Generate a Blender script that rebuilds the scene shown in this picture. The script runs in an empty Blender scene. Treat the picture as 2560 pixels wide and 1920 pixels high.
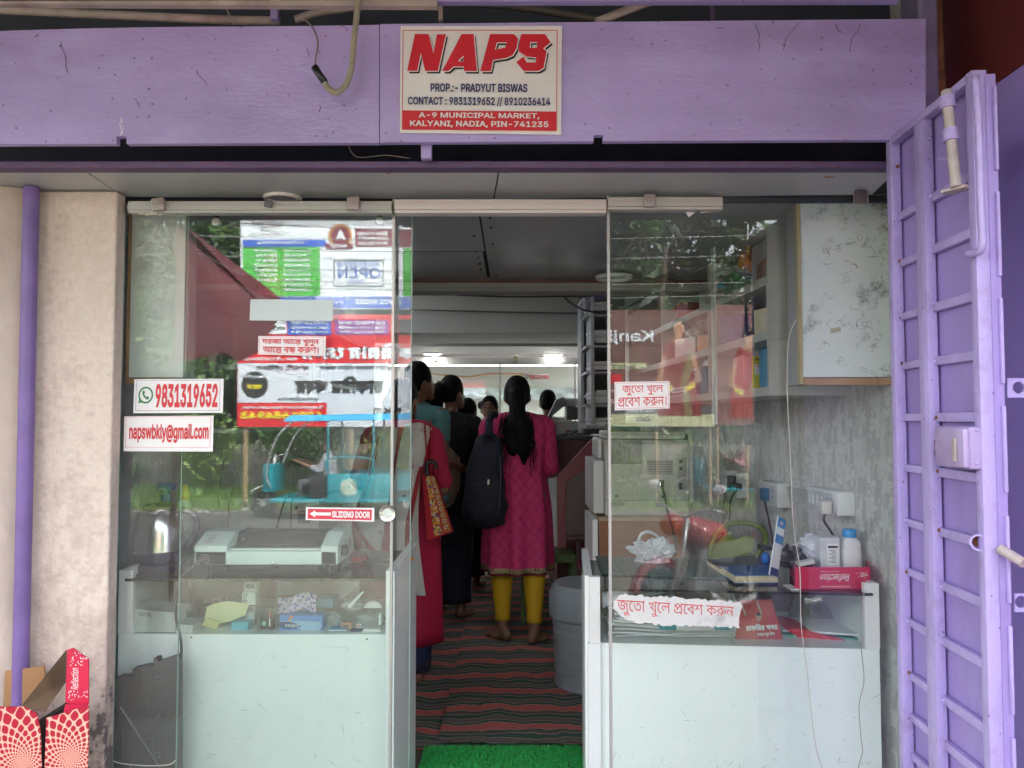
import bpy, bmesh, math, random, mathutils
import numpy as np
from mathutils import Vector, Matrix, noise
random.seed(7); rng=np.random.default_rng(7)
SC=bpy.context.scene; COL=SC.collection
# ---------------------------------------------------------------- camera, sky, sun, exposure
TILT=math.atan(.0453); EYE=Vector((0,0,1.33))
cd=bpy.data.cameras.new('camera'); cam=bpy.data.objects.new('camera',cd); COL.objects.link(cam)
cam.location=EYE; cam.rotation_euler=(math.pi/2+TILT,0,0); cd.lens=27; cd.sensor_width=36; cd.clip_end=400; cd.clip_start=.02
SC.camera=cam
w=bpy.data.worlds.new('World'); SC.world=w; w.use_nodes=True
SUN_EL=math.radians(48); SUN_AZ=math.radians(28)      # sun behind the shop, a little to the right
nt=w.node_tree; bg=nt.nodes['Background']; sky=nt.nodes.new('ShaderNodeTexSky'); sky.sky_type='NISHITA'; sky.sun_disc=False
sky.sun_elevation=SUN_EL; sky.sun_rotation=SUN_AZ; sky.dust_density=4; sky.air_density=1.0; sky.ozone_density=.6
hs=nt.nodes.new('ShaderNodeHueSaturation'); hs.inputs['Saturation'].default_value=.28
nt.links.new(sky.outputs[0],hs.inputs['Color']); nt.links.new(hs.outputs[0],bg.inputs[0]); bg.inputs[1].default_value=.15
sl=bpy.data.lights.new('sun','SUN'); sl.energy=1.4; sl.angle=math.radians(10); sl.color=(1,.95,.88)
so=bpy.data.objects.new('sun',sl); COL.objects.link(so)
so.rotation_euler=Vector((math.sin(SUN_AZ)*math.cos(SUN_EL),math.cos(SUN_AZ)*math.cos(SUN_EL),math.sin(SUN_EL))).to_track_quat('Z','Y').to_euler(); so.location=(0,0,20)
SC.view_settings.view_transform='Standard'; SC.view_settings.look='None'; SC.view_settings.gamma=1; SC.view_settings.use_curve_mapping=False
SC.view_settings.exposure=3.7
SC.render.engine='CYCLES'; SC.cycles.use_denoising=True; SC.cycles.transparent_max_bounces=24; SC.cycles.max_bounces=10
SC.cycles.diffuse_bounces=5; SC.cycles.glossy_bounces=5; SC.cycles.sample_clamp_indirect=8; SC.cycles.caustics_reflective=False
BNG={37:'153 156 0 -18 -113 0 0 -75 -4 5 11 11 12 10 13 9 30 17 17 7 16 -16 -5 -9 -2 -9 -3 -8 -2 -9 -1 -9 0 -23 4 -23 4 -14 -18 -4 -4 14 -3 14 -2 15 -1 25 8 32 3 4 3 -1 -14 -6 -14 -8 -53 -43 -15 10 0 84 -22 0 0 18', 46:'152 156 0 -18 -27 0 0 -138 -19 0 -9 14 -11 14 -14 12 -17 9 -17 7 -19 5 -10 24 50 26 26 11 27 9 -6 -11 0 18 -108 0 0 18,106 118 5 -6 -40 -16 -39 -20 14 -4 15 -6 15 -8 14 -10 11 -12 9 -14 -3 0 0 6 -1 6,46 -2 -10 4 -4 5 -1 6 1 6 4 5 4 3 6 1 6 -1 5 -3 3 -5 1 -6 -1 -6 -3 -5', 27:'100 16 -14 1 -14 4 -13 7 -13 10 -11 14 -10 17 -9 21 -9 26 19 5 9 -27 10 -22 11 -17 14 -11 14 -7 17 -2 16 2 12 6 7 10 2 14 0 7 -6 16 16 0 -15 -14 -25 -11 -10 -1 -10 1 -8 3 -6 4 -5 7 -3 7 -2 10 2 11 6 11 10 11 16 9 -100 0 0 18 234 0 0 -18 -98 0 -18 -8 -14 -9 -9 -7 -9 -13 0 -6 1 -6 3 -4 4 -2 5 -1 9 1 8 3 17 13 21 -8 4 -12 2 -15 -2 -12 -4 -12 -8 -10 -10 -8 -15 -4,200 51 2 -23 7 -26 -19 -4 -4 14 -3 14 -2 30 2 23 6 18 -18 1 -15 4 -12 6 -10 7 -8 9 -7 12 19 4 4 -7 6 -6 7 -5 9 -4 10 -2 24 -1 4 1 9 -18 -5 -11 -3 -11 -2 -12', 54:'69 156 0 -18 -26 0 0 -138 -19 0 0 117 -4 8 -6 7 -6 4 -10 2 0 18 3 0 13 -4 6 -6 4 -6 0 32 13 0 5 -16', 3:'', 9:'224 156 0 -18 -24 0 0 -138 -20 0 -8 14 -10 12 -11 10 -12 9 7 17 28 -25 7 -10 0 4 -1 3 0 104 -182 0 0 18,94 23 -16 2 -16 6 -16 11 -14 16 -12 22 -13 30 19 6 8 -23 10 -19 11 -14 11 -10 14 -6 14 -2 13 1 9 3 8 6 5 6 3 8 0 9 -2 13 -6 10 -8 7 -11 3 -13 -4 -2 -4 0 -14 0 -3 -19 -4 -1 5 -2 4 1 18 4 6 6 6 7 4 8 2 9 1 14 -1 12 -6 9 -8 8 -10 4 -12 2 -14 -2 -14 -5 -12 -7 -10 -12 -8 -14 -6,86 116 -2 8 -13 12 -10 3 6 11 11 -3 12 -5 8 -7 6 -8 2 -10,292 156 0 -18 -26 0 0 -138 -20 0 0 120 -4 8 -5 6 -15 4 0 18 16 -4 10 -12 -1 2 0 4 -1 26 14 0 6 -16', 61:'89 156 0 -18 -5 0 -8 -3 -18 -11 -8 -9 -13 -22 -3 -13 -2 -14 2 -16 4 -13 6 -9 7 -6 8 -4 8 -1 5 1 5 0 10 5 9 -15 -14 -7 -8 -2 -8 0 -15 2 -13 6 -10 10 -9 13 -5 16 -2 19 2 19 6 18 9 16 12 12 13 10 16 7 -16 -8 -4 -1 -52 0 0 18', 435:'126 76 -16 2 -13 7 -10 11 -8 13 3 1 -2 -8 -8 -16 -6 -6 -7 -4 -9 -1 -13 3 -7 3 -6 5 -14 18 16 9 6 -10 10 -8 6 -1 6 1 4 3 4 6 4 8 2 11 1 15 17 0 2 -9 7 -17 10 -12 6 -4 7 -2 8 -1 8 1 6 4 4 5 -1 17 -3 8 -13 16 20 4 4 -4 10 -18 2 -8 1 -8 -2 -14 -8 -11 -12 -7,184 156 0 -18 -186 0 0 18,108 -14 -20 2 -18 6 -18 10 -15 14 -14 20 -12 26 19 6 10 -21 10 -16 12 -13 13 -8 15 -6 17 -1 19 2 12 7 8 9 2 13 -1 8 -6 12 -5 4 -16 4 -9 -2 -6 -6 -2 -8 1 -2 0 -6 2 -3 -19 -3 -3 9 1 17 3 7 6 5 8 4 8 3 10 1 14 -2 12 -4 16 -16 4 -12 1 -11 -2 -14 -5 -12 -8 -9 -12 -8 -14 -4', 21:'176 156 0 -18 -26 0 0 -138 -19 0 -7 10 -18 19 -22 15 -13 7 -14 5 -15 4 -6 23 12 -9 21 -5 18 -7 15 -8 12 -10 10 -10 8 -10 0 6 -1 6 0 136 13 0 6 -16,112 118 -2 -14 -6 -11 -8 -9 -13 -7 -15 -5 -16 -3 -12 2 -4 12 18 2 14 3 12 6 8 6 4 8 2 8 -1 8 -7 12 -7 7 14 13 7 -8 7 -10 4 -10,46 108 -14 2 -11 6 -7 8 -2 13 0 5 6 15 19 -5 -5 -14 4 -10 4 -2 6 -1 10 2 6 3 6 5 5 7 6 11 14 3 0 -12 -5 -10 -7 -10 -15 -12 -10 -4', 57:'-78 -66 -8 2 -8 4 -6 6 -4 7 -2 9 3 12 7 8 12 6 16 2 14 -1 16 -5 14 -6 46 -32 -11 -14 -16 13 -15 11 -13 8 -13 6 -12 3 -20 1 -5 -3 -3 -4 -2 -5 2 -6 3 -4 5 -2 6 -1 9 1 7 3 8 9 4 12 1 6 0 22 19 0 0 -21 -4 -18 -4 -9 -6 -8 -8 -6 -12 -5', 47:'185 156 0 -18 -26 0 0 -138 -19 0 0 84 1 -7 -5 7 -6 6 -7 4 -7 1 -4 -1 -4 0 -3 -2 -5 -8 0 -16 -16 -2 -2 10 -4 8 -5 6 -6 5 -7 3 -13 0 -5 -2 -8 -7 -2 -5 0 -5 2 -9 6 -8 8 -6 12 -6 -6 -18 -12 4 -10 6 -8 7 -7 9 -4 10 -1 12 1 10 4 10 15 12 10 4 22 0 11 -4 9 -6 8 -10 -4 0 4 7 6 5 8 4 7 1 9 -1 14 -7 7 -6 -3 -3 0 42 -142 0 0 18', 39:'154 156 0 -18 -27 0 0 -138 -19 0 0 61 4 -14 -8 11 -10 10 -10 8 -10 6 -10 4 -10 2 -8 -2 -8 -3 -4 -6 -2 -9 2 -6 3 -6 7 -6 10 -4 -10 -18 -14 8 -10 9 -6 11 -2 13 1 11 5 10 6 6 8 6 10 3 9 1 13 -2 11 -3 10 -5 10 -7 18 -18 -4 -1 -1 6 0 62 -110 0 0 18', 42:'152 156 0 -18 -27 0 0 -138 -19 0 -9 14 -11 14 -14 12 -17 9 -17 7 -19 5 -10 24 50 26 26 11 27 9 -6 -11 0 18 -108 0 0 18,106 118 5 -6 -40 -16 -39 -20 14 -4 15 -6 15 -8 14 -10 11 -12 9 -14 -3 0 0 6 -1 6', 364:'129 145 0 -145 -19 0 -11 10 -11 8 -10 6 -20 8 -12 2 -10 22 24 14 55 24 -5 -12 0 63,110 82 5 -7 -11 -4 -42 -20 -8 -5 -2 4 17 -4 15 -6 14 -8 13 -10 -1 5,-2 138 0 18 198 0 0 -18,46 128 12 -2 11 -3 11 -5 20 -16 10 -11 -10 -15 -8 10 -18 15 -8 5 -18 4 -6 -1 -6 -3 -3 -4 -1 -8 2 -4 8 -7 -12 -15 -8 6 -6 8 -4 8 1 18 3 7 6 5 8 4 8 3,174 47 1 -10 2 -10 3 -10 -17 -4 -6 23 -2 21 1 9 0 10 2 10 4 10 2 -3 -11 -3 -11 -4 -11 -5 -11 -4 -2 17 11 4 13 6 14 4 13 5 14 -14 -5 -11 -4 -22', 20:'204 156 0 -18 -81 0 0 -138 -19 0 -9 14 -11 14 -14 12 -16 10 -17 7 -18 4 -10 24 49 25 25 10 26 9 -5 -10 0 19 -106 0 0 18,104 117 5 -7 -13 -4 -64 -30 14 -4 16 -6 14 -9 24 -22 7 -13 -2 0 -1 6,190 72 0 -8 -3 -8 -11 -12 -8 -4 -23 0 -3 1 1 18 1 -1 8 0 10 2 5 3 3 5 1 6 -3 12 -10 10 -16 8 -22 6 0 18 19 -3 17 -7 14 -8 11 -11 7 -13', 454:'203 156 0 -18 -78 0 0 -66 -1 -4 1 -4 0 -64 -19 0 -9 14 -11 14 -14 12 -17 9 -17 7 -19 5 -10 24 50 26 26 11 27 9 -6 -11 0 18 -108 0 0 18,106 118 5 -6 -40 -16 -39 -20 14 -4 15 -6 15 -8 14 -10 11 -12 9 -14 -3 0 0 6 -1 6,160 41 -10 1 -8 3 -8 5 -7 7 -7 10 -5 12 9 17 4 -12 5 -10 11 -12 6 -3 7 -1 5 1 6 3 4 5 1 7 -1 6 -4 8 -5 4 -6 3 -8 2 3 19 10 -3 10 -5 8 -6 6 -7 4 -9 2 -11 -2 -14 -7 -11 -10 -6,46 -2 -10 4 -4 5 -1 6 1 6 4 5 4 3 6 1 6 -1 5 -3 3 -5 1 -6 -1 -6 -3 -5', 34:'158 156 0 -18 -27 0 0 -138 -19 0 0 106 5 -15 -11 15 -21 22 -10 6 -9 4 -10 1 -8 -1 -6 -2 -5 -4 -3 -4 -3 -6 -1 -6 4 -14 12 -8 10 -4 13 -1 -2 -21 -15 2 -14 5 -12 7 -8 9 -6 11 -2 14 2 12 4 10 7 8 9 6 10 4 11 1 12 -1 11 -3 11 -6 10 -7 21 -22 -4 1 -2 11 0 42 13 0 6 -16', 641:'48 0 0 156 21 0 0 -156', 35:'102 12 -20 3 -18 7 -18 14 -14 20 -14 26 -11 34 19 6 10 -29 10 -23 10 -17 14 -12 14 -7 17 -2 11 0 9 2 13 8 7 12 2 16 -1 10 -3 8 -5 8 -6 6 -8 4 -9 1 -9 -1 -6 -3 -4 -11 0 -3 2 -5 0 -4 -19 -4 -3 14 1 14 4 8 5 5 8 5 10 2 10 1 14 -2 13 -5 11 -8 8 -12 5 -14 1 -16 -1 -14 -5 -14 -8 -11 -12 -9 -16 -6,179 156 0 -18 -181 0 0 18', 224:'191 156 0 -18 -26 0 0 -138 -19 0 0 99 5 -16 -9 14 -18 21 -8 8 -8 6 -7 4 -8 2 -9 1 -10 -1 -8 -3 -8 -4 -19 -19 -2 -1 3 3 8 2 5 0 13 -2 8 -6 6 -8 1 -16 -1 -2 0 -2 -4 2 3 2 5 7 41 38 12 -13 -71 -67 -14 13 20 20 -9 -11 -7 -5 6 8 2 6 0 12 -3 4 -11 4 -12 -3 -4 -2 -19 18 11 13 20 19 12 7 12 4 12 1 14 -1 12 -4 10 -6 12 -10 22 -26 -5 2 -1 6 0 54 13 0 6 -16,165 -11 -19 0 -2 7 -4 6 -4 4 -11 4 -6 1 -13 -1 -12 -2 -27 -2 -19 2 -9 3 -9 4 -8 5 -6 9 -4 11 -1 13 1 4 0 10 2 5 19 -3 -2 -7 1 -18 3 -8 5 -5 8 -4 9 -2 10 -1 35 4 12 1 10 -1 8 -2 8 -4 6 -7 0 23 19 0', 48:'172 156 0 -18 -26 0 0 -138 -20 0 0 128 2 5 -2 9 0 30 14 0 6 -16,90 157 10 -1 8 -2 8 -5 7 -6 6 -7 5 -9 -2 -26 -8 16 -10 12 -11 7 -12 3 -9 -1 -7 -4 -5 -7 -1 -9 2 -10 6 -6 11 -6 15 -2 -1 -19 -16 2 -12 5 -9 6 -6 9 -4 10 -1 11 1 12 4 10 6 8 7 5 9 3,30 156 9 -3 9 -5 6 -8 5 -11 1 -14 -1 -10 -3 -9 -7 -8 -9 -7 -12 -5 -14 -1 -2 19 20 4 6 4 4 4 3 11 -1 9 -5 7 -9 5 -16 1 -4 -1 -4 0 -6 -2 -2 19 11 2', 16:'128 157 17 -2 6 -3 10 -8 3 -6 2 -6 1 -10 0 -122 -19 0 -2 7 -13 13 -13 2 -8 0 -16 -2 -8 -2 -29 0 -19 4 -9 4 -7 7 -7 9 -4 12 -1 28 2 6 0 6 20 -2 -3 -15 1 -17 2 -8 4 -6 5 -4 6 -3 6 -2 7 -1 19 0 22 4 23 0 8 -3 8 -4 6 -7 0 90 -2 13 -4 7 -6 2 -8 1 -8 -1 -8 -3 -15 -10 -6 -7 -4 -6 -3 -8 -1 -6 1 -2 0 -3 4 -5 15 -2 5 1 2 -17 -2 -2 -14 0 -12 2 -10 5 -6 9 -2 14 1 10 3 10 6 10 9 10 9 8 12 6 12 4', 50:'173 156 0 -18 -26 0 0 -138 -19 0 0 88 5 -16 -7 10 -6 6 -6 4 -5 2 -7 -2 -6 -8 -16 -28 -6 -9 -6 -7 -13 -8 -15 0 -6 2 -6 4 -12 13 -7 10 15 9 6 -10 5 -6 5 -2 5 -1 4 1 13 10 10 18 6 8 6 12 6 7 7 4 7 1 8 -1 6 -3 8 -6 8 -8 -5 -1 -1 6 0 39 -130 0 0 18,68 68 -9 36 -5 6 -8 6 -22 6 -14 2 3 19 14 -5 23 -6 9 -4 7 -5 9 -14 4 -20', 10:'90 156 -2 8 -4 6 -6 4 -8 1 -18 0 -26 2 -8 3 -7 4 -6 6 -4 7 -3 9 1 22 18 -1 0 -3 -1 -2 0 -10 2 -4 1 -4 2 -4 10 -6 8 -1 25 0 21 -2 7 -3 6 -4 4 -5 3 -7 2 -7 1 -9,60 125 18 -1 14 -6 11 -7 7 -9 4 -10 2 -11 -4 -18 -10 -14 -18 -9 -25 -5 3 3 23 -9 25 -14 25 -17 -11 -14 -54 35 -27 11 -31 8 3 18 17 -4 20 -1 16 1 11 3 9 5 8 13 0 7 -2 12 -8 8 -10 6 -14 2 -15 -2 -5 -2 -4 -7 -1 -7 1 -2 0 -4 -18 -3 -2 7 1 16 4 8 7 6 8 4 10 2,44 116 -3 8 -5 6 -8 6 -10 3 6 11 12 -3 12 -5 8 -7 5 -8 3 -10,135 156 0 -18 -137 0 0 18', 51:'60 125 18 -1 14 -6 11 -7 7 -9 4 -10 2 -11 -4 -18 -10 -14 -18 -9 -25 -5 3 3 23 -9 25 -14 25 -17 -11 -14 -54 35 -27 11 -31 8 3 18 17 -4 20 -1 16 1 11 3 9 5 8 13 0 7 -2 12 -8 8 -10 6 -14 2 -15 -2 -5 -2 -4 -7 -1 -7 1 -2 0 -4 -18 -3 -2 7 1 16 4 8 7 6 8 4 10 2,44 116 -3 8 -5 6 -8 6 -10 3 6 11 12 -3 12 -5 8 -7 5 -8 3 -10,135 156 0 -18 -137 0 0 18', 55:'69 156 0 -18 -26 0 0 -138 -19 0 0 138 -26 0 0 18 22 0 -4 4 -11 16 18 27 11 11 12 8 15 6 17 1 13 -1 13 -2 12 -4 24 -12 24 -17 12 -10 -10 -14 -16 13 -29 18 -13 6 -13 4 -14 1 -13 -1 -10 -4 -10 -6 -8 -7 -7 -9 -7 -11 3 -3 11 -14', 44:'158 156 0 -18 -26 0 0 -138 -20 0 0 34 5 -14 -17 25 -10 10 -10 8 -10 5 -11 2 -9 -1 -6 -3 -6 -6 -1 -9 1 -7 5 -6 7 -6 11 -4 -7 -20 -12 6 -10 6 -12 15 -4 17 2 11 4 9 7 7 9 5 8 3 10 1 14 -1 12 -4 11 -7 9 -8 16 -21 -4 -1 -1 6 0 6 -1 6 0 74 -114 0 0 18,75 81 -1 -6 -19 5 -1 14 -4 10 -6 8 -8 5 -12 4 -14 3 3 18 11 -4 22 -4 16 -12 10 -17 2 -11', 58:'-52 -60 -8 2 -12 9 -4 7 -1 8 3 10 7 8 11 5 13 2 0 11 19 0 0 -16 -8 -12 -2 0 -2 1 -13 -1 -9 -4 -1 -5 1 -4 3 -3 5 -2 5 -1 10 1 9 4 8 6 8 8 12 -5 14 -7 25 -16 -11 -14 -18 13 -18 9 -10 -8 -20 -6', 160:'-2 138 0 18 139 0 0 -18,50 122 15 -2 12 -7 6 -5 5 -7 -4 0 4 7 6 6 15 4 11 -2 10 -4 10 -7 9 -9 -15 -12 -11 12 -13 4 -5 -1 -5 -3 -4 -4 0 -16 -16 -1 -2 9 -4 7 -4 5 -6 4 -12 4 -8 -2 -7 -3 -3 -5 -2 -7 2 -9 5 -6 9 -6 10 -4 -6 -18 -11 4 -10 5 -8 6 -6 8 -4 10 -1 11 1 10 3 8 6 6 8 5 10 3', 45:'159 156 0 -18 -26 0 0 -138 -19 0 -12 13 -12 11 -14 10 -15 8 -19 7 -21 4 -9 23 16 10 26 14 9 4 -10 6 -25 12 -16 4 8 16 0 -4 -22 0 0 18,114 138 -80 0 -6 2 11 -3 11 -5 20 -12 8 -6 6 -6 1 -14 -54 -28 -3 4 20 -4 18 -6 15 -8 13 -9 24 -22 -4 -1', 41:'212 156 0 -18 -180 0 -4 2 11 -3 11 -5 20 -12 8 -6 6 -6 1 -14 -54 -28 -3 4 19 -4 30 -12 24 -18 11 -11 -1 18 0 85 17 -1 13 -2 13 -3 11 -4 11 -6 9 -8 9 -14 3 -9 1 -9 -1 -8 -3 -8 -4 -6 -6 -6 -9 -4 -26 1 1 17 19 1 6 4 3 5 0 6 -2 12 -10 10 -16 8 -20 4 0 -108 -19 0 -11 13 -12 11 -13 10 -15 8 -18 6 -21 5 -9 23 16 10 26 14 9 4 -10 6 -25 12 -16 4 8 16 0 -4 -22 0 0 18', 25:'144 156 0 -18 -101 0 -1 -28 1 -4 0 -55 1 -15 3 -7 6 -3 8 -2 9 1 10 4 8 5 7 6 11 16 4 18 -2 7 -3 4 -33 4 -6 3 -7 2 -15 12 -4 6 3 22 5 -9 6 -7 6 -5 8 -4 10 -3 24 0 12 -3 4 -2 5 -5 3 -5 2 -7 1 -8 -1 -14 -6 -15 -8 -13 -10 -10 -10 -8 -10 -5 -12 -4 -21 -1 -13 6 -5 4 -7 11 -2 9 0 102 -26 0 0 18', 70:'159 156 0 -18 -26 0 0 -138 -19 0 -12 13 -12 11 -14 10 -15 8 -19 7 -21 4 -9 23 16 10 26 14 9 4 -10 6 -25 12 -16 4 8 16 0 -4 -22 0 0 18,114 138 -80 0 -6 2 11 -3 11 -5 20 -12 8 -6 6 -6 1 -14 -54 -28 -3 4 20 -4 18 -6 15 -8 13 -9 24 -22 -4 -1,45 -2 -11 4 -3 5 -1 6 1 6 3 5 5 3 6 1 6 -1 5 -3 3 -5 1 -6 -1 -6 -3 -5', 260:'96 48 -20 2 -17 4 -16 10 -14 14 -11 20 -11 25 19 5 8 -20 8 -16 10 -12 12 -8 14 -6 16 -2 18 2 12 6 6 8 2 11 -2 9 -5 8 -9 6 -10 1 -10 -2 -4 -2 -4 -6 0 -8 2 -5 -19 -3 -1 23 4 8 5 5 7 4 9 2 9 1 14 -2 12 -4 9 -7 7 -9 4 -9 1 -11 -2 -12 -5 -10 -7 -8 -11 -7 -14 -4,168 156 0 -18 -170 0 0 18,132 64 0 -83 -20 0 -9 9 -10 7 -21 10 -24 6 -8 19 22 12 6 2 6 3,112 49 -18 -7 -18 -9 -8 -5 -8 -3 0 2 28 -10 14 -7 11 -9', 76:'72 0 -18 2 -14 7 -7 10 -2 11 1 10 5 8 9 8 12 5 8 -19 -7 -2 -5 -3 -2 -3 -1 -4 1 -4 4 -4 6 -2 10 -1 13 1 11 6 6 9 2 10 -1 7 -2 6 -4 6 -6 7 -43 33 -13 14 -3 7 -1 7 3 13 4 7 6 6 17 -9 -6 -7 -2 -11 5 -10 26 -20 14 -9 10 -9 7 -9 5 -8 2 -10 1 -10 -1 -14 -6 -11 -7 -9 -11 -6 -12 -4', 75:'72 23 -14 1 -14 5 -10 7 -9 11 -5 14 -2 17 2 14 4 14 8 12 10 10 15 6 18 2 18 -2 14 -6 11 -8 6 -12 4 -14 2 -14 -2 -14 -4 -14 -8 -12 -11 -9 -15 -6,75 118 -9 -1 -10 -3 -7 -6 -6 -8 -3 -10 -2 -12 1 -10 3 -9 4 -7 6 -6 10 -4 11 -2 11 2 8 4 8 6 5 8 3 10 2 11 -1 11 -3 9 -5 7 -7 6 -8 3', 30:'144 156 0 -18 -101 0 0 -87 1 -15 3 -7 6 -3 8 -2 9 1 10 4 8 5 7 6 6 8 5 9 3 9 1 9 -1 7 -3 5 -6 3 -14 0 -4 0 -3 -1 -3 18 16 3 14 -1 8 -3 6 -4 5 -7 3 -9 1 -10 -1 -15 -6 -14 -8 -13 -10 -10 -10 -8 -10 -5 -12 -4 -21 -1 -13 6 -5 4 -7 11 -2 9 0 102 -26 0 0 18,99 156 -1 8 -4 6 -6 4 -9 1 -24 0 -25 2 -8 3 -7 4 -6 6 -4 7 -3 9 1 22 18 -1 0 -3 -1 -2 0 -10 2 -4 1 -4 2 -4 10 -6 8 -1 31 0 20 -2 8 -3 6 -4 4 -5 4 -14 1 -9', 36:'164 156 0 -18 -26 0 0 -138 -20 0 -10 14 -12 12 -14 11 -16 10 -18 7 -19 6 -6 23 13 -9 20 -5 17 -7 15 -8 12 -10 19 -20 -1 6 0 142 14 0 5 -16,53 156 14 -1 12 -4 9 -7 7 -8 3 -10 2 -10 -4 -18 -12 -14 -20 -10 -24 -5 -12 2 -5 12 19 2 14 4 11 5 7 6 4 8 2 8 -2 10 -5 7 -9 5 -12 1 -10 -1 -8 -4 -4 -5 -1 -5 2 -7 3 -3 4 -2 -12 -16 -8 7 -4 5 -4 10 1 14 3 8 6 7 9 5 11 3', 80:'78 0 -18 2 -16 5 -13 9 -10 12 -7 16 -2 18 3 19 9 17 13 16 18 16 23 14 26 13 9 -13 -5 -14 2 -7 4 -5 7 -3 12 -1 9 -14 -14 -8 -19 -14 -6 -7 -4 -7 -1 -9 2 -7 3 -6 8 -4 21 -2 8 -21 -13 -6 -15 -5 -16 -3,94 18 10 2 5 2 6 1 -1 -1 -16 4 -10 8 -7 10 -2 12 1 9 4 9 5 8 7 8 10 8 13 8 -1 -6 -8 2 -6 3 -6 5 -6 10 0 12 2 5 2 -4 -18 -9 -28 -23 -10 -13 -6 -14 -2 -14 2 -14 6 -11 8 -8 10 -5 10 -4', 56:'69 138 -26 0 0 -138 -19 0 0 138 -26 0 0 18 26 0 -3 14 -6 13 -9 9 -10 8 -13 6 -29 6 -30 0 -29 -6 -4 -4 -1 -4 1 -4 5 -2 6 -1 31 0 11 -1 17 -4 9 -10 3 -6 2 -16 -17 0 0 5 -1 5 -4 6 -11 3 -30 0 -18 1 -13 4 -5 4 -4 5 -2 5 0 5 4 13 12 10 20 7 30 2 44 -4 34 -13 21 -24 9 -32 25 0', 597:'48 29 1 -3 -3 -8 -2 -10 -16 -38 -16 0 11 59', 434:'40 32 -6 2 -6 4 -12 13 -7 10 15 9 6 -10 5 -6 5 -2 5 -1 4 1 13 10 10 18 6 8 6 12 6 8 7 3 7 1 8 -1 6 -3 8 -6 8 -8 1 -8 -2 -13 -7 9 -6 6 -6 4 -5 2 -7 -2 -6 -8 -16 -28 -6 -9 -6 -7 -13 -8,68 68 -9 36 -5 6 -8 6 -22 6 -14 2 3 19 14 -5 23 -6 9 -4 7 -5 9 -14 4 -20,248 156 0 -18 -101 0 0 -87 1 -15 3 -7 6 -3 8 -2 9 1 10 4 8 5 7 6 6 8 5 9 3 9 1 9 -1 7 -3 5 -6 3 -14 0 -4 0 -3 -1 -3 18 16 3 14 -1 8 -3 6 -4 5 -7 3 -9 1 -10 -1 -15 -6 -14 -8 -13 -10 -10 -10 -8 -10 -5 -12 -4 -21 -1 -13 6 -5 4 -7 11 -2 9 0 48 1 9 -1 5 0 40 -130 0 0 18,203 156 -1 8 -4 6 -6 4 -9 1 -24 0 -25 2 -8 3 -7 4 -6 6 -4 7 -3 9 1 22 18 -1 0 -3 -1 -2 0 -10 2 -4 1 -4 2 -4 10 -6 8 -1 31 0 20 -2 8 -3 6 -4 4 -5 4 -14 1 -9', 32:'180 156 0 -18 -91 0 0 -45 2 -11 3 -2 4 -1 5 1 5 2 6 4 12 13 6 9 15 2 13 -24 3 -12 1 -13 -2 -15 -5 -13 -9 -11 -11 -9 -15 -5 -18 -2 -16 2 -14 4 -14 8 -13 10 -11 16 -11 18 -9 24 -9 28 19 5 10 -31 10 -24 12 -19 13 -13 15 -6 17 -3 18 3 13 7 8 11 3 15 -1 10 -2 9 -4 8 -4 5 11 5 -7 -12 -8 -9 -16 -13 -16 -4 -10 2 -5 2 -4 3 -7 10 -2 9 0 52 -72 0 0 18', 40:'182 156 0 -18 -27 0 0 -138 -19 0 0 99 6 -16 -10 14 -33 35 -8 4 -8 2 -9 1 -9 -1 -9 -3 -8 -4 -13 -12 -6 -7 -2 -1 4 3 8 2 5 0 12 -2 9 -6 5 -8 2 -14 -1 -2 0 -2 -1 -2 -4 2 3 2 46 45 13 -13 -72 -67 -14 13 20 20 -9 -11 -7 -5 6 8 2 6 1 6 -1 6 -3 4 -11 4 -12 -3 -4 -2 -18 18 10 13 10 10 11 9 11 7 12 4 13 1 13 -1 12 -4 11 -6 11 -10 22 -26 -5 2 -1 6 0 54 13 0 6 -16', 26:'154 78 -2 -13 -4 -11 -13 -16 -9 -6 -10 -4 -21 -4 -5 6 14 -2 12 -4 14 -3 13 -5 28 -13 -9 -15 -20 10 -20 8 -20 6 -22 5 -22 3 -22 4 2 18 8 -2 16 -2 10 0 20 2 16 4 12 6 8 8 5 10 1 10 -2 11 -6 9 -10 5 -13 2 -7 -1 -3 16 10 0 3 1 13 -1 11 -4 8 -4 6 -7 8 -14,57 54 -15 2 -11 6 -3 4 -3 6 -2 18 0 50 19 0 0 -56 4 -9 5 -3 17 0 16 8 5 5 3 5 2 6 -2 4 -2 2 -4 1 -20 1 -10 4 -10 5 -7 7 3 16 14 -12 15 -4 25 0 0 -1 9 -6 4 -4 3 -5 0 -7 -2 -11 -5 -11 -9 -9 -11 -6 -13 -4,-2 138 0 18 176 0 0 -18', 363:'226 156 0 -18 -113 0 0 -75 -3 5 10 11 12 10 28 18 16 8 16 7 16 -16 -8 -18 -4 -17 -1 -20 2 -23 7 -26 -19 -4 -4 14 -3 14 -2 15 0 25 1 9 4 16 5 11 4 -1 -14 -6 -28 -17 -26 -21 -14 -13 -14 10 0 36 1 2 -1 46 -96 0 0 18,49 119 10 -1 9 -2 16 -10 16 -16 0 -22 -12 13 -12 11 -12 6 -12 3 -8 -1 -6 -4 -4 -5 -2 -7 1 -6 3 -6 6 -4 8 -4 -9 -18 -12 6 -9 10 -6 10 -2 12 1 11 4 9 6 6 8 5 9 3'}
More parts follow.
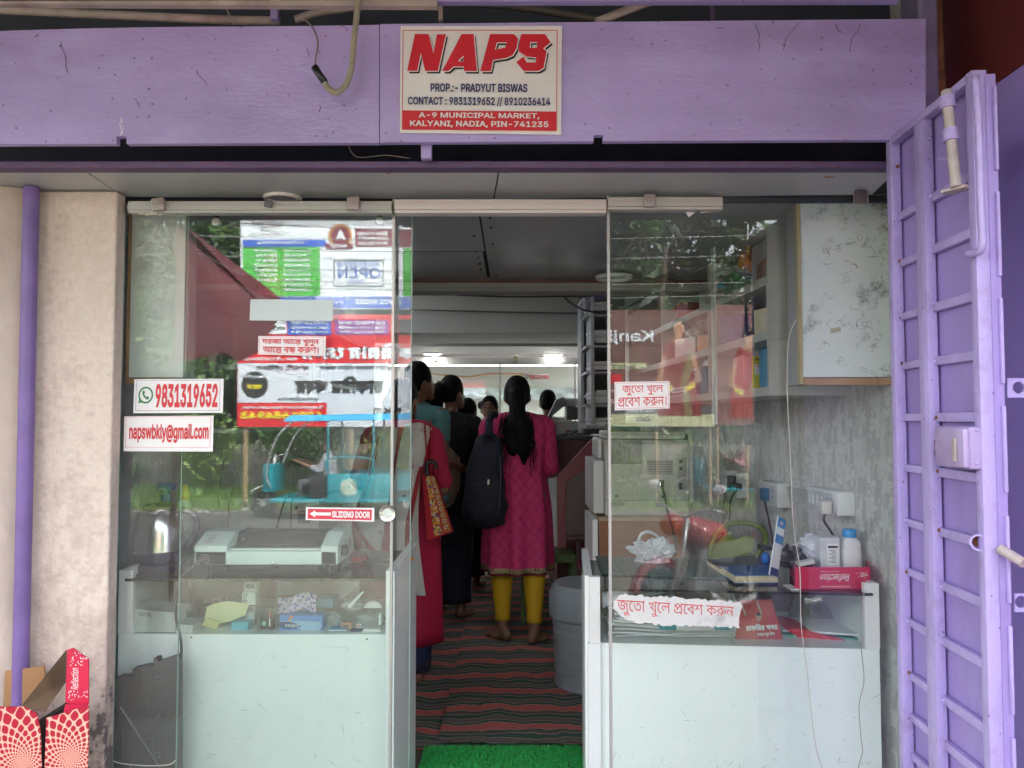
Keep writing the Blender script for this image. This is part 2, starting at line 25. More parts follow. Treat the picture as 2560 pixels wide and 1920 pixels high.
BNS={'দরজা আস্তে খুলুন': [[(37, 0),(46, 603),(27, 1199),(54, 2116),(3, 2382),(9, 2642),(61, 3800),(435, 4146),(3, 4874),(21, 5134),(57, 5830),(47, 5830),(57, 6561),(39, 6561)], 7165],'আস্তে বন্ধ করুণ।': [[(9, 0),(61, 1158),(435, 1504),(3, 2232),(42, 2492),(364, 3088),(3, 3862),(20, 4122),(454, 4929),(34, 5732),(641, 6352)], 6731],'জুতো খুলে': [[(27, 0),(57, 917),(61, 917),(35, 1263),(54, 1970),(3, 2236),(21, 2496),(57, 3192),(61, 3192),(47, 3538)], 4269],'প্রবেশ করুন।': [[(224, 0),(61, 755),(42, 1101),(48, 1697),(3, 2374),(20, 2634),(454, 3441),(39, 4244),(641, 4848)], 5227],'জুতো খুলে প্রবেশ করুন': [[(27, 0),(57, 917),(61, 917),(35, 1263),(54, 1970),(3, 2236),(21, 2496),(57, 3192),(61, 3192),(47, 3538),(3, 4269),(224, 4529),(61, 5284),(42, 5630),(48, 6226),(3, 6903),(20, 7163),(454, 7970),(39, 8773)], 9377],'এসব জানতেই হবে': [[(16, 0),(50, 758),(42, 1440),(3, 2036),(27, 2296),(54, 3213),(39, 3479),(61, 4083),(35, 4429),(10, 5136),(3, 5666),(51, 5926),(61, 6456),(42, 6802)], 7398],'বিনামূল্যে প্রবেশ করতে ফোন করুন': [[(55, 0),(42, 266),(39, 862),(54, 1466),(44, 1732),(58, 2354),(160, 2354),(61, 2891),(45, 3237),(3, 3863),(224, 4123),(61, 4878),(42, 5224),(48, 5820),(3, 6497),(20, 6757),(46, 7564),(61, 8160),(35, 8506),(3, 9213),(61, 9473),(41, 9819),(54, 10657),(39, 10923),(3, 11527),(20, 11787),(454, 12594),(39, 13397)], 14001],'চাকরির খবর': [[(25, 0),(54, 567),(20, 833),(55, 1640),(46, 1906),(46, 2502),(3, 3098),(21, 3358),(42, 4054),(46, 4650)], 5246],'কেরিয়ার মেলা': [[(61, 0),(20, 346),(55, 1153),(46, 1419),(70, 2015),(54, 2641),(46, 2907),(3, 3503),(61, 3763),(44, 4109),(47, 4731),(54, 5462)], 5728],'বেকারত্ব জয়': [[(61, 0),(42, 346),(20, 942),(54, 1749),(46, 2015),(260, 2611),(3, 3271),(27, 3531),(70, 4448)], 5074],'সকাল ১০টা থেকে বিকাল ৫টা': [[(50, 0),(20, 682),(54, 1489),(47, 1755),(3, 2486),(76, 2746),(75, 3338),(30, 3930),(54, 4497),(3, 4763),(61, 5023),(36, 5369),(61, 6014),(20, 6360),(3, 7167),(55, 7427),(42, 7693),(20, 8289),(54, 9096),(47, 9362),(3, 10093),(80, 10353),(30, 10945),(54, 11512)], 11778],'কল্যাণী, স্টেডিয়াম': [[(20, 0),(160, 807),(45, 1344),(54, 1970),(34, 2236),(56, 2856),(597, 3122),(3, 3385),(61, 3645),(434, 3991),(55, 4974),(32, 5240),(70, 5952),(54, 6578),(44, 6844)], 7466],'পছন্দের চাকরি': [[(40, 0),(26, 716),(61, 1403),(363, 1749),(46, 2645),(3, 3241),(25, 3501),(54, 4068),(20, 4334),(55, 5141),(46, 5407)], 6003],'থাকছে নতুন দিশা': [[(36, 0),(54, 645),(20, 911),(61, 1718),(26, 2064),(3, 2751),(39, 3011),(35, 3615),(57, 4322),(39, 4322),(3, 4926),(55, 5186),(37, 5452),(48, 6055),(54, 6732)], 6998]}
LAT={'A':(690,'6 0 66 182 27 0 67 -182 -24 0 -39 108 -3 11 -5 14 -11 38 4 0 -16 -53 -4 -10 -37 -108,40 51 0 20 93 0 0 -20'),'B':(654,'22 0 0 182 64 0 18 -2 14 -4 10 -8 8 -10 5 -12 1 -12 0 -11 -4 -9 -4 -6 -7 -6 -7 -4 -8 -2 0 -2 9 -2 9 -4 8 -6 6 -9 4 -11 2 -14 -2 -12 -5 -12 -8 -10 -11 -8 -16 -4 -20 -2,45 20 43 0 18 2 12 7 7 9 2 11 -1 9 -4 8 -5 6 -7 6 -10 4 -55 0,45 102 40 0 9 1 9 3 7 4 6 6 3 8 1 10 -2 10 -6 10 -10 6 -16 2 -41 0'),'C':(730,'96 -2 -22 2 -20 9 -16 13 -12 19 -8 23 -3 27 3 27 8 22 12 19 16 14 20 9 22 2 13 0 25 -8 10 -8 8 -8 8 -10 6 -12 3 -14 -23 0 -3 10 -9 14 -6 5 -15 7 -17 3 -16 -3 -14 -6 -12 -10 -9 -14 -5 -18 -2 -21 2 -21 5 -18 9 -14 12 -10 14 -7 16 -2 24 5 8 5 6 5 9 14 3 9 23 0 -3 -13 -6 -12 -7 -10 -19 -16 -25 -8'),'D':(722,'78 0 -44 0 0 20 43 0 21 2 16 7 12 11 10 13 6 18 1 21 -1 20 -6 17 -9 14 -13 10 -15 6 -19 3 -46 0 0 20 47 0 25 -3 20 -8 17 -13 13 -18 7 -22 3 -26 -3 -27 -7 -23 -13 -18 -17 -13 -22 -9,45 182 0 -182 -23 0 0 182'),'E':(601,'22 0 0 182 111 0 0 -20 -88 0 0 -60 82 0 0 -20 -82 0 0 -62 89 0 0 -20'),'F':(590,'22 0 0 182 110 0 0 -20 -87 0 0 -63 79 0 0 -21 -79 0 0 -78'),'G':(746,'96 -2 -22 2 -20 9 -16 13 -13 20 -7 22 -3 27 3 27 7 22 13 19 16 14 19 9 21 2 15 0 13 -4 12 -5 10 -7 10 -9 12 -21 4 -13 -24 0 -4 9 -9 13 -13 10 -7 3 -9 2 -9 1 -15 -2 -14 -7 -12 -10 -9 -14 -5 -18 -2 -21 2 -21 5 -18 9 -14 12 -10 14 -7 16 -2 15 2 13 5 10 8 8 10 4 13 2 15 -47 0 0 20 70 0 0 -20 -3 -22 -7 -18 -11 -14 -15 -12 -19 -6'),'H':(743,'22 0 0 182 23 0 0 -78 95 0 0 78 24 0 0 -182 -24 0 0 83 -95 0 0 -83'),'I':(441,'11 0 0 20 33 0 0 142 -33 0 0 20 88 0 0 -20 -32 0 0 -142 32 0 0 -20'),'J':(571,'66 -2 -22 3 -16 11 -12 17 -4 23 0 10 24 0 0 -10 2 -14 6 -12 10 -6 12 -2 13 2 10 6 7 12 2 14 0 130 22 0 0 -130 -3 -23 -11 -17 -18 -11'),'K':(672,'38 52 0 24 12 18 80 88 31 0 -77 -84 -2 0,22 0 0 182 23 0 0 -182,134 0 -66 92 14 18 79 -110'),'L':(565,'22 0 0 182 23 0 0 -162 85 0 0 -20'),'M':(903,'22 0 0 182 33 0 61 -165 -6 0 8 27 3 6 5 17 45 115 33 0 0 -182 -23 0 0 124 1 8 0 32 2 0 -2 -8 -4 -10 -2 -8 -53 -138 -20 0 -51 129 -2 9 -9 26 2 0 0 -8 1 -7 0 -149'),'N':(753,'22 0 0 182 28 0 74 -116 2 -6 14 -22 9 -19 -3 0 -2 11 0 34 -1 6 0 112 23 0 0 -182 -28 0 -65 104 -20 32 -14 26 4 0 1 -13 0 -23 1 -16 1 -6 0 -104'),'O':(765,'96 -2 -22 2 -20 9 -16 13 -12 19 -8 23 -3 27 3 27 8 22 12 19 16 14 20 9 22 2 22 -2 19 -9 17 -14 12 -19 8 -22 2 -27 -2 -27 -8 -23 -12 -19 -17 -13 -19 -9,96 19 15 2 14 7 11 10 10 14 6 18 2 21 -2 21 -6 18 -10 14 -11 10 -14 7 -15 2 -16 -3 -14 -6 -12 -10 -9 -14 -5 -18 -2 -21 2 -21 5 -18 9 -14 12 -10 14 -7'),'P':(639,'22 0 0 182 62 0 20 -2 15 -6 12 -9 9 -11 4 -14 2 -16 -2 -16 -4 -14 -9 -11 -12 -9 -15 -6 -20 -2 -44 0 0 20 44 0 12 2 10 3 8 6 5 7 3 10 1 10 -1 10 -3 10 -5 7 -8 5 -10 4 -13 2 -38 0 0 -162'),'Q':(765,'88 57 24 0 20 -27 6 -7 30 -40 -24 0,96 -2 -22 2 -20 9 -16 13 -12 19 -8 23 -3 27 3 27 8 22 12 19 16 14 20 9 22 2 22 -2 19 -9 17 -14 12 -19 8 -22 2 -27 -2 -27 -8 -23 -12 -19 -17 -13 -19 -9,96 19 15 2 14 7 11 10 10 14 6 18 2 21 -2 21 -6 18 -10 14 -11 10 -14 7 -15 2 -16 -3 -14 -6 -12 -10 -9 -14 -5 -18 -2 -21 2 -21 5 -18 9 -14 12 -10 14 -7'),'R':(644,'22 0 0 182 62 0 20 -2 15 -6 12 -8 9 -11 4 -14 2 -15 -2 -16 -4 -13 -9 -11 -12 -8 -15 -6 -20 -2 -49 0 0 22 61 0 18 8 5 8 3 8 1 10 -1 10 -3 8 -5 8 -8 5 -10 3 -13 2 -38 0 0 -162,126 0 -44 82 26 0 46 -82'),'S':(642,'80 -3 -18 1 -16 5 -13 7 -9 11 -7 12 -3 15 24 0 2 -10 5 -7 7 -6 8 -4 10 -3 22 0 19 8 7 7 4 8 2 9 -2 8 -9 12 -16 6 -9 4 -22 6 -20 8 -14 10 -10 12 -2 18 2 14 6 12 10 10 12 8 15 4 17 2 16 -2 16 -4 12 -8 10 -10 6 -11 2 -13 -23 0 -4 12 -9 8 -12 6 -15 2 -11 -1 -10 -3 -8 -4 -5 -6 -4 -8 -1 -8 2 -8 4 -7 6 -5 8 -4 40 -12 26 -12 8 -7 5 -8 4 -9 1 -12 -2 -14 -6 -14 -9 -10 -13 -8 -16 -6'),'T':(646,'12 162 0 20 138 0 0 -20 -58 0 0 -162 -22 0 0 162'),'U':(744,'94 -3 -21 3 -17 6 -14 10 -11 12 -7 16 -2 18 0 120 23 0 0 -118 1 -12 5 -12 7 -9 10 -7 12 -4 14 -2 13 2 11 4 10 7 8 9 4 12 1 12 0 118 23 0 0 -120 -2 -18 -6 -16 -11 -12 -15 -10 -16 -6'),'V':(690,'73 0 -67 182 25 0 39 -108 3 -11 5 -13 11 -39 -5 0 58 171 24 0 -66 -182'),'W':(985,'56 0 -50 182 24 0 35 -139 3 -9 1 -10 2 -10 -3 0 42 168 26 0 42 -168 -3 0 2 10 1 10 3 9 4 19 3 8 28 112 24 0 -50 -182 -27 0 -37 140 -2 14 -4 16 6 0 -8 -42 -35 -128'),'X':(682,'7 0 71 102 0 -18 -67 98 27 0 32 -46 14 -24 4 -8 -4 0 23 40 27 38 26 0 -66 -96 0 16 70 -102 -28 0 -50 76 -3 7 5 0 -14 -23 -8 -14 -33 -46'),'Y':(679,'73 0 0 74 -67 108 27 0 37 -59 10 -19 4 -10 6 -12 -10 0 6 12 4 10 46 78 28 0 -68 -108 0 -74'),'Z':(629,'16 0 0 16 106 154 2 -8 -109 0 0 20 127 0 0 -16 -80 -120 -7 -8 -19 -26 -3 8 109 0 0 -20'),'a':(562,'58 -3 -13 1 -11 4 -10 6 -7 8 -5 10 -1 13 1 11 4 8 5 6 7 6 17 6 9 2 21 2 9 2 6 0 6 2 2 3 1 5 -1 8 -2 6 -4 6 -6 4 -6 2 -10 1 -8 -1 -8 -2 -12 -8 -6 -9 -21 7 6 11 8 8 9 7 11 4 11 2 17 0 17 -4 8 -4 8 -6 6 -8 4 -12 1 -14 0 -90 -21 0 0 18 -2 0 -14 -14 -7 -4 -9 -2,62 16 10 2 10 3 8 5 8 16 1 8 0 18 -2 -2 -3 0 -17 -4 -5 0 -24 -5 -6 -3 -5 -4 -3 -6 -1 -6 1 -7 2 -5 11 -8'),'b':(612,'82 -3 -11 1 -17 8 -11 15 -3 0 0 -21 -20 0 0 182 22 0 0 -68 1 0 11 15 8 5 8 3 12 1 16 -2 14 -6 12 -10 9 -15 5 -17 2 -20 -2 -20 -5 -18 -9 -14 -11 -10 -15 -6,80 16 11 2 10 6 7 8 6 10 3 12 1 14 -1 14 -3 12 -6 10 -7 8 -9 5 -12 1 -12 -1 -10 -5 -7 -8 -5 -10 -4 -12 -1 -14 1 -14 4 -12 5 -11 7 -8 10 -5'),'c':(571,'74 -3 -16 3 -16 6 -12 10 -10 14 -6 18 -2 20 2 20 6 16 10 15 12 11 16 6 16 2 10 0 10 -2 16 -8 6 -5 6 -7 8 -16 -21 -6 -2 6 -10 12 -15 6 -8 0 -12 -2 -10 -4 -8 -9 -4 -10 -4 -13 -1 -12 1 -14 8 -22 8 -8 10 -6 12 -2 14 2 10 6 10 12 2 6 20 -6 -3 -8 -5 -8 -6 -7 -6 -5 -8 -5 -8 -3 -10 -2'),'d':(612,'70 -3 -16 3 -14 6 -11 10 -9 14 -6 18 -2 20 2 20 6 17 9 15 11 10 14 6 16 2 12 -1 10 -3 12 -10 6 -10 2 0 0 68 22 0 0 -182 -22 0 0 21 -2 0 -2 -4 -10 -11 -6 -4 -10 -4,74 16 11 2 9 5 8 8 6 11 3 12 1 14 -1 14 -3 12 -6 10 -8 8 -9 5 -11 1 -12 -1 -10 -5 -8 -8 -8 -22 -1 -14 1 -14 8 -22 8 -8 10 -6'),'e':(583,'76 -3 -18 3 -16 6 -12 10 -10 14 -6 18 -2 19 2 20 6 17 10 14 12 11 14 7 18 2 11 -1 11 -3 10 -4 8 -7 8 -9 6 -12 4 -14 2 -18 0 -9 -106 0 0 19 94 0 -10 -8 -2 13 -3 11 -5 10 -8 7 -8 4 -12 1 -12 -1 -9 -5 -8 -6 -5 -9 -4 -10 -1 -11 0 -12 1 -14 4 -12 6 -9 9 -7 10 -4 11 -2 8 1 8 2 6 3 5 4 4 5 3 7 22 -6 -5 -10 -7 -8 -8 -7 -10 -5 -12 -4'),'f':(370,'83 136 0 -18 -81 0 0 18,30 0 0 155 1 11 4 8 7 8 16 8 17 0 13 -3 -6 -19 -2 0 -2 2 -7 0 -9 -2 -6 -3 -4 -7 0 -158'),'g':(613,'74 -54 -14 1 -12 3 -10 4 -8 6 -12 14 18 12 12 -14 7 -4 9 -2 10 0 16 2 12 5 8 10 2 15 0 27 -2 0 -6 -9 -6 -6 -6 -4 -10 -3 -12 -1 -16 2 -13 6 -11 10 -10 12 -6 17 -2 20 2 19 6 18 9 14 12 10 13 6 17 2 12 -1 9 -3 7 -5 5 -5 6 -10 3 0 0 22 21 0 0 -140 -2 -16 -6 -12 -10 -10 -12 -7 -14 -3,74 22 12 1 9 5 7 6 6 10 4 12 0 27 -4 12 -6 9 -7 8 -9 5 -12 1 -12 -1 -10 -5 -8 -8 -8 -22 -1 -12 1 -14 4 -12 5 -9 7 -7 10 -5'),'h':(591,'42 0 -22 0 0 182 22 0 0 -78 -4 0 7 16 10 10 13 6 14 2 13 -2 11 -4 10 -6 7 -10 4 -14 1 -16 0 -86 -22 0 0 85 -2 14 -6 11 -10 6 -12 2 -10 0 -8 -4 -7 -5 -5 -7 -4 -10'),'i':(242,'20 0 0 136 22 0 0 -136,30 158 -6 2 -4 3 -4 5 -1 6 1 5 4 5 4 3 6 1 6 -1 6 -3 4 -10 -4 -11 -6 -3'),'j':(242,'19 136 23 0 0 -146 -2 -12 -3 -10 -6 -8 -7 -6 -10 -4 -17 -1 0 20 12 1 5 4 4 7 1 9,30 158 -6 2 -4 3 -4 5 -1 6 1 5 4 5 4 3 6 1 6 -1 5 -3 5 -10 -2 -6 -3 -5 -5 -3'),'k':(549,'40 49 0 27 4 0 58 60 28 0 -64 -64 -2 0,20 0 0 182 22 0 0 -182,106 0 -53 67 16 15 65 -82'),'l':(275,'50 -1 -14 2 -9 7 -6 9 -1 13 0 152 22 0 0 -154 2 -6 8 -4 6 1 2 1 2 0 4 -19 -4 -1 -8 0'),'m':(876,'20 0 0 136 20 0 1 -30 -2 0 3 10 6 8 6 6 8 6 8 2 9 1 13 -3 11 -6 7 -11 5 -13 -3 0 9 18 7 6 8 5 10 3 10 1 12 -1 10 -4 9 -6 7 -10 4 -12 2 -14 0 -92 -22 0 0 92 -2 12 -6 8 -10 5 -10 2 -8 -1 -8 -3 -6 -5 -4 -6 -4 -15 0 -89 -22 0 0 94 -2 10 -5 8 -9 5 -10 2 -8 -1 -7 -3 -7 -5 -4 -6 -4 -8 0 -96'),'n':(591,'42 0 -22 0 0 136 20 0 0 -32 -2 0 7 16 10 10 13 6 14 2 13 -2 11 -4 10 -6 6 -10 5 -14 1 -16 0 -86 -22 0 0 85 -2 14 -6 11 -10 6 -12 2 -10 0 -8 -4 -7 -5 -5 -7 -4 -10'),'o':(600,'74 -3 -16 3 -16 6 -12 10 -10 14 -6 18 -2 20 2 20 6 16 10 15 12 11 16 6 16 2 18 -2 16 -6 12 -11 10 -15 6 -16 1 -20 -1 -20 -6 -18 -10 -14 -12 -10 -16 -6,74 16 14 2 10 6 7 8 6 10 3 12 1 14 -1 12 -3 12 -6 11 -7 9 -10 4 -14 2 -12 -2 -10 -4 -8 -9 -4 -10 -4 -13 -1 -12 1 -14 8 -22 8 -8 10 -6'),'p':(612,'20 -51 0 187 20 0 0 -22 3 0 11 15 8 5 8 3 12 1 16 -2 14 -6 12 -10 9 -15 5 -17 2 -20 -2 -20 -5 -18 -9 -14 -11 -10 -15 -6 -16 -3 -11 1 -17 8 -11 15 -1 0 0 -72,80 16 11 2 10 6 7 8 6 10 3 12 1 14 -1 14 -3 12 -6 10 -7 8 -9 5 -12 1 -12 -1 -10 -5 -7 -8 -5 -10 -4 -12 -1 -14 1 -14 4 -12 5 -11 7 -8 10 -5'),'q':(612,'134 -51 -22 0 0 72 -2 0 -2 -4 -10 -11 -6 -4 -10 -4 -12 -1 -16 3 -14 6 -11 10 -9 14 -6 18 -2 20 2 20 6 17 9 15 11 10 14 6 16 2 12 -1 10 -3 12 -10 6 -10 2 0 0 22 22 0,74 16 11 2 9 5 8 8 6 11 3 12 1 14 -1 14 -3 12 -6 10 -8 8 -9 5 -11 1 -12 -1 -10 -5 -8 -8 -8 -22 -1 -14 1 -14 8 -22 8 -8 10 -6'),'r':(376,'20 0 0 136 20 0 0 -20 2 0 6 9 8 7 10 5 22 1 0 -22 -8 1 -14 -1 -8 -3 -7 -5 -5 -6 -4 -8 0 -94'),'s':(528,'66 -3 -14 1 -11 3 -10 5 -9 7 -5 9 -4 11 21 5 4 -10 7 -6 9 -4 12 -2 12 2 10 4 6 7 2 8 0 7 -4 5 -6 4 -10 3 -22 5 -16 5 -12 8 -6 11 -2 13 1 12 5 9 8 8 10 6 12 4 14 1 13 -1 11 -3 8 -5 8 -7 9 -16 -20 -6 -3 7 -6 7 -8 4 -12 2 -11 -2 -9 -4 -6 -6 -2 -8 1 -7 4 -5 7 -4 10 -4 21 -5 17 -5 10 -8 7 -10 3 -14 -2 -11 -5 -10 -9 -8 -10 -7 -13 -4'),'t':(327,'73 136 0 -18 -71 0 0 18,23 169 22 0 0 -133 1 -8 2 -6 6 -3 18 1 4 -20 -32 0 -12 8 -6 11 -3 15'),'u':(591,'66 -2 -14 2 -10 4 -10 7 -7 10 -4 13 -1 16 0 86 22 0 0 -84 2 -14 6 -11 10 -7 12 -2 10 1 8 3 12 13 3 9 1 10 0 82 22 0 0 -136 -20 0 0 33 2 0 -8 -16 -10 -11 -12 -6'),'v':(562,'58 0 -52 136 25 0 29 -80 14 -50 -8 0 4 12 6 25 34 93 24 0 -52 -136'),'w':(818,'50 0 -42 136 24 0 24 -86 8 -36 -4 0 7 34 7 29 17 59 23 0 24 -87 7 -35 -4 0 7 34 25 88 23 0 -41 -136 -22 0 -25 91 -8 31 4 0 -4 -21 -6 -20 -4 -19 -18 -62'),'x':(546,'8 0 54 78 0 -16 -52 74 26 0 24 -36 4 -9 6 -9 4 -8 -11 0 38 62 25 0 -51 -76 0 17 53 -77 -25 0 -26 40 -5 10 -10 16 12 0 -10 -16 -4 -10 -27 -40'),'y':(562,'17 -50 5 20 15 -2 5 2 5 4 5 6 6 20 -52 136 25 0 29 -80 14 -50 -8 0 4 12 6 25 4 13 30 80 24 0 -64 -166 -6 -8 -6 -6 -16 -8 -19 0 -3 2'),'z':(552,'16 0 0 16 76 98 0 2 -74 0 0 20 102 0 0 -17 -74 -97 0 -2 76 0 0 -20'),'0':(648,'81 -2 -19 2 -16 8 -12 14 -9 18 -5 24 -2 27 2 27 5 23 9 19 12 14 16 8 19 2 19 -2 16 -8 12 -14 9 -19 6 -23 2 -27 -2 -27 -6 -24 -9 -18 -12 -14 -16 -8,81 18 13 2 10 6 8 11 6 15 4 18 0 42 -4 18 -6 15 -8 11 -10 6 -13 2 -12 -2 -11 -6 -8 -11 -6 -15 -3 -18 -1 -21 1 -21 3 -18 6 -15 8 -11 11 -6'),'1':(648,'28 0 0 20 112 0 0 -20,99 182 0 -182 -23 0 0 160 -1 0 -44 -32 0 25 39 29'),'2':(648,'23 0 0 16 70 76 13 18 7 15 1 9 -1 8 -3 8 -6 6 -15 8 -9 0 -10 -1 -8 -3 -7 -5 -5 -7 -3 -8 -1 -10 -22 0 2 16 5 12 9 12 12 8 13 4 15 2 16 -2 13 -4 11 -8 8 -11 6 -12 2 -13 -1 -10 -3 -10 -4 -10 -19 -24 -54 -58 0 -2 84 0 0 -20'),'3':(648,'78 -2 -16 1 -14 5 -14 6 -9 10 -7 12 -3 14 24 0 2 -8 4 -8 14 -9 9 -2 10 -1 10 1 10 3 8 4 6 7 4 9 1 10 -1 9 -4 9 -6 7 -8 6 -12 3 -14 2 -16 0 0 18 46 54 0 2 -78 0 0 20 109 0 0 -17 -57 -66 0 3 18 0 16 -4 13 -8 9 -11 6 -13 2 -14 -2 -16 -6 -12 -10 -12 -12 -8 -16 -4'),'4':(648,'14 37 0 19 73 126 23 0 -70 -123 0 -1 107 0 0 -21,100 0 0 114 22 0 0 -114'),'5':(648,'79 -2 -15 1 -14 5 -11 7 -9 10 -6 11 -2 14 22 0 2 -8 9 -12 7 -4 8 -3 9 -1 11 2 8 3 8 7 6 7 4 10 0 22 -4 9 -6 9 -8 7 -10 4 -19 0 -9 -2 -8 -3 -6 -4 -22 3 11 90 96 0 0 -20 -77 0 -6 -54 2 0 6 4 8 4 8 2 10 1 12 -1 10 -4 10 -5 9 -7 7 -9 6 -11 4 -24 -2 -16 -6 -15 -10 -13 -12 -8 -14 -6'),'6':(648,'81 -2 -16 2 -13 6 -12 8 -9 12 -6 16 -2 16 1 13 12 31 54 80 25 0 -61 -88 -2 0 3 4 9 8 6 3 7 2 7 1 16 -2 13 -6 11 -8 8 -10 5 -14 1 -16 -1 -16 -5 -14 -10 -12 -11 -9 -14 -5,81 18 10 1 9 3 6 6 6 8 4 10 0 20 -4 10 -6 8 -6 6 -9 4 -20 0 -9 -4 -7 -6 -5 -8 -4 -9 -1 -11 1 -10 4 -10 5 -8 7 -6 9 -3'),'7':(648,'34 0 82 160 0 2 -94 0 0 20 118 0 0 -22 -81 -160'),'8':(648,'81 -2 -17 2 -16 4 -12 8 -10 10 -6 12 -2 14 2 12 3 10 13 16 8 6 10 2 0 2 -12 5 -9 9 -6 12 -2 14 2 13 5 12 9 9 11 8 14 5 15 1 15 -1 14 -5 11 -8 9 -9 5 -12 1 -13 -2 -14 -6 -12 -8 -9 -12 -5 0 -2 10 -2 8 -6 7 -8 5 -8 4 -10 2 -12 -2 -14 -6 -12 -10 -10 -12 -8 -16 -4,81 18 11 1 10 3 8 4 6 6 3 8 1 10 -1 9 -4 9 -6 6 -8 6 -9 3 -11 1 -11 -1 -10 -3 -8 -6 -6 -6 -4 -9 0 -19 4 -8 6 -6 8 -4 10 -3,90 104 8 4 6 4 6 6 3 8 1 8 -1 9 -3 7 -5 6 -15 8 -18 0 -16 -8 -8 -13 0 -17 4 -8 5 -6 15 -8'),'9':(648,'81 184 16 -2 14 -5 11 -9 10 -12 5 -16 1 -29 -4 -15 -21 -36 -41 -60 -25 0 61 89 2 0 -12 -13 -6 -3 -7 -2 -7 -1 -16 2 -12 5 -12 9 -8 10 -5 14 -2 16 2 16 6 14 9 12 12 9 13 5,81 164 -10 -1 -9 -3 -6 -6 -6 -8 -4 -10 0 -21 4 -9 6 -8 6 -6 9 -3 10 -1 10 0 9 4 6 6 6 8 4 9 0 21 -4 10 -6 8 -6 6 -9 3'),'@':(966,'128 -48 -26 2 -23 5 -19 9 -16 13 -13 16 -9 19 -6 23 -1 25 2 25 5 22 10 19 12 16 16 12 18 10 22 6 25 2 23 -2 21 -6 17 -10 14 -12 12 -16 8 -16 5 -18 1 -31 -1 -13 -2 -12 -3 -12 -6 -10 -7 -8 -9 -4 -14 -2 -6 0 -14 4 -6 4 -5 6 -2 6 -1 0 -4 -7 -8 -7 -9 -4 -13 -2 -14 2 -12 6 -10 10 -7 12 -4 15 -1 17 1 15 5 13 8 12 10 9 12 5 14 2 10 0 10 -4 6 -4 4 -4 2 0 0 10 19 0 0 -81 1 -7 3 -6 5 -4 7 -1 8 1 5 5 4 7 4 12 1 14 0 18 -1 16 -4 14 -6 14 -9 12 -11 10 -15 8 -17 4 -20 2 -20 -2 -18 -4 -14 -8 -14 -11 -10 -13 -6 -16 -5 -20 -2 -20 2 -22 5 -18 7 -16 10 -14 13 -10 16 -8 19 -5 31 -1 10 1 8 2 19 6 5 -17 -14 -5 -10 -2 -10 -1 -9 -2,118 23 10 1 8 4 7 6 4 8 3 11 0 27 -3 9 -5 7 -6 5 -8 3 -10 0 -9 -1 -8 -4 -7 -6 -4 -8 -3 -9 -1 -10 1 -10 3 -11 4 -9 5 -6 8 -6'),'.':(269,'34 -2 -6 2 -6 3 -3 5 -1 7 1 6 3 5 6 4 6 1 6 -1 6 -4 4 -5 0 -13 -4 -5 -6 -3'),',':(269,'13 -44 11 70 25 0 -19 -70'),':':(269,'34 -2 -6 2 -6 3 -3 5 -1 7 1 6 3 5 6 4 6 1 6 -1 6 -4 4 -5 0 -13 -4 -5 -6 -3,34 97 -6 1 -6 4 -3 6 -1 6 1 6 3 5 6 4 6 1 6 -1 6 -4 4 -5 0 -12 -4 -6 -6 -4'),'-':(648,'120 88 0 -20 -79 0 0 20'),'/':(360,'84 190 -58 -218 -20 0 58 218'),'&':(644,'71 -2 -17 2 -14 4 -12 8 -8 10 -6 12 -2 14 2 10 4 10 13 16 19 16 31 22 3 4 4 3 4 5 2 5 0 6 -1 7 -5 7 -6 5 -16 0 -6 -2 -8 -8 -2 -6 0 -12 2 -6 9 -14 6 -6 90 -110 -27 0 -68 83 -30 39 -4 10 0 10 1 12 4 10 7 8 8 6 12 4 12 2 12 -2 12 -4 8 -6 7 -8 3 -9 2 -11 0 -8 -6 -14 -18 -18 -36 -26 -10 -8 -6 -8 -4 -7 -1 -8 1 -9 8 -13 8 -5 18 -4 10 2 10 3 10 5 8 8 7 9 5 11 4 12 1 14 21 0 0 -16 -8 -24 -5 -8 -9 -10 -4 -6 -10 -8 -13 -6 -13 -3'),' ':(269,'')}
def _area(p): return sum(p[i][0]*p[i-1][1]-p[i-1][0]*p[i][1] for i in range(len(p)))
def _dec(s):
    r=[]
    for c in s.split(','):
        v=list(map(int,c.split())); x=y=0; q=[]
        for a,b in zip(v[0::2],v[1::2]): x+=a; y+=b; q.append((x/250,y/250))
        if len(q)>2: r.append(q)
    return r
def _fat(c,w):
    """a closed outline pushed outwards by w, its corners mitred"""
    c=[p for i,p in enumerate(c) if p!=c[i-1]]; n=len(c); r=[]
    for i in range(n):
        a,p,b=c[i-1],c[i],c[(i+1)%n]
        d1=Vector((p[0]-a[0],p[1]-a[1])).normalized(); d2=Vector((b[0]-p[0],b[1]-p[1])).normalized()
        n1=Vector((-d1.y,d1.x)); n2=Vector((-d2.y,d2.x)); m=n1+n2
        if m.length<.3: m=n1
        else: m=m.normalized()/max(.5,m.normalized().dot(n1))
        r.append((p[0]+m.x*w,p[1]+m.y*w))
    return r
def _wind(x,y,cs):
    w=0
    for c in cs:
        for i in range(len(c)):
            (x1,y1),(x2,y2)=c[i-1],c[i]
            if (y1>y)!=(y2>y) and x<(x2-x1)*(y-y1)/(y2-y1)+x1: w+=1 if y2>y1 else -1
    return w
_mc={}
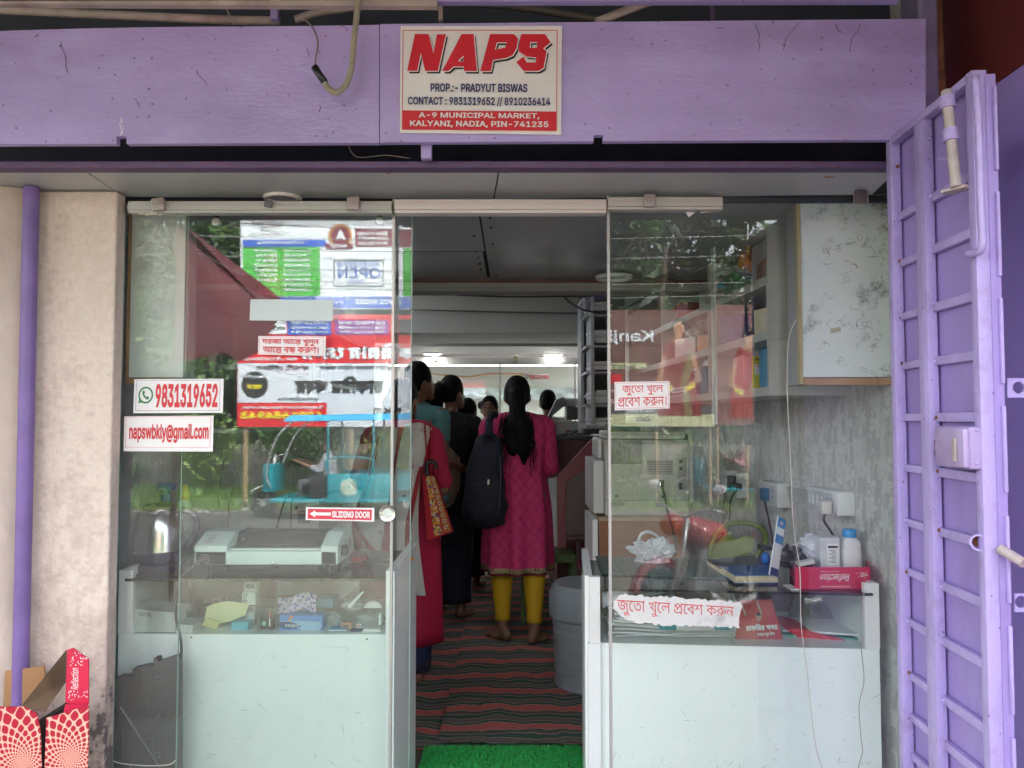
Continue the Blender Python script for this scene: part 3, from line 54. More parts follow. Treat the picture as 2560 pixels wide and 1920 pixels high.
def glyph_mesh(key,enc,bold):
    """flat triangles of one glyph, one unit per em, as (verts, faces)"""
    k=(key,bold)
    if k in _mc: return _mc[k]
    cs=_dec(enc); V=[];F=[]
    if cs:
        big=max(cs,key=lambda c:abs(_area(c))); s=1 if _area(big)<0 else -1
        if bold: cs=[_fat(c,-s*bold) for c in cs]
        P=[];E=[]
        for c in cs:
            b=len(P); P+=[Vector(p) for p in c]; E+=[(b+i,b+(i+1)%len(c)) for i in range(len(c))]
        v,e,f,*_=mathutils.geometry.delaunay_2d_cdt(P,E,[],0,1e-5)
        V=[(p.x,p.y) for p in v]
        for q in f:
            x=sum(v[i].x for i in q)/len(q); y=sum(v[i].y for i in q)/len(q)
            if _wind(x,y,cs): F.append(tuple(q))
    _mc[k]=(V,F); return V,F
def text_geo(s,bold=0,track=0):
    """(verts2d, faces, xmin, xmax, ymin, ymax) of a line of writing"""
    V=[];F=[];x=0
    if s in BNS:
        items=[(q,BNG[q],xx/1000) for q,xx in BNS[s][0]]
    else:
        items=[]
        for c in s:
            a,e=LAT.get(c,LAT[' ']); items.append((c,e,x)); x+=a/1000+track
    for key,e,xx in items:
        v,f=glyph_mesh(key,e,bold); b=len(V)
        V+=[(p[0]+xx,p[1]) for p in v]; F+=[tuple(b+i for i in q) for q in f]
    xs=[p[0] for p in V] or [0]; ys=[p[1] for p in V] or [0]
    return V,F,min(xs),max(xs),min(ys),max(ys)
# ---------------------------------------------------------------- measuring: a point at distance Y seen in direction (px,py)
def ray(px,py):
    a=(px-1280)/1920; b=(960-py)/1920
    return Vector((a,math.cos(TILT)-b*math.sin(TILT),math.sin(TILT)+b*math.cos(TILT)))
def at(px,py,Y): r=ray(px,py); return EYE+r*(Y/r.y)
def AX(px,Y,py=1047): return at(px,py,Y).x
def AZ(py,Y,px=1280): return at(px,py,Y).z
GLASS_Y=2.25
def mir(px,py,D):      # a point of the street, found through its reflection in the front glass
    p=at(px,py,D); return Vector((p.x,2*GLASS_Y-D,p.z))
WA=Vector((1.165,2.28)); WB=Vector((.87,7.7))
def wx(y): return WA.x+(WB.x-WA.x)*(y-WA.y)/(WB.y-WA.y)      # the right wall runs slightly inwards
def onwall(px,py,off=0):
    r=ray(px,py); s=(WB.x-WA.x)/(WB.y-WA.y); t=(WA.x-off-s*WA.y)/(r.x-s*r.y); return EYE+r*t
# ---------------------------------------------------------------- materials
_M={}
def N(nt,t,**k):
    n=nt.nodes.new(t)
    for a,b in k.items():
        if isinstance(a,str) and hasattr(n,a): setattr(n,a,b)
    return n
def M(name,col,rough=.5,var=.1,vs=4,dirt=0,dcol=(.07,.06,.05),ds=14,bump=0,bs=80,metal=0,spec=.5,stretch=(1,1,1),emit=0,sheen=0,coat=0,speck=0,spcol=(.03,.03,.03),trans=0):
    if name in _M: return _M[name]
    m=bpy.data.materials.new(name); m.use_nodes=True; nt=m.node_tree; B=nt.nodes['Principled BSDF']; L=nt.links.new
    tc=N(nt,'ShaderNodeTexCoord'); mp=N(nt,'ShaderNodeMapping'); mp.inputs['Scale'].default_value=stretch; L(tc.outputs['Object'],mp.inputs[0])
    co=mp.outputs[0]; c=(*col,1)
    n1=N(nt,'ShaderNodeTexNoise'); n1.inputs['Scale'].default_value=vs; n1.inputs['Detail'].default_value=6; L(co,n1.inputs['Vector'])
    mr=N(nt,'ShaderNodeMapRange'); mr.inputs[1].default_value=.3; mr.inputs[2].default_value=.7; mr.inputs[3].default_value=1-var; mr.inputs[4].default_value=1+var; L(n1.outputs[0],mr.inputs[0])
    mx=N(nt,'ShaderNodeMix',data_type='RGBA',blend_type='MULTIPLY'); mx.inputs[0].default_value=1; mx.inputs[6].default_value=c; L(mr.outputs[0],mx.inputs[7]); cur=mx.outputs[2]
    if dirt:
        n2=N(nt,'ShaderNodeTexNoise'); n2.inputs['Scale'].default_value=ds; n2.inputs['Detail'].default_value=9; n2.inputs['Roughness'].default_value=.7; L(co,n2.inputs['Vector'])
        r2=N(nt,'ShaderNodeMapRange'); r2.inputs[1].default_value=.52; r2.inputs[2].default_value=.78; r2.inputs[3].default_value=0; r2.inputs[4].default_value=dirt; L(n2.outputs[0],r2.inputs[0])
        m2=N(nt,'ShaderNodeMix',data_type='RGBA'); L(r2.outputs[0],m2.inputs[0]); L(cur,m2.inputs[6]); m2.inputs[7].default_value=(*dcol,1); cur=m2.outputs[2]
    if speck:
        n3=N(nt,'ShaderNodeTexVoronoi'); n3.inputs['Scale'].default_value=38; L(tc.outputs['Object'],n3.inputs['Vector'])
        n4=N(nt,'ShaderNodeTexNoise'); n4.inputs['Scale'].default_value=6; L(tc.outputs['Object'],n4.inputs['Vector'])
        mm=N(nt,'ShaderNodeMath',operation='MULTIPLY'); mm.inputs[1].default_value=speck*.3; L(n4.outputs[0],mm.inputs[0])
        m4=N(nt,'ShaderNodeMath',operation='LESS_THAN'); L(n3.outputs['Distance'],m4.inputs[0]); L(mm.outputs[0],m4.inputs[1])
        m5=N(nt,'ShaderNodeMath',operation='MULTIPLY'); L(m4.outputs[0],m5.inputs[0]); m5.inputs[1].default_value=.7
        m3=N(nt,'ShaderNodeMix',data_type='RGBA'); L(m5.outputs[0],m3.inputs[0]); L(cur,m3.inputs[6]); m3.inputs[7].default_value=(*spcol,1); cur=m3.outputs[2]
    L(cur,B.inputs['Base Color'])
    B.inputs['Roughness'].default_value=rough; B.inputs['Metallic'].default_value=metal; B.inputs['Specular IOR Level'].default_value=spec
    if sheen: B.inputs['Sheen Weight'].default_value=sheen
    if coat: B.inputs['Coat Weight'].default_value=coat; B.inputs['Coat Roughness'].default_value=.12
    if trans:
        B.inputs['Alpha'].default_value=1-trans
    if emit: B.inputs['Emission Color'].default_value=c; B.inputs['Emission Strength'].default_value=emit
    if bump:
        n5=N(nt,'ShaderNodeTexNoise'); n5.inputs['Scale'].default_value=bs; n5.inputs['Detail'].default_value=5; L(co,n5.inputs['Vector'])
        b=N(nt,'ShaderNodeBump'); b.inputs['Strength'].default_value=bump; b.inputs['Distance'].default_value=.01; L(n5.outputs[0],b.inputs['Height']); L(b.outputs[0],B.inputs['Normal'])
    _M[name]=m; return m
def glass_mat(name='glass',tint=(.93,.97,.95),extra=.05,rough=0,dust=.04):
    if name in _M: return _M[name]
    m=bpy.data.materials.new(name); m.use_nodes=True; nt=m.node_tree; nt.nodes.clear(); L=nt.links.new
    t=N(nt,'ShaderNodeBsdfTransparent'); t.inputs[0].default_value=(*tint,1)
    g=N(nt,'ShaderNodeBsdfGlossy'); g.inputs['Roughness'].default_value=rough; g.inputs[0].default_value=(1,1,1,1)
    f=N(nt,'ShaderNodeFresnel'); gb=N(nt,'ShaderNodeNewGeometry'); io=N(nt,'ShaderNodeMapRange'); io.inputs[3].default_value=1.5; io.inputs[4].default_value=1/1.5; L(gb.outputs['Backfacing'],io.inputs[0]); L(io.outputs[0],f.inputs[0])
    a=N(nt,'ShaderNodeMath',operation='ADD'); a.inputs[1].default_value=extra; L(f.outputs[0],a.inputs[0])
    mx=N(nt,'ShaderNodeMixShader'); L(a.outputs[0],mx.inputs[0]); L(t.outputs[0],mx.inputs[1]); L(g.outputs[0],mx.inputs[2])
    tc=N(nt,'ShaderNodeTexCoord'); no=N(nt,'ShaderNodeTexNoise'); no.inputs['Scale'].default_value=5; no.inputs['Detail'].default_value=10; L(tc.outputs['Object'],no.inputs['Vector'])
    mr=N(nt,'ShaderNodeMapRange'); mr.inputs[1].default_value=.4; mr.inputs[2].default_value=.8; mr.inputs[3].default_value=dust*.35; mr.inputs[4].default_value=dust*2.2; L(no.outputs[0],mr.inputs[0])
    d=N(nt,'ShaderNodeBsdfDiffuse'); d.inputs[0].default_value=(.6,.6,.58,1)
    m2=N(nt,'ShaderNodeMixShader'); L(mr.outputs[0],m2.inputs[0]); L(mx.outputs[0],m2.inputs[1]); L(d.outputs[0],m2.inputs[2])
    o=N(nt,'ShaderNodeOutputMaterial'); L(m2.outputs[0],o.inputs[0]); _M[name]=m; return m
def ramp_mat(name,build,rough=.6,bumpsrc=None):
    """build(nt, tc) returns the colour socket (and may return a height socket)"""
    if name in _M: return _M[name]
    m=bpy.data.materials.new(name); m.use_nodes=True; nt=m.node_tree; B=nt.nodes['Principled BSDF']; B.inputs['Roughness'].default_value=rough
    tc=N(nt,'ShaderNodeTexCoord'); r=build(nt,tc,B)
    if r is not None: nt.links.new(r,B.inputs['Base Color'])
    _M[name]=m; return m
def ramp(nt,src,stops,const=False):
    r=nt.nodes.new('ShaderNodeValToRGB'); cr=r.color_ramp
    if const: cr.interpolation='CONSTANT'
    while len(cr.elements)<len(stops): cr.elements.new(.5)
    for e,(p,c) in zip(cr.elements,stops): e.position=p; e.color=(*c,1)
    nt.links.new(src,r.inputs[0]); return r.outputs[0]
# ---------------------------------------------------------------- objects
MW={}
def _tag(o,label=None,cat=None,group=None,kind=None):
    if label: o['label']=label
    if cat: o['category']=cat
    if group: o['group']=group
    if kind: o['kind']=kind
    return o
def thing(name,label,cat,loc,rz=0,group=None):
    o=bpy.data.objects.new(name,None); COL.objects.link(o); o.empty_display_size=.05
    o.location=loc; o.rotation_euler=(0,0,rz); MW[o]=Matrix.Translation(Vector(loc))@Matrix.Rotation(rz,4,'Z')
    return _tag(o,label,cat,group)
class G:
    def __init__(s): s.bm=bmesh.new()
    def box(s,x0,x1,y0,y1,z0,z1,bev=0):
        x0,x1=sorted((x0,x1)); y0,y1=sorted((y0,y1)); z0,z1=sorted((z0,z1))
        return s.hexa([(x0,y0,z0),(x1,y0,z0),(x1,y1,z0),(x0,y1,z0)],[(x0,y0,z1),(x1,y0,z1),(x1,y1,z1),(x0,y1,z1)],bev)
    def hexa(s,lo,hi,bev=0):
        bm=s.bm; a=[bm.verts.new(p) for p in lo]; b=[bm.verts.new(p) for p in hi]; n=len(a)
        f=[bm.faces.new(a[::-1]),bm.faces.new(b)]+[bm.faces.new((a[i],a[(i+1)%n],b[(i+1)%n],b[i])) for i in range(n)]
        if bev:
            es={e for q in f for e in q.edges}
            bmesh.ops.bevel(bm,geom=list(es),offset=bev,segments=2,affect='EDGES',profile=.5)
        return s
    def obox(s,c,sz,R=None,bev=0):
        R=R or Matrix.Identity(3); c=Vector(c); h=[q/2 for q in sz]
        f=lambda x,y,z: c+R@Vector((x*h[0],y*h[1],z*h[2]))
        return s.hexa([f(-1,-1,-1),f(1,-1,-1),f(1,1,-1),f(-1,1,-1)],[f(-1,-1,1),f(1,-1,1),f(1,1,1),f(-1,1,1)],bev)
    def prism(s,pts,d,bev=0):
        d=Vector(d); return s.hexa([Vector(p) for p in pts],[Vector(p)+d for p in pts],bev)
    def slab(s,tl,tr,br,bl,th,bev=0):      # a quad thickened away from its front
        n=((tr-tl).cross(bl-tl)).normalized(); return s.prism([tl,tr,br,bl],n*th,bev)
    def poly(s,pts): s.bm.faces.new([s.bm.verts.new(p) for p in pts]); return s
    def loft(s,rings,caps=True,closed=True):
        bm=s.bm; R=[[bm.verts.new(p) for p in r] for r in rings]; n=len(R[0])
        for a,b in zip(R,R[1:]):
            for i in range(n if closed else n-1): bm.faces.new((a[i],a[(i+1)%n],b[(i+1)%n],b[i]))
        if caps and closed: bm.faces.new(R[0][::-1]); bm.faces.new(R[-1])
        return s
    def tube(s,pts,r,seg=7,caps=True):
        pts=[Vector(p) for p in pts]; rr=r if isinstance(r,(list,tuple)) else [r]*len(pts)
        rings=[]; u=None
        for i,p in enumerate(pts):
            t=(pts[min(i+1,len(pts)-1)]-pts[max(i-1,0)]).normalized()
            if u is None: u=t.orthogonal().normalized()
            else: u=(u-t*u.dot(t)); u=u.normalized() if u.length>1e-6 else t.orthogonal().normalized()
            v=t.cross(u); rings.append([p+(u*math.cos(k*2*math.pi/seg)+v*math.sin(k*2*math.pi/seg))*rr[i] for k in range(seg)])
        return s.loft(rings,caps)
    def cyl(s,a,b,r0,r1=None,seg=16): return s.tube([a,b],[r0,r0 if r1 is None else r1],seg)
    def lathe(s,c,prof,seg=28,ax='z'):
        c=Vector(c); rings=[]
        for r,h in prof:
            ring=[]
            for k in range(seg):
                a=2*math.pi*k/seg; x,y=r*math.cos(a),r*math.sin(a)
                ring.append(c+(Vector((x,y,h)) if ax=='z' else Vector((x,h,y)) if ax=='y' else Vector((h,x,y))))
            rings.append(ring)
        return s.loft(rings)
    def ell(s,c,r,u=14,v=10,R=None):
        rings=[]; c=Vector(c)
        for j in range(1,v):
            ph=math.pi*j/v-math.pi/2
            rings.append([c+((R or Matrix.Identity(3))@Vector((r[0]*math.cos(ph)*math.cos(2*math.pi*k/u),r[1]*math.cos(ph)*math.sin(2*math.pi*k/u),r[2]*math.sin(ph)))) for k in range(u)])
        return s.loft(rings)
    def bend(s,f):
        for v in s.bm.verts: v.co=f(v.co)
        return s
    def out(s,name,mat,parent=None,label=None,cat=None,group=None,kind=None,smooth=False,local=False,base=None):
        bm=s.bm; bmesh.ops.recalc_face_normals(bm,faces=bm.faces)
        me=bpy.data.meshes.new(name)
        if parent is not None:
            if not local:
                I=MW[parent].inverted(); bm.transform(I)
            o=bpy.data.objects.new(name,me); MW[o]=MW[parent]
        else:
            xs=[v.co for v in bm.verts]
            b=Vector(base) if base else Vector(((min(v.x for v in xs)+max(v.x for v in xs))/2,(min(v.y for v in xs)+max(v.y for v in xs))/2,min(v.z for v in xs)))
            bm.transform(Matrix.Translation(-b)); o=bpy.data.objects.new(name,me); o.location=b; MW[o]=Matrix.Translation(b)
        bm.to_mesh(me); bm.free()
        if smooth: me.shade_smooth()
        if smooth=='auto': me.set_sharp_from_angle(angle=math.radians(38))
        me.materials.append(mat); COL.objects.link(o)
        if parent is not None: o.parent=parent
        return _tag(o,label,cat,group,kind)
def smoothpts(pts,n=6):
    """a Catmull-Rom curve through points"""
    P=[Vector(p) for p in pts]; P=[P[0]*2-P[1]]+P+[P[-1]*2-P[-2]]; o=[]
    for i in range(1,len(P)-2):
        a,b,c,d=P[i-1:i+3]
        for k in range(n):
            t=k/n; o.append(.5*((2*b)+(c-a)*t+(2*a-5*b+4*c-d)*t*t+(3*b-3*c+d-a)*t**3))
    return o+[P[-2]]
def rot(axis,deg): return Matrix.Rotation(math.radians(deg),3,axis)
# ---- flat print on a quad (tl,tr,br,bl)
class Q:
    def __init__(s,tl,tr,br,bl): s.c=[Vector(p) for p in (tl,tr,br,bl)]; s.n=((s.c[3]-s.c[0]).cross(s.c[1]-s.c[0])).normalized()
    def p(s,u,v,lift=0):
        a,b,c,d=s.c; return (a*(1-u)+b*u)*(1-v)+(d*(1-u)+c*u)*v+s.n*lift
    def sub(s,u0,v0,u1,v1,lift=0): return Q(s.p(u0,v0,lift),s.p(u1,v0,lift),s.p(u1,v1,lift),s.p(u0,v1,lift))
    def rect(s,parent,name,u0,v0,u1,v1,mat,lift=.0008,label=None):
        return G().poly([s.p(u0,v0,lift),s.p(u0,v1,lift),s.p(u1,v1,lift),s.p(u1,v0,lift)]).out(name,mat,parent,label=label)
    def shape(s,parent,name,uv,mat,lift=.0008,th=0): 
        pts=[s.p(u,v,lift) for u,v in uv]
        tris=mathutils.geometry.tessellate_polygon([pts]); g=G(); vs=[g.bm.verts.new(p) for p in pts]
        for t in tris: g.bm.faces.new([vs[i] for i in t])
        return g.out(name,mat,parent)
    def border(s,parent,name,u0,v0,u1,v1,tu,tv,mat,lift=.0008):
        g=G(); f=lambda a,b,c,d:g.poly([s.p(a,b,lift),s.p(a,d,lift),s.p(c,d,lift),s.p(c,b,lift)])
        f(u0,v0,u1,v0+tv); f(u0,v1-tv,u1,v1); f(u0,v0+tv,u0+tu,v1-tv); f(u1-tu,v0+tv,u1,v1-tv); return g.out(name,mat,parent)
    def text(s,parent,txt,u0,v0,u1,v1,mat,bold=.02,lift=.0014,name='lettering',slant=0,keep=None,track=0):
        V,F,x0,x1,y0,y1=text_geo(txt,bold,track)
        if not F: return None
        y0,y1=(keep if keep else (y0,y1))
        me=bpy.data.meshes.new(name); I=MW[parent].inverted(); P=[]
        for x,y in V:
            x+=slant*(y-y0); P.append(I@s.p(u0+(x-x0)/(x1-x0)*(u1-u0),v1-(y-y0)/(y1-y0)*(v1-v0),lift))
        me.from_pydata(P,[],F); me.materials.append(mat)
        o=bpy.data.objects.new(name,me); COL.objects.link(o); o.parent=parent; MW[o]=MW[parent]; return o
def pxq(x0,y0,x1,y1,Y): return Q(at(x0,y0,Y),at(x1,y0,Y),at(x1,y1,Y),at(x0,y1,Y))
def pxq4(a,b,c,d,Y): return Q(at(*a,Y),at(*b,Y),at(*c,Y),at(*d,Y))
def sheet(q,name,mat,th=.001,parent=None,**k):
    a,b,c,d=q.c; g=G().hexa([p-q.n*th for p in (a,b,c,d)],[a,b,c,d]); return g.out(name,mat,parent,**k)
def ring_arc(c,R,a0,a1,n,r,plane='xz',seg=6,g=None,sq=1):
    g=g or G(); c=Vector(c); pts=[]
    for i in range(n+1):
        a=math.radians(a0+(a1-a0)*i/n); u,v=R*math.cos(a),R*sq*math.sin(a)
        pts.append(c+(Vector((u,0,v)) if plane=='xz' else Vector((u,v,0)) if plane=='xy' else Vector((0,u,v))))
    return g.tube(pts,r,seg)
def crumple(c,r,mat,name,parent=None,seed=1,n=3,amp=.35,**k):
    g=G(); bmesh.ops.create_icosphere(g.bm,subdivisions=n,radius=1)
    for v in g.bm.verts:
        d=noise.noise(v.co*2.2+Vector((seed,0,0)))*amp+abs(noise.noise(v.co*5+Vector((0,seed,0))))*amp*.8
        v.co=Vector(c)+Vector((v.co.x*r[0],v.co.y*r[1],v.co.z*r[2]))*(1+d-.15)
    return g.out(name,mat,parent,**k)
# ================================================================ THE SHOPFRONT SHELL
V=Vector
cream=M('cream_plaster',(.60,.49,.41),.85,.09,5,dirt=.35,dcol=(.30,.23,.19),ds=5,bump=.5,bs=38,speck=.25,spcol=(.25,.2,.17))
def cream_low(nt,tc,B):
    L=nt.links.new; s=N(nt,'ShaderNodeSeparateXYZ'); L(tc.outputs['Object'],s.inputs[0])
    n=N(nt,'ShaderNodeTexNoise'); n.inputs['Scale'].default_value=3.5; n.inputs['Detail'].default_value=10; n.inputs['Roughness'].default_value=.68; L(tc.outputs['Object'],n.inputs[0])
    f=N(nt,'ShaderNodeTexNoise'); f.inputs['Scale'].default_value=55; f.inputs['Detail'].default_value=6; L(tc.outputs['Object'],f.inputs[0])
    h=N(nt,'ShaderNodeMapRange'); h.inputs[1].default_value=1.15; h.inputs[2].default_value=.45; h.inputs[3].default_value=0; h.inputs[4].default_value=.42; L(s.outputs[2],h.inputs[0])
    a=N(nt,'ShaderNodeMath',operation='ADD'); L(h.outputs[0],a.inputs[0]); L(n.outputs[0],a.inputs[1])
    b=N(nt,'ShaderNodeMath',operation='MULTIPLY_ADD'); b.inputs[1].default_value=.35; L(f.outputs[0],b.inputs[0]); L(a.outputs[0],b.inputs[2])
    bu=N(nt,'ShaderNodeBump'); bu.inputs['Strength'].default_value=.7; bu.inputs['Distance'].default_value=.01; L(f.outputs[0],bu.inputs['Height']); L(bu.outputs[0],B.inputs['Normal'])
    return ramp(nt,b.outputs[0],[(.4,(.73,.63,.55)),(.56,(.66,.55,.47)),(.64,(.72,.61,.53)),(.74,(.62,.51,.44)),(.9,(.48,.38,.33)),(1.0,(.33,.26,.23)),(1.12,(.13,.11,.11))])
cream_wall=ramp_mat('cream_plaster_stained_low',cream_low,.85)
purple=M('purple_paint',(.44,.35,.67),.36,.22,1.6,dirt=.75,dcol=(.50,.46,.76),ds=3.2,bump=.16,bs=45,stretch=(1,1,2.5),speck=.62,spcol=(.09,.06,.14))
purple_pipe=M('purple_pipe_paint',(.19,.12,.34),.4,.2,6,dirt=.3,dcol=(.12,.07,.2),bump=.2,bs=40)
purple_dark=M('purple_beam_paint',(.12,.07,.16),.55,.15,5,dirt=.6,dcol=(.09,.04,.06),ds=20,bump=.3,bs=50)
gatep=M('purple_gate_paint',(.46,.37,.70),.38,.12,4,dirt=.6,dcol=(.30,.20,.34),ds=20,bump=.4,bs=45,speck=.6,spcol=(.12,.07,.1))
gatesheet=M('purple_gate_sheet',(.36,.27,.60),.42,.14,3,dirt=.7,dcol=(.20,.13,.30),ds=5,bump=.12,bs=30,stretch=(1,1,.3))
maroon=M('dark_red_paint',(.17,.03,.03),.5,.15,2,dirt=.2,bump=.1,bs=30)
rust=M('rust',(.22,.08,.04),.85,.4,25,dirt=.5,dcol=(.06,.03,.02),bump=.8,bs=90)
sheetdark=M('tin_roof_sheet',(.05,.055,.075),.6,.3,5,dirt=.4,dcol=(.1,.08,.07),bump=.2,bs=20)
pipep=M('worn_pipe_paint',(.45,.36,.33),.6,.2,9,dirt=.7,dcol=(.25,.07,.06),ds=7,bump=.4,bs=60)
soffitm=M('grey_laminate_soffit',(.46,.47,.47),.34,.05,2,dirt=.12,dcol=(.25,.2,.18),ds=6,bump=.06,bs=6,speck=.22,spcol=(.08,.06,.05))
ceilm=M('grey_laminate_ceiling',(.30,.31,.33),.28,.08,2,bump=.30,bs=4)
alu=M('anodised_aluminium',(.62,.58,.54),.38,.06,5,metal=.25,dirt=.25,dcol=(.35,.3,.27),ds=18,stretch=(.4,1,3),bump=.05)
alu2=M('grey_aluminium',(.50,.50,.49),.35,.06,5,metal=.4,dirt=.15)
white=M('white_laminate',(.80,.83,.82),.3,.03,2,dirt=.12,dcol=(.45,.42,.38),ds=4,speck=.14,spcol=(.12,.1,.09),stretch=(1,1,1))
mint=M('pale_green_laminate',(.81,.88,.85),.28,.05,1.6,dirt=.4,dcol=(.58,.62,.59),ds=3,speck=.12,spcol=(.16,.15,.13),coat=.2)
edgew=M('white_edge_band',(.80,.80,.78),.4,.03,dirt=.25,dcol=(.4,.36,.32),ds=20)
greyw=M('grey_painted_wall',(.30,.31,.32),.75,.12,4,dirt=.2,dcol=(.15,.14,.14),bump=.5,bs=45)
dark=M('dark_void',(.02,.02,.025),.9)
black=M('black_plastic',(.02,.02,.022),.35,.1,10)
G().box(-40,40,-60,2.12,-.30,-.25).out('ground',M('road_dust',(.11,.10,.08),.9,.25,1.5,dirt=.5,dcol=(.09,.08,.06),ds=3,bump=.5,bs=25),kind='structure')
G().box(-40,40,8.6,60,-.40,-.27).out('ground',M('pale_concrete',(.42,.41,.38),.9,.15,2),kind='structure')
G().box(-2.6,2.6,2.12,8.6,-.27,0).out('floor',M('cement_floor',(.22,.19,.16),.8,.2,6,dirt=.4,bump=.2),kind='structure')
# --- left walls
xp=at(305,1300,2.2).x
PL=2.19; SOFZ=at(1280,418,1.99).z
G().hexa([(-3.2,1.30,-.25),(AX(47,2.17),2.17,-.25),(AX(47,2.17),2.5,-.25),(-3.2,2.5,-.25)],[(-3.2,1.30,SOFZ-.002),(AX(47,2.17),2.17,SOFZ-.002),(AX(47,2.17),2.5,SOFZ-.002),(-3.2,2.5,SOFZ-.002)]).out('wall',M('pinkish_plaster',(.56,.46,.40),.85,.12,5,dirt=.5,dcol=(.68,.62,.55),ds=11,bump=.6,bs=30),kind='structure')
x0=AX(48,PL); x1=-1.14
G().box(x0,x1,PL,2.243,-.25,SOFZ-.003,.006).out('pillar',cream_wall,label='cream plaster pillar left of the shop glass, blackened near its foot',cat='pillar')
G().box(-1.45,-1.245,2.244,7.7,-.0,SOFZ-.003).out('side_wall',greyw,kind='structure')
g=G(); g.cyl((AX(66,2.14),2.155,-.25),(AX(62,2.155),2.155,SOFZ-.004),.021,.021,16)
g.out('drain_pipe',purple_pipe,smooth='auto',label='purple painted downpipe in the corner beside the cream pillar',cat='pipe')
# cement drips on the far left wall
# --- right walls and pier
def wallpaper(nt,tc,B):
    L=nt.links.new; mp=N(nt,'ShaderNodeMapping'); mp.inputs['Scale'].default_value=(1,40,19); L(tc.outputs['Object'],mp.inputs[0])
    v=N(nt,'ShaderNodeTexVoronoi',distance='CHEBYCHEV'); v.inputs['Scale'].default_value=1; v.inputs['Randomness'].default_value=1; L(mp.outputs[0],v.inputs['Vector'])
    n=N(nt,'ShaderNodeTexNoise'); n.inputs['Scale'].default_value=60; n.inputs['Detail'].default_value=6; L(tc.outputs['Object'],n.inputs[0])
    s=N(nt,'ShaderNodeSeparateColor'); L(v.outputs['Color'],s.inputs[0])
    a=N(nt,'ShaderNodeMath',operation='MULTIPLY_ADD'); a.inputs[1].default_value=.6; L(s.outputs[0],a.inputs[0])
    k=N(nt,'ShaderNodeMath',operation='MULTIPLY'); k.inputs[1].default_value=.8; L(n.outputs[0],k.inputs[0]); L(k.outputs[0],a.inputs[2])
    B.inputs['Roughness'].default_value=.5
    bu=N(nt,'ShaderNodeBump'); bu.inputs['Strength'].default_value=.5; bu.inputs['Distance'].default_value=.003; L(a.outputs[0],bu.inputs['Height']); L(bu.outputs[0],B.inputs['Normal'])
    return ramp(nt,a.outputs[0],[(.25,(.45,.44,.43)),(.5,(.50,.49,.48)),(.66,(.54,.53,.52)),(.72,(.70,.70,.68)),(.9,(.60,.60,.58))])
wpaper=ramp_mat('silver_wallpaper',wallpaper,.5)
G().hexa([(WA.x,WA.y,-.25),(WB.x,WB.y,-.25),(WB.x+.2,WB.y,-.25),(WA.x+.11,WA.y,-.25)],[(WA.x,WA.y,2.6),(WB.x,WB.y,2.6),(WB.x+.2,WB.y,2.6),(WA.x+.11,WA.y,2.6)]).out('side_wall',wpaper,kind='structure')
G().box(1.155,1.185,2.20,2.272,-.25,SOFZ-.004).out('wall_edge',cream,kind='structure')
G().box(1.245,1.40,1.0,2.6,-.25,2.19).out('wall',M('purple_wall_paint',(.45,.33,.78),.5,.1,2,dirt=.25,dcol=(.35,.26,.6),ds=4,bump=.15,bs=20),kind='structure')
G().box(1.243,1.40,1.0,2.6,2.192,4.2).out('wall',maroon,kind='structure')
G().box(1.19,1.243,2.19,2.26,-.25,3.2).out('wall_edge',gatesheet,kind='structure')
# purple pier right of the fascia and rusty pipe
g=G(); g.box(AX(2322,2.0),AX(2372,2.0),2.0,2.1,1.98,3.0,.008)
g.out('pier',M('grey_purple_plaster',(.24,.19,.34),.8,.15,8,dirt=.4,bump=.6,bs=40),label='rough grey purple pier between the fascia board and the red wall',cat='pier')
G().tube([(AX(2380,2.03),2.04,3.0),(AX(2376,2.03),2.04,2.4),(AX(2384,2.03),2.04,2.0)],.012,8).out('rusty_pipe',rust,smooth=True,label='thin rusty pipe running down beside the purple pier',cat='pipe')
# --- fascia: two boards
FY=1.90
def board(px0,px1,pt0,pt1,pb0,pb1,notch=None,bow=0,y=FY):
    """a fascia board; top runs pt0..pt1, bottom pb0..pb1, a cable notch cut into the lower edge"""
    g=G(); top=[];bot=[];n=24
    for i in range(n+1):
        u=i/n; px=px0+(px1-px0)*u; top.append(at(px,pt0+(pt1-pt0)*u-bow*math.sin(math.pi*u)**2,y)); bot.append(at(px,pb0+(pb1-pb0)*u,y))
    if notch:
        a,b,h=notch; nb=[]
        for p in bot: nb.append(p)
        A=at(a,pb0,y); Bp=at(b,pb0,y); z=at(a,h,y).z; zb=bot[n//2].z
        left=[p for p in bot if p.x<A.x-.004]; right=[p for p in bot if p.x>Bp.x+.004]
        low=left+[V((A.x,y,left[-1].z)),V((A.x,y,z)),V((Bp.x,y,z)),V((Bp.x,y,right[0].z))]+right
    else: low=bot
    pts=top+low[::-1]; tris=mathutils.geometry.tessellate_polygon([pts]); 
    f=[g.bm.verts.new(p) for p in pts]; b=[g.bm.verts.new(p+V((0,.018,0))) for p in pts]
    for t in tris: g.bm.faces.new([f[i] for i in t]); g.bm.faces.new([b[i] for i in t][::-1])
    m=len(pts)
    for i in range(m): g.bm.faces.new((f[i],f[(i+1)%m],b[(i+1)%m],b[i]))
    return g
fas=thing('fascia','long purple fascia board over the shopfront with cable notches in its lower edge','fascia',(0,FY,1.9))
board(-420,948,90,62,362,357,(291,316,341),bow=6).out('board',purple,fas,smooth='auto')
board(950,2314,60,47,356,349,(1484,1508,338)).out('board',purple,fas,smooth='auto')
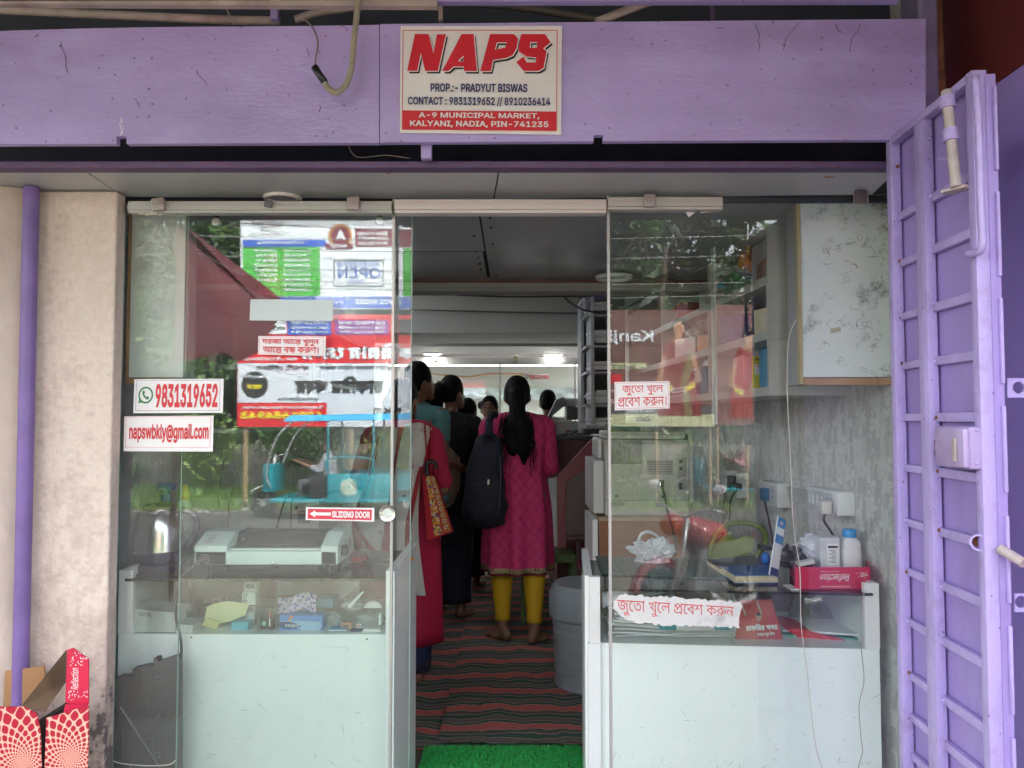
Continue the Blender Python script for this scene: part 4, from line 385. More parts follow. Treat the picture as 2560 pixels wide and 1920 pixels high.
for (a,b) in ((0,1),):   # white paint drips over the left notch
    g=G(); random.seed(3)
    for k in range(16):
        x=303+random.uniform(-4,4); y0=294+k*2.7; g.poly([at(x,y0,FY-.001),at(x-1.2,y0+4.4,FY-.001),at(x+1.6,y0+3.5,FY-.001),at(x+2,y0,FY-.001)])
    g.out('paint_drip',M('white_paint',(.8,.8,.8),.5),fas)
# gap post and dark space behind the fascia
G().box(AX(1052,1.93,370),AX(1078,1.93,370),1.935,1.955,AZ(400,1.95),AZ(330,1.93)).out('bracket_post',purple,label='short purple steel post holding the fascia above the soffit beam',cat='post')
g=G(); g.box(-3.4,1.18,1.985,2.03,AZ(419,1.985),AZ(402,1.985),.003)
g.out('soffit_beam',purple_dark,label='long dark purple steel beam along the front edge of the soffit',cat='beam')
# soffit panels
s=thing('soffit','pale grey laminate soffit of three panels above the shop glass','soffit',(0,2.1,SOFZ))
def spanel(pa,pb,pc,pd,m=soffitm): # front-left, front-right, back-right, back-left by pixel on the soffit plane
    def P(p): r=ray(*p); return EYE+r*((SOFZ-EYE.z)/r.z)
    q=[P(p) for p in (pa,pb,pc,pd)]
    return G().prism([V((a.x,a.y,SOFZ)) for a in q],(0,0,.012))
spanel((-900,423),(206,423),(303,491),(-500,491)).out('panel',soffitm,s)
spanel((210,423),(1246,423),(1233,498),(307,492)).out('panel',soffitm,s)
spanel((1250,423),(2246,423),(2180,486),(1236,498)).out('panel',soffitm,s)
G().box(-3.4,1.18,2.03,2.6,SOFZ+.013,SOFZ+.03).out('soffit_backing',dark,s)
G().box(-3.4,1.18,2.31,2.33,SOFZ,3.4).out('upper_wall',M('dark_upper_wall',(.05,.05,.07),.9,.2),kind='structure')
for x,y in ((195,418),(227,417),(494,422),(697,424),(901,427),(1222,428),(1266,429),(2028,423)):
    r=ray(x,y); p=EYE+r*((SOFZ-EYE.z)/r.z); G().lathe((p.x,p.y,SOFZ-.002),[(.0001,-.001),(.0038,-.001),(.0042,.002)],10).out('screw',rust,s)
def spatch(x,y,w,h,name='paint_scar'):
    pts=[]
    for k in range(10):
        a=k*math.pi/5; r=ray(x+w*math.cos(a)*random.uniform(.6,1.1),y+h*math.sin(a)*random.uniform(.5,1.1)); p=EYE+r*((SOFZ-EYE.z-.0015)/r.z); pts.append(p)
    G().poly(pts).out(name,M('orange_scar',(.45,.18,.10),.7,.2,40),s)
spatch(1565,425,17,4); spatch(2085,421,14,5); spatch(2072,443,17,3); spatch(190,424,16,4); spatch(972,433,6,3)
# recessed ring lamp in soffit
g=G(); r=ray(702,489); p=EYE+r*((SOFZ-EYE.z)/r.z)
lam=thing('ceiling_lamp','round white recessed lamp in the soffit above the left glass','lamp',(p.x,p.y+.02,SOFZ))
G().lathe((p.x,p.y+.02,SOFZ),[(.040,-.0005),(.041,-.006),(.052,-.008),(.056,-.004),(.057,.0)],36).out('rim',M('cream_plastic',(.8,.72,.68),.4),lam,smooth='auto')
G().lathe((p.x,p.y+.02,SOFZ),[(.0001,-.002),(.0395,-.002),(.0395,-.0002)],36).out('lens',M('milky_lens',(.55,.57,.62),.2),lam)
# --- canopy above: tin sheet with ribs, pipes, angle irons
g=G(); n=120
for i in range(n):
    x0_=-3.6+7.2*i/n; x1_=-3.6+7.2*(i+1)/n; h=.022 if (i//3)%2 else 0; h2=.022 if ((i+1)//3)%2 else 0
    g.poly([(x0_,.35,2.42+h),(x1_,.35,2.42+h2),(x1_,3.3,2.98+h2),(x0_,3.3,2.98+h)])
can=thing('canopy','dark corrugated tin canopy over the shopfront seen behind the fascia','canopy',(0,1,2.5))
g.out('roof_sheet',sheetdark,can)
def ppipe(pts,r,mat,name,label=None,seg=9,cat='pipe'):
    return G().tube(smoothpts([at(x,y,Y) for x,y,Y in pts],4),r,seg).out(name,mat,smooth=True,label=label,cat=cat)
ppipe([(-60,22,1.98),(120,30,1.98),(330,40,1.98),(560,50,1.98),(700,53,1.98)],.0115,pipep,'frame_pipe','bent pink stained pipe sagging above the left fascia')
ppipe([(738,50,2.0),(800,30,2.0),(920,12,2.0),(1000,-12,2.0)],.0105,pipep,'frame_pipe','worn pipe rising to the right from the fascia top')
ppipe([(1110,6,2.1),(1270,14,2.1),(1440,40,2.1),(1560,60,2.1)],.011,M('dark_brown_pipe',(.09,.07,.06),.7,.2,9),'frame_pipe','dark pipe sloping down behind the fascia top')
ppipe([(1490,58,1.95),(1600,14,1.95),(1720,-32,1.95)],.0135,pipep,'frame_pipe','pale square strut rising right above the fascia',4)
G().prism([at(-300,3,1.86),at(1093,0,1.86),at(1093,15,1.86),at(-300,8,1.86)],(0,.02,0)).out('angle_iron',pipep,label='pinkish angle iron along the top left edge of the view',cat='angle iron')
G().prism([at(1095,-6,1.88),at(2250,-6,1.88),at(2250,2,1.88),at(1095,4,1.88)],(0,.02,0)).out('angle_iron',purple,label='purple angle iron along the top right edge of the view',cat='angle iron')
G().box(AX(682,1.95,20),AX(699,1.95,20),1.93,1.95,AZ(56,1.95),AZ(-40,1.95)).out('hanger_strap',purple,label='purple hanger strap above the fascia left of the cable',cat='strap')
G().box(AX(1098,1.97,20),AX(1108,1.97,20),1.95,1.965,AZ(60,1.97),AZ(-40,1.97)).out('hanger_strap',pipep,label='thin pale hanger strap above the white notice',cat='strap')
G().box(AX(1770,2.1,20),AX(1782,2.1,20),2.08,2.1,AZ(60,2.1),AZ(-40,2.1)).out('hanger_strap',purple_dark,label='dim strap above the fascia right of the notice',cat='strap')
ppipe([(550,-5,1.97),(566,22,1.96),(584,62,1.95)],.002,pipep,'twig','thin dry vine hanging over the fascia edge',5,'twig')
ppipe([(740,56,1.93),(762,50,1.9),(785,75,1.885),(795,110,1.885),(788,150,1.885),(789,168,1.885)],.0022,M('dirty_wire',(.20,.17,.15),.7,.2,30),'wire','thin dirty wire dangling down the fascia',5,'wire')
# flexible conduit with a hook
g=G(); pts=smoothpts([at(x,y,1.84) for x,y in ((896,-20),(893,30),(888,75),(883,120),(880,160),(872,195),(860,218),(842,231),(822,222),(808,203),(796,184),(786,167))],10)
rr=[.0068+(.0011 if i%2 else 0) for i in range(len(pts))]
hook=g.tube(pts,rr,10).out('conduit',M('ribbed_conduit',(.33,.30,.22),.6,.15,20,dirt=.4),smooth=False,label='ribbed grey conduit hanging in a hook before the fascia left of the notice',cat='conduit')
G().tube([at(812,206,1.838),at(798,186,1.838),at(786,167,1.838)],.0088,8).out('tape_end',black,hook,smooth=True)
# dry vines and scratches on the fascia
vg=G(); random.seed(11)
for (x,y,n_,dx,dy) in ((152,105,6,3,15),(493,176,5,5,8),(96,85,3,-3,6),(1080,62,5,6,6),(2150,60,7,-6,12),(1888,60,6,1,14),(1790,70,4,8,2),(2090,60,6,5,4),(850,62,4,7,4),(1995,55,8,-5,10),(335,245,4,4,7),(796,260,4,1,6),(768,120,4,3,6)):
    p=[]
    for k in range(n_): p.append(at(x,y,FY-.002)); x+=dx+random.uniform(-5,5); y+=dy+random.uniform(-3,3)
    vg.tube(smoothpts(p,3),.0007,4)
vg.out('dry_vines',M('vine_black',(.08,.05,.07),.9),kind='stuff',label='scraps of dry creeper stuck to the purple fascia',cat='creeper')
# a loose cable in the gap
ppipe([(870,360,2.0),(882,385,2.0),(905,394,2.0),(965,388,2.0),(1025,396,2.0)],.0018,M('dirty_wire',(.2,.17,.15)),'wire','slack wire lying in the dark gap below the fascia',5,'wire')
# ---------------------------------------------------------------- the notice on the fascia
red=M('print_red',(.62,.02,.035),.42,.05,20); navy=M('print_navy',(.035,.035,.14),.45); pblack=M('print_black',(.015,.015,.015),.45)
vinyl=M('white_vinyl',(.80,.78,.76),.4,.05,8,dirt=.22,dcol=(.42,.38,.38),ds=7,bump=.25,bs=9)
pwhite=M('print_white',(.80,.79,.78),.42)
NY=1.893; nq=pxq4((1001,64),(1405,64),(1403,336),(999,332),NY)
g=G(); nx,ny=28,18; gr=[[None]*(nx+1) for _ in range(ny+1)]
for j in range(ny+1):
    for i in range(nx+1):
        u,v=i/nx,j/ny; gr[j][i]=g.bm.verts.new(nq.p(u,v,.0012*noise.noise(V((u*6,v*4,1)))-.0015))
for j in range(ny):
    for i in range(nx): g.bm.faces.new((gr[j][i],gr[j+1][i],gr[j+1][i+1],gr[j][i+1]))
no=g.out('notice',vinyl,smooth=True,label='white vinyl shop notice with big red NAPS lettering on the purple fascia',cat='notice')
f=lambda x,y:((x-418)/(1404-418),(y-157)/(819-157))
def lr(n,x0,y0,x1,y1,m,l=.001): a=f(x0,y0);b=f(x1,y1); return nq.rect(no,n,a[0],a[1],b[0],b[1],m,l)
a=f(433,185);b=f(1377,800); nq.border(no,'border_line',a[0],a[1],b[0],b[1],.004,.006,red,.001)
lr('red_band',437,682,1372,797,red,.0012)
def naps(poly_lists,mat,lift,dx=0,dy=0):
    for holes in poly_lists:
        P=[[nq.p(*f(x+dx,y+dy),lift) for x,y in h] for h in holes]; tr=mathutils.geometry.tessellate_polygon(P); flat=[p for h in P for p in h]
        g=G(); vs=[g.bm.verts.new(p) for p in flat]
        for t in tr:
            try: g.bm.faces.new([vs[i] for i in t])
            except ValueError: pass
        g.out('lettering',mat,no)
LN=[[(508,212),(592,212),(622,330),(641,214),(697,214),(650,440),(572,440),(545,330),(524,440),(462,440)]]
LA=[[(722,214),(866,212),(888,440),(812,440),(812,412),(722,412),(762,378),(790,378),(790,340),(712,440),(676,440),(676,432)]]
LA=[[(792,212),(866,212),(888,440),(810,440),(806,412),(745,412),(714,440),(676,440)],[(806,345),(770,380),(806,380)]]
LP=[[(966,212),(1112,212),(1136,236),(1136,270),(1112,330),(1084,358),(998,372),(972,440),(908,440),(930,372)],[(1012,262),(1070,262),(1056,300),(952,316),(990,318),(1006,282)]]
LP=[[(966,212),(1112,212),(1138,240),(1128,300),(1104,342),(1064,360),(985,372),(972,440),(908,440)],[(1008,264),(1068,264),(1058,296),(996,308)]]
LS=[[(1158,212),(1300,212),(1336,262),(1290,300),(1312,316),(1294,418),(1262,438),(1172,438),(1126,384),(1170,350),(1190,386),(1244,386),(1248,356),(1190,350),(1140,318),(1150,232)],[(1212,262),(1254,262),(1250,296),(1208,296)]]
for L_ in (LN,LA,LP,LS): naps([L_],pblack,.0012,12,14)
for L_ in (LN,LA,LP,LS):
    for d in ((-4,0),(5,4),(0,5),(5,-3)): naps([L_],pwhite,.0016+.0001*(d[0]+d[1]),*d)
for L_ in (LN,LA,LP,LS): naps([L_],red,.0026)
def nt_(s,x0,y0,x1,y1,m,b=.035): a=f(x0,y0);c=f(x1,y1); nq.text(no,s,a[0],a[1],c[0],c[1],m,b,.0026)
nt_('PROP.:- PRADYUT BISWAS',606,516,1196,568,navy); nt_('CONTACT : 9831319652 // 8910236414',468,598,1336,654,navy)
nt_('A-9 MUNICIPAL MARKET,',534,694,1270,733,pwhite,.03); nt_('KALYANI, NADIA, PIN-741235',482,744,1326,786,pwhite,.03)
# ================================================================ INSIDE THE SHOP: ceiling, beams, back glass
CZ=SOFZ
ce=thing('ceiling','low grey laminate ceiling of large sheets over the front of the shop','ceiling',(0,2.9,CZ))
def cpan(x0,x1,y0,y1,k):
    g=G(); n=10; R=[]
    for j in range(n+1):
        R.append([V((x0+(x1-x0)*i/n,y0+(y1-y0)*j/n,CZ+.004+.010*noise.noise(V((i*.35+k*7,j*.4,k)))*math.sin(math.pi*i/n)*math.sin(math.pi*j/n)-.012*math.sin(math.pi*i/n)*math.sin(math.pi*j/n))) for i in range(n+1)])
    g.loft(R,caps=False,closed=False).out('panel',ceilm,ce,smooth=True)
cy=3.62; xs_=AX(1214,2.7)
cpan(-1.26,xs_-.016,2.34,3.02,1); cpan(-1.26,xs_-.024,3.03,cy,2); cpan(xs_-.01,1.15,2.34,cy,3)
G().box(-1.3,1.3,2.3,cy,CZ+.012,CZ+.03).out('ceiling_backing',dark,ce)
random.seed(5)
for k in range(9): G().lathe((xs_+random.choice((-.045,.02)),2.5+k*.125,CZ-.002),[(.0001,-.002),(.004,-.002),(.005,.003)],8).out('screw',black,ce)
wood_edge=M('brown_edge_strip',(.16,.06,.05),.6,.2,8)
G().box(-1.26,1.10,cy-.012,cy,CZ-.016,CZ).out('edge_strip',wood_edge,ce)
bz=lambda py,y: AZ(py,y)
G().box(-1.26,1.1,cy+.002,cy+.14,bz(727,cy),CZ+.02).out('ceiling_beam',M('striped_wall_paper',(.33,.31,.29),.7,.25,3,stretch=(.3,1,30)),label='striped grey beam crossing behind the front ceiling sheets',cat='beam')
G().box(-1.3,1.3,cy+.14,7.8,2.42,2.46).out('upper_ceiling',M('grey_upper_ceiling',(.25,.25,.25),.8,.15),kind='structure')
G().box(-1.26,.97,5.75,6.55,bz(832,5.75),2.42).out('cross_beam',M('olive_grey_paint',(.40,.40,.37),.7,.08,2,bump=.1),label='wide grey plaster beam across the middle of the shop',cat='beam')
g=G().box(-1.26,.95,6.85,7.66,bz(866,6.85),2.42); g.out('back_soffit',M('white_back_soffit',(.50,.49,.48),.4,.04,2),label='white lowered ceiling over the back glass front',cat='ceiling')
bsz=bz(866,6.85)
G().tube(smoothpts([at(1025,736,5.6),at(1090,735,5.6),at(1180,739,5.6),at(1290,742,5.6),at(1480,740,5.6)],4),.006,6).out('cable',black,smooth=True,label='black cable run along the top of the grey cross beam',cat='cable')
G().box(AX(1070,5.7),AX(1092,5.7),5.70,5.745,AZ(735,5.7),AZ(728,5.7)).out('junction_box',M('cream_plastic2',(.5,.48,.42),.5),label='tiny junction box on the cable over the cross beam',cat='box')
G().tube(smoothpts([at(1025,774,5.7),at(1260,780,5.7),at(1500,784,5.7)],4),.006,6).out('conduit',M('grey_conduit',(.12,.12,.12),.6),smooth=True,label='grey conduit line across the middle of the cross beam',cat='conduit')
lampm=M('lit_lens',(1,.97,.92),.3,0,1,emit=4)
for px in (1081,1382):
    r=ray(px,886 if px>1300 else 883); p=EYE+r*((bsz-EYE.z)/r.z)
    t=thing('downlight','lit round downlight in the back ceiling, '+('right one near the tall shelf' if px>1300 else 'left one above the queue'),'lamp',(p.x,p.y,bsz),0,'lit downlights at the back of the shop')
    G().lathe((p.x,p.y,bsz),[(.078,-.001),(.088,-.012),(.098,-.010),(.10,0)],30).out('rim',M('white_plastic',(.8,.8,.8),.35,.03),t)
    G().lathe((p.x,p.y,bsz),[(.0001,-.009),(.077,-.009),(.077,-.001)],30).out('lens',lampm,t)
# ring lamp of the front ceiling seen at the right pane
r=ray(1535,684); p=EYE+r*((CZ-EYE.z)/r.z); t=thing('ceiling_lamp','unlit round lamp in the dark front ceiling behind the right pane edge','lamp',(p.x,p.y,CZ-.01))
G().lathe((p.x,p.y,CZ-.012),[(.062,-.001),(.066,-.012),(.082,-.014),(.086,0)],30).out('rim',M('white_plastic',(.8,.8,.8),.35,.03),t); G().lathe((p.x,p.y,CZ-.012),[(.0001,-.004),(.06,-.004),(.06,0)],30).out('lens',M('milky_lens',(.55,.57,.62),.2),t)
# back glass front
gl=glass_mat(); BY=7.72
bf=thing('back_glass_front','glass front at the far end of the shop with a grey head rail','glass front',(0,BY,0))
G().box(-1.26,.9,BY-.02,BY+.03,AZ(912,BY),AZ(893,BY)).out('head_rail',alu2,bf)
for a,b in ((1025,1248),(1252,1440),(1444,1500)):
    G().box(AX(a,BY),AX(b,BY),BY+.005,BY+.011,0.02,AZ(910,BY)).out('glass_pane',glass_mat('back_glass',(.9,.94,.93),.0,dust=.02),bf)
for px in (1088,1290):
    G().box(AX(px-5,BY),AX(px+5,BY),BY-.04,BY-.018,AZ(904,BY),AZ(890,BY),.003).out('roller_bracket',M('pale_brass',(.5,.45,.3),.35,metal=.4),bf)
for px in (1274,1412):
    G().lathe((AX(px,BY),BY-.01,AZ(905,BY)),[(.0001,-.012),(.018,-.012),(.02,-.008),(.02,.008)],14,'y').out('roller',alu2,bf)
for px in (1250,1438): G().box(AX(px-2,BY),AX(px+2,BY),BY-.004,BY+.016,0,AZ(910,BY)).out('pane_edge',alu2,bf)
BQ=Q(at(1311,935,BY-.006),at(1374,935,BY-.006),at(1374,949,BY-.006),at(1311,949,BY-.006))
st=sheet(BQ,'sticker',pwhite,label='small far sticker with red phone digits on the back glass',cat='sticker')
BQ.text(st,'9831319652',.2,.15,.97,.85,red,.04)
def bubble(q,st,cu,cv,ru,rv,mat,w=.22):
    o=[];i=[]
    for k in range(28):
        a=2*math.pi*k/28; s_=1.0
        o.append((cu+ru*math.cos(a),cv+rv*math.sin(a)))
        i.append((cu+ru*(1-w)*math.cos(a),cv+rv*(1-w)*math.sin(a)))
    g=G(); O=[g.bm.verts.new(q.p(u,v,.001)) for u,v in o]; I_=[g.bm.verts.new(q.p(u,v,.001)) for u,v in i]
    for k in range(28): g.bm.faces.new((O[k],O[(k+1)%28],I_[(k+1)%28],I_[k]))
    g.poly([q.p(cu-ru*.98,cv+rv*.95,.0011),q.p(cu-ru*.85,cv+rv*.35,.0011),q.p(cu-ru*.35,cv+rv*.86,.0011)])
    pts=[(-.45,-.5),(-.25,-.62),(-.1,-.3),(-.2,-.1),(.05,.2),(.28,.12),(.52,.32),(.4,.52),(.15,.58),(-.3,.2),(-.5,-.2)]
    P=[q.p(cu+ru*a*.95,cv+rv*b*.95,.0012) for a,b in pts]; tr=mathutils.geometry.tessellate_polygon([P]); vs=[g.bm.verts.new(p) for p in P]
    for t in tr: g.bm.faces.new([vs[j] for j in t])
    g.out('phone_mark',mat,st)
green=M('print_green',(.06,.22,.09),.45)
bubble(BQ,st,.1,.5,.075,.36,green)
# world behind the back glass
slat=M('pale_shutter',(.50,.50,.49),.6,.05,3)
sw=thing('shop_front_behind','bright white shop wall with a roller shutter across the back lane','shopfront',(0,10.4,-.27))
G().box(-4,AX(1454,10.5),10.5,10.7,AZ(1042,10.5),AZ(915,10.5)).out('wall',M('bright_wall',(.58,.57,.54),.8,.04),sw)
G().box(-4,2.5,8.4,10.7,AZ(914,10.5)+.1,2.9).out('sky_blocking_awning',M('dark_grey_sky_block',(.13,.12,.13),.8,.2,4),sw)  # unseen awning added over the back lane to block sky light
G().box(-4,AX(1454,10.5)-.1,10.62,10.7,-.27,AZ(1042,10.5)).out('shutter_frame',slat,sw)
zt=AZ(1040,10.5)
for k in range(26):
    z=zt-k*.058
    G().hexa([(-3.9,10.56,z-.05),(1.0,10.56,z-.05),(1.0,10.61,z-.05),(-3.9,10.61,z-.05)],[(-3.9,10.585,z),(1.0,10.585,z),(1.0,10.61,z),(-3.9,10.61,z)]).out('slat',slat,sw)
crg=G(); rows=[]
for j in range(7):
    rows.append([V((AX(1160,10.3)+i*.07,10.2+.03*math.sin(j+i)+.04*noise.noise(V((i*.4,j,3))),AZ(1000,10.3)+.03*j*.9+.012*math.sin(i*.7))) for i in range(40)])
crg.loft(rows,caps=False,closed=False).out('plastic_sheet',M('bluish_plastic',(.55,.62,.64),.3,.2,3),smooth=True,label='rolled pale plastic sheet under the far white wall',cat='plastic sheet')
G().tube(smoothpts([at(1075,934,10.2),at(1170,942,10.2),at(1230,934,10.2),at(1330,936,10.2)],5),.012,5).out('hose',M('orange_hose',(.5,.25,.12),.5),smooth=True,label='thin orange cord sagging across the far white wall',cat='cord')
bwm=M('grey_block',(.20,.21,.21),.85,.2,9,bump=.3); mor=M('pale_mortar',(.45,.45,.43),.9)
bw=thing('block_wall','dark grey concrete block wall seen through the back glass on the right','wall',(AX(1480,11.5),11.5,-.27))
G().box(AX(1455,11.5),AX(1600,11.5),11.53,11.6,-.27,2.5).out('mortar',mor,bw)
zz=.6;r_=0
while zz<2.1:
    x=AX(1455,11.5)+(.02 if r_%2 else -.1)
    while x<AX(1560,11.5):
        G().box(max(x,AX(1455,11.5)),x+.26,11.50+random.uniform(0,.004),11.54,zz,zz+.13).out('block',bwm,bw); x+=.272
    zz+=.142;r_+=1
# bush at the gap
def leaves(name,mat,cen,n,size,parent=None,seed=1,flat=1,**k):
    """n small leaf quads spread through balls (x,y,z,rx,ry,rz)"""
    r=np.random.default_rng(seed); C=np.array(cen,float); w=C[:,3]*C[:,4]*C[:,5]; idx=r.choice(len(C),n,p=w/w.sum()); c=C[idx]
    d=r.normal(size=(n,3)); d/=np.linalg.norm(d,axis=1)[:,None]; rad=r.random(n)**.45; p=c[:,:3]+d*c[:,3:6]*rad[:,None]
    a=r.normal(size=(n,3)); a/=np.linalg.norm(a,axis=1)[:,None]; b=np.cross(a,r.normal(size=(n,3))); b/=np.linalg.norm(b,axis=1)[:,None]
    s=size*(.5+r.random(n))[:,None]; vs=np.stack([p-a*s,p-b*s*.42,p+a*s,p+b*s*.42],1).reshape(-1,3)
    base=np.array([C[:,0].mean(),C[:,1].mean(),(C[:,2]-C[:,5]).min()])
    me=bpy.data.meshes.new(name); 
    if parent is not None: base=np.array(MW[parent].translation)
    me.from_pydata((vs-base).tolist(),[],np.arange(4*n).reshape(-1,4).tolist()); me.materials.append(mat)
    o=bpy.data.objects.new(name,me); COL.objects.link(o)
    if parent is not None: o.parent=parent
    else: o.location=base
    MW[o]=Matrix.Translation(V(base)); return _tag(o,**k)
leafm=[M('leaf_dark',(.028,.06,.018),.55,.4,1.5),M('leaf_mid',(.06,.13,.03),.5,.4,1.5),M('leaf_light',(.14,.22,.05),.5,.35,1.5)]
leaves('bush',leafm[2],[(AX(1462,11),11.0,1.3,.10,.15,.6)],500,.04,label='small green bush in the gap beside the block wall beyond the back glass',cat='bush')
# ---------------------------------------------------------------- desk, shelf unit, printers on the right inside
cherry=M('cherry_laminate',(.10,.012,.02),.35,.2,4); dkwood=M('dark_wood',(.05,.022,.018),.5,.3,5,stretch=(1,1,6)); redst=M('dark_red_laminate',(.13,.012,.022),.32,.1)
DX=AX(1390,4.9); 
dk=thing('reception_desk','dark reception desk with a slanted red stripe on its end panel','desk',(.6,5,0))
G().box(AX(1392,5.2),.95,5.2,6.4,0,AZ(1098,5.2)).out('carcass',cherry,dk)
G().box(AX(1388,5.1)-.0,.97,5.08,6.4,AZ(1097,5.1),AZ(1090,5.1)).out('desk_top',black,dk)
def dq(pts,Y,name,m,par,th=.02): 
    P=[at(x,y,Y) for x,y in pts]; return G().prism(P,(0,th,0)).out(name,m,par)
dq([(1520,1100),(1520,1130),(1415,1205),(1415,1370),(1394,1370),(1394,1188),(1480,1098)],4.3,'stripe',redst,dk)
dq([(1520,1131),(1520,1338),(1417,1338),(1417,1206)],4.29,'end_panel',M('brown_laminate',(.075,.045,.035),.45,.2,3,dirt=.3,dcol=(.2,.15,.12),ds=20),dk)
G().box(AX(1440,4.3),AX(1448,4.3),4.3,4.34,0,AZ(1338,4.3)).out('leg',dkwood,dk)
# tall shelf unit
su=thing('shelf_unit','tall grey open shelf unit crowded with papers beside the desk','shelf',(.62,4.7,0))
grey_l=M('grey_laminate',(.30,.31,.32),.4,.08,2)
SY=4.55
G().box(AX(1478,SY,900),AX(1484,SY,900)+.004,SY,SY+.30,AZ(1060,SY),AZ(742,SY)).out('upright',grey_l,su)
G().box(AX(1446,SY+.5,900),AX(1446,SY+.5,900)+.018,SY+.3,SY+.55,AZ(1085,SY),AZ(740,SY)).out('upright',grey_l,su)
for k,(y0) in enumerate((786,864,930,1012,1068)):
    G().box(AX(1450,SY+.4,900),AX(1530,SY,900),SY+.02,SY+.5,AZ(y0+4,SY),AZ(y0-2,SY)).out('shelf_board',grey_l,su)
G().box(AX(1446,5.2),AX(1560,5.2),5.12,5.14,AZ(1085,5.1),AZ(740,5.1)).out('back_panel',M('dark_panel',(.08,.08,.085),.6),su)
random.seed(9)
pap=M('paper_white',(.72,.72,.72),.8,.05,10)
def papers(name,label,x,y,z,w,d,h,n=10,jit=.02,rz=0,cat='papers',mat=None,curl=.0,group=None):
    t=thing(name,label,cat,(x,y,z),rz,group)
    zz=0
    for k in range(n):
        hh=h/n; g=G(); a=random.uniform(-.12,.12)*jit/.02; ox,oy=random.uniform(-jit,jit),random.uniform(-jit,jit)
        nx=6; lo=[];R=[]
        for i in range(nx+1):
            u=i/nx-.5; zc=zz+curl*math.sin((u+.5)*math.pi*1.5+k*.4)*(.3+k/n)*.6
            c,s_=math.cos(a),math.sin(a)
            ring=[V((ox+u*w*c-v*d*s_,oy+u*w*s_+v*d*c,zc+e)) for v,e in ((-.5,0),(.5,0),(.5,hh*.86),(-.5,hh*.86))]
            R.append(ring)
        g.loft(R).out('sheet_bundle',mat or (pap if k%3 else M('paper_grey',(.52,.53,.58),.8)),t,local=True); zz+=hh
    return t
for k,(px,py,l) in enumerate(((1500,786,'top shelf'),(1502,864,'second shelf'),(1504,930,'third shelf'),(1500,1012,'fourth shelf'),(1492,1068,'lowest shelf'))):
    p=at(px,py-3,SY+.15); papers('paper_pile','untidy pile of papers on the %s of the tall grey unit'%l,p.x,p.y,p.z,.12,.22,.05+.03*(k%2),6,.02)
G().prism([at(1470,745,4.6),at(1500,730,4.6),at(1512,742,4.6),at(1484,770,4.6)],(0,.2,0),.004).out('violet_carton',M('dim_violet_card',(.10,.07,.16),.6),label='dark violet carton tipped on top of the tall shelf unit',cat='carton')
crumple(at(1466,760,4.62),(.05,.06,.045),M('grey_polythene',(.30,.30,.34),.35),'plastic_bag',seed=3,label='grey plastic bag beside the violet carton on the shelf top',cat='bag')
G().tube(smoothpts([at(1402,728,4.4),at(1420,752,4.4),at(1460,775,4.4),at(1510,781,4.4),at(1560,772,4.4),at(1640,726,4.4)],6),.006,6).out('cable',black,smooth=True,label='thick black cable drooping from the ceiling to the right shelves',cat='cable')
# printers on the desk
pw=M('printer_white',(.55,.56,.56),.4,.05); 
pt=thing('printer','pale grey printer with a raised tray on the dark desk','printer',at(1425,1092,5.3))
G().box(AX(1386,5.3),AX(1445,5.3),5.3,5.55,AZ(1090,5.3),AZ(1052,5.3),.006).out('body',pw,pt)
G().box(AX(1404,5.3),AX(1446,5.3),5.32,5.55,AZ(1016,5.3),AZ(996,5.3),.005).out('scanner_lid',pw,pt)
G().box(AX(1418,5.3),AX(1446,5.3),5.34,5.55,AZ(1050,5.3),AZ(1017,5.3)).out('dark_bay',black,pt)
G().lathe((AX(1419,5.3),5.298,AZ(1078,5.3)),[(.0001,-.003),(.012,-.003),(.012,.002)],12,'y').out('knob',M('red_plastic',(.5,.03,.03),.35),pt)
G().prism([at(1360,1062,5.25),at(1390,1000,5.25),at(1408,992,5.25),at(1418,1010,5.25),at(1378,1040,5.25),at(1372,1070,5.25)],(0,.1,0),.004).out('tilted_monitor',M('navy_plastic',(.02,.035,.07),.3),label='dark blue monitor tilted back beside the pale printer',cat='monitor')
g=G(); random.seed(2)
for k in range(14):
    x,y=random.uniform(1388,1470),random.uniform(1082,1092); g.tube(smoothpts([at(x+random.uniform(-25,25),y+random.uniform(-10,3),5.2) for _ in range(4)],3),.003,4)
g.out('cable_tangle',black,kind='stuff',label='tangle of black cables on the dark desk',cat='cables')
for k,(px,c,h) in enumerate(((1470,'white',48),(1478,'white',40),(1484,'grey',52))):
    G().box(AX(px,4.7),AX(px+6,4.7),4.7,4.9,AZ(1062,4.7),AZ(1062-h,4.7)).out('file',pap,label=('tallest grey file standing right of two white files' if k==2 else 'left upright white paper file on the grey shelf' if k==0 else 'middle upright white paper file on the grey shelf'),cat='file')
G().box(AX(1456,4.7),AX(1520,4.7),4.65,4.95,AZ(1071,4.7),AZ(1063,4.7),.002).out('tray',alu2,label='grey letter tray under the standing files',cat='tray')
# green bench
gb=thing('green_stool','olive green plastic bench standing behind the pink kurta woman','bench',(AX(1400,5.0),5.0,0))
olive=M('olive_green_plastic',(.10,.17,.05),.4,.1)
G().box(AX(1300,4.9),AX(1438,4.9),4.9,5.25,AZ(1408,4.9),AZ(1388,4.9),.004).out('seat',olive,gb)
for px in (1303,1428): G().box(AX(px,4.95),AX(px+10,4.95),4.93,4.97,0,AZ(1408,4.9)).out('leg',olive,gb)
G().box(AX(1303,4.95),AX(1313,4.95),5.18,5.22,0,AZ(1408,4.9)).out('leg',olive,gb); G().box(AX(1428,4.95),AX(1438,4.95),5.18,5.22,0,AZ(1408,4.9)).out('leg',olive,gb)
G().box(AX(1417,4.3),AX(1488,4.3),4.25,4.28,AZ(1345,4.3),AZ(1338,4.3)).out('drawer_rail',dkwood,dk)
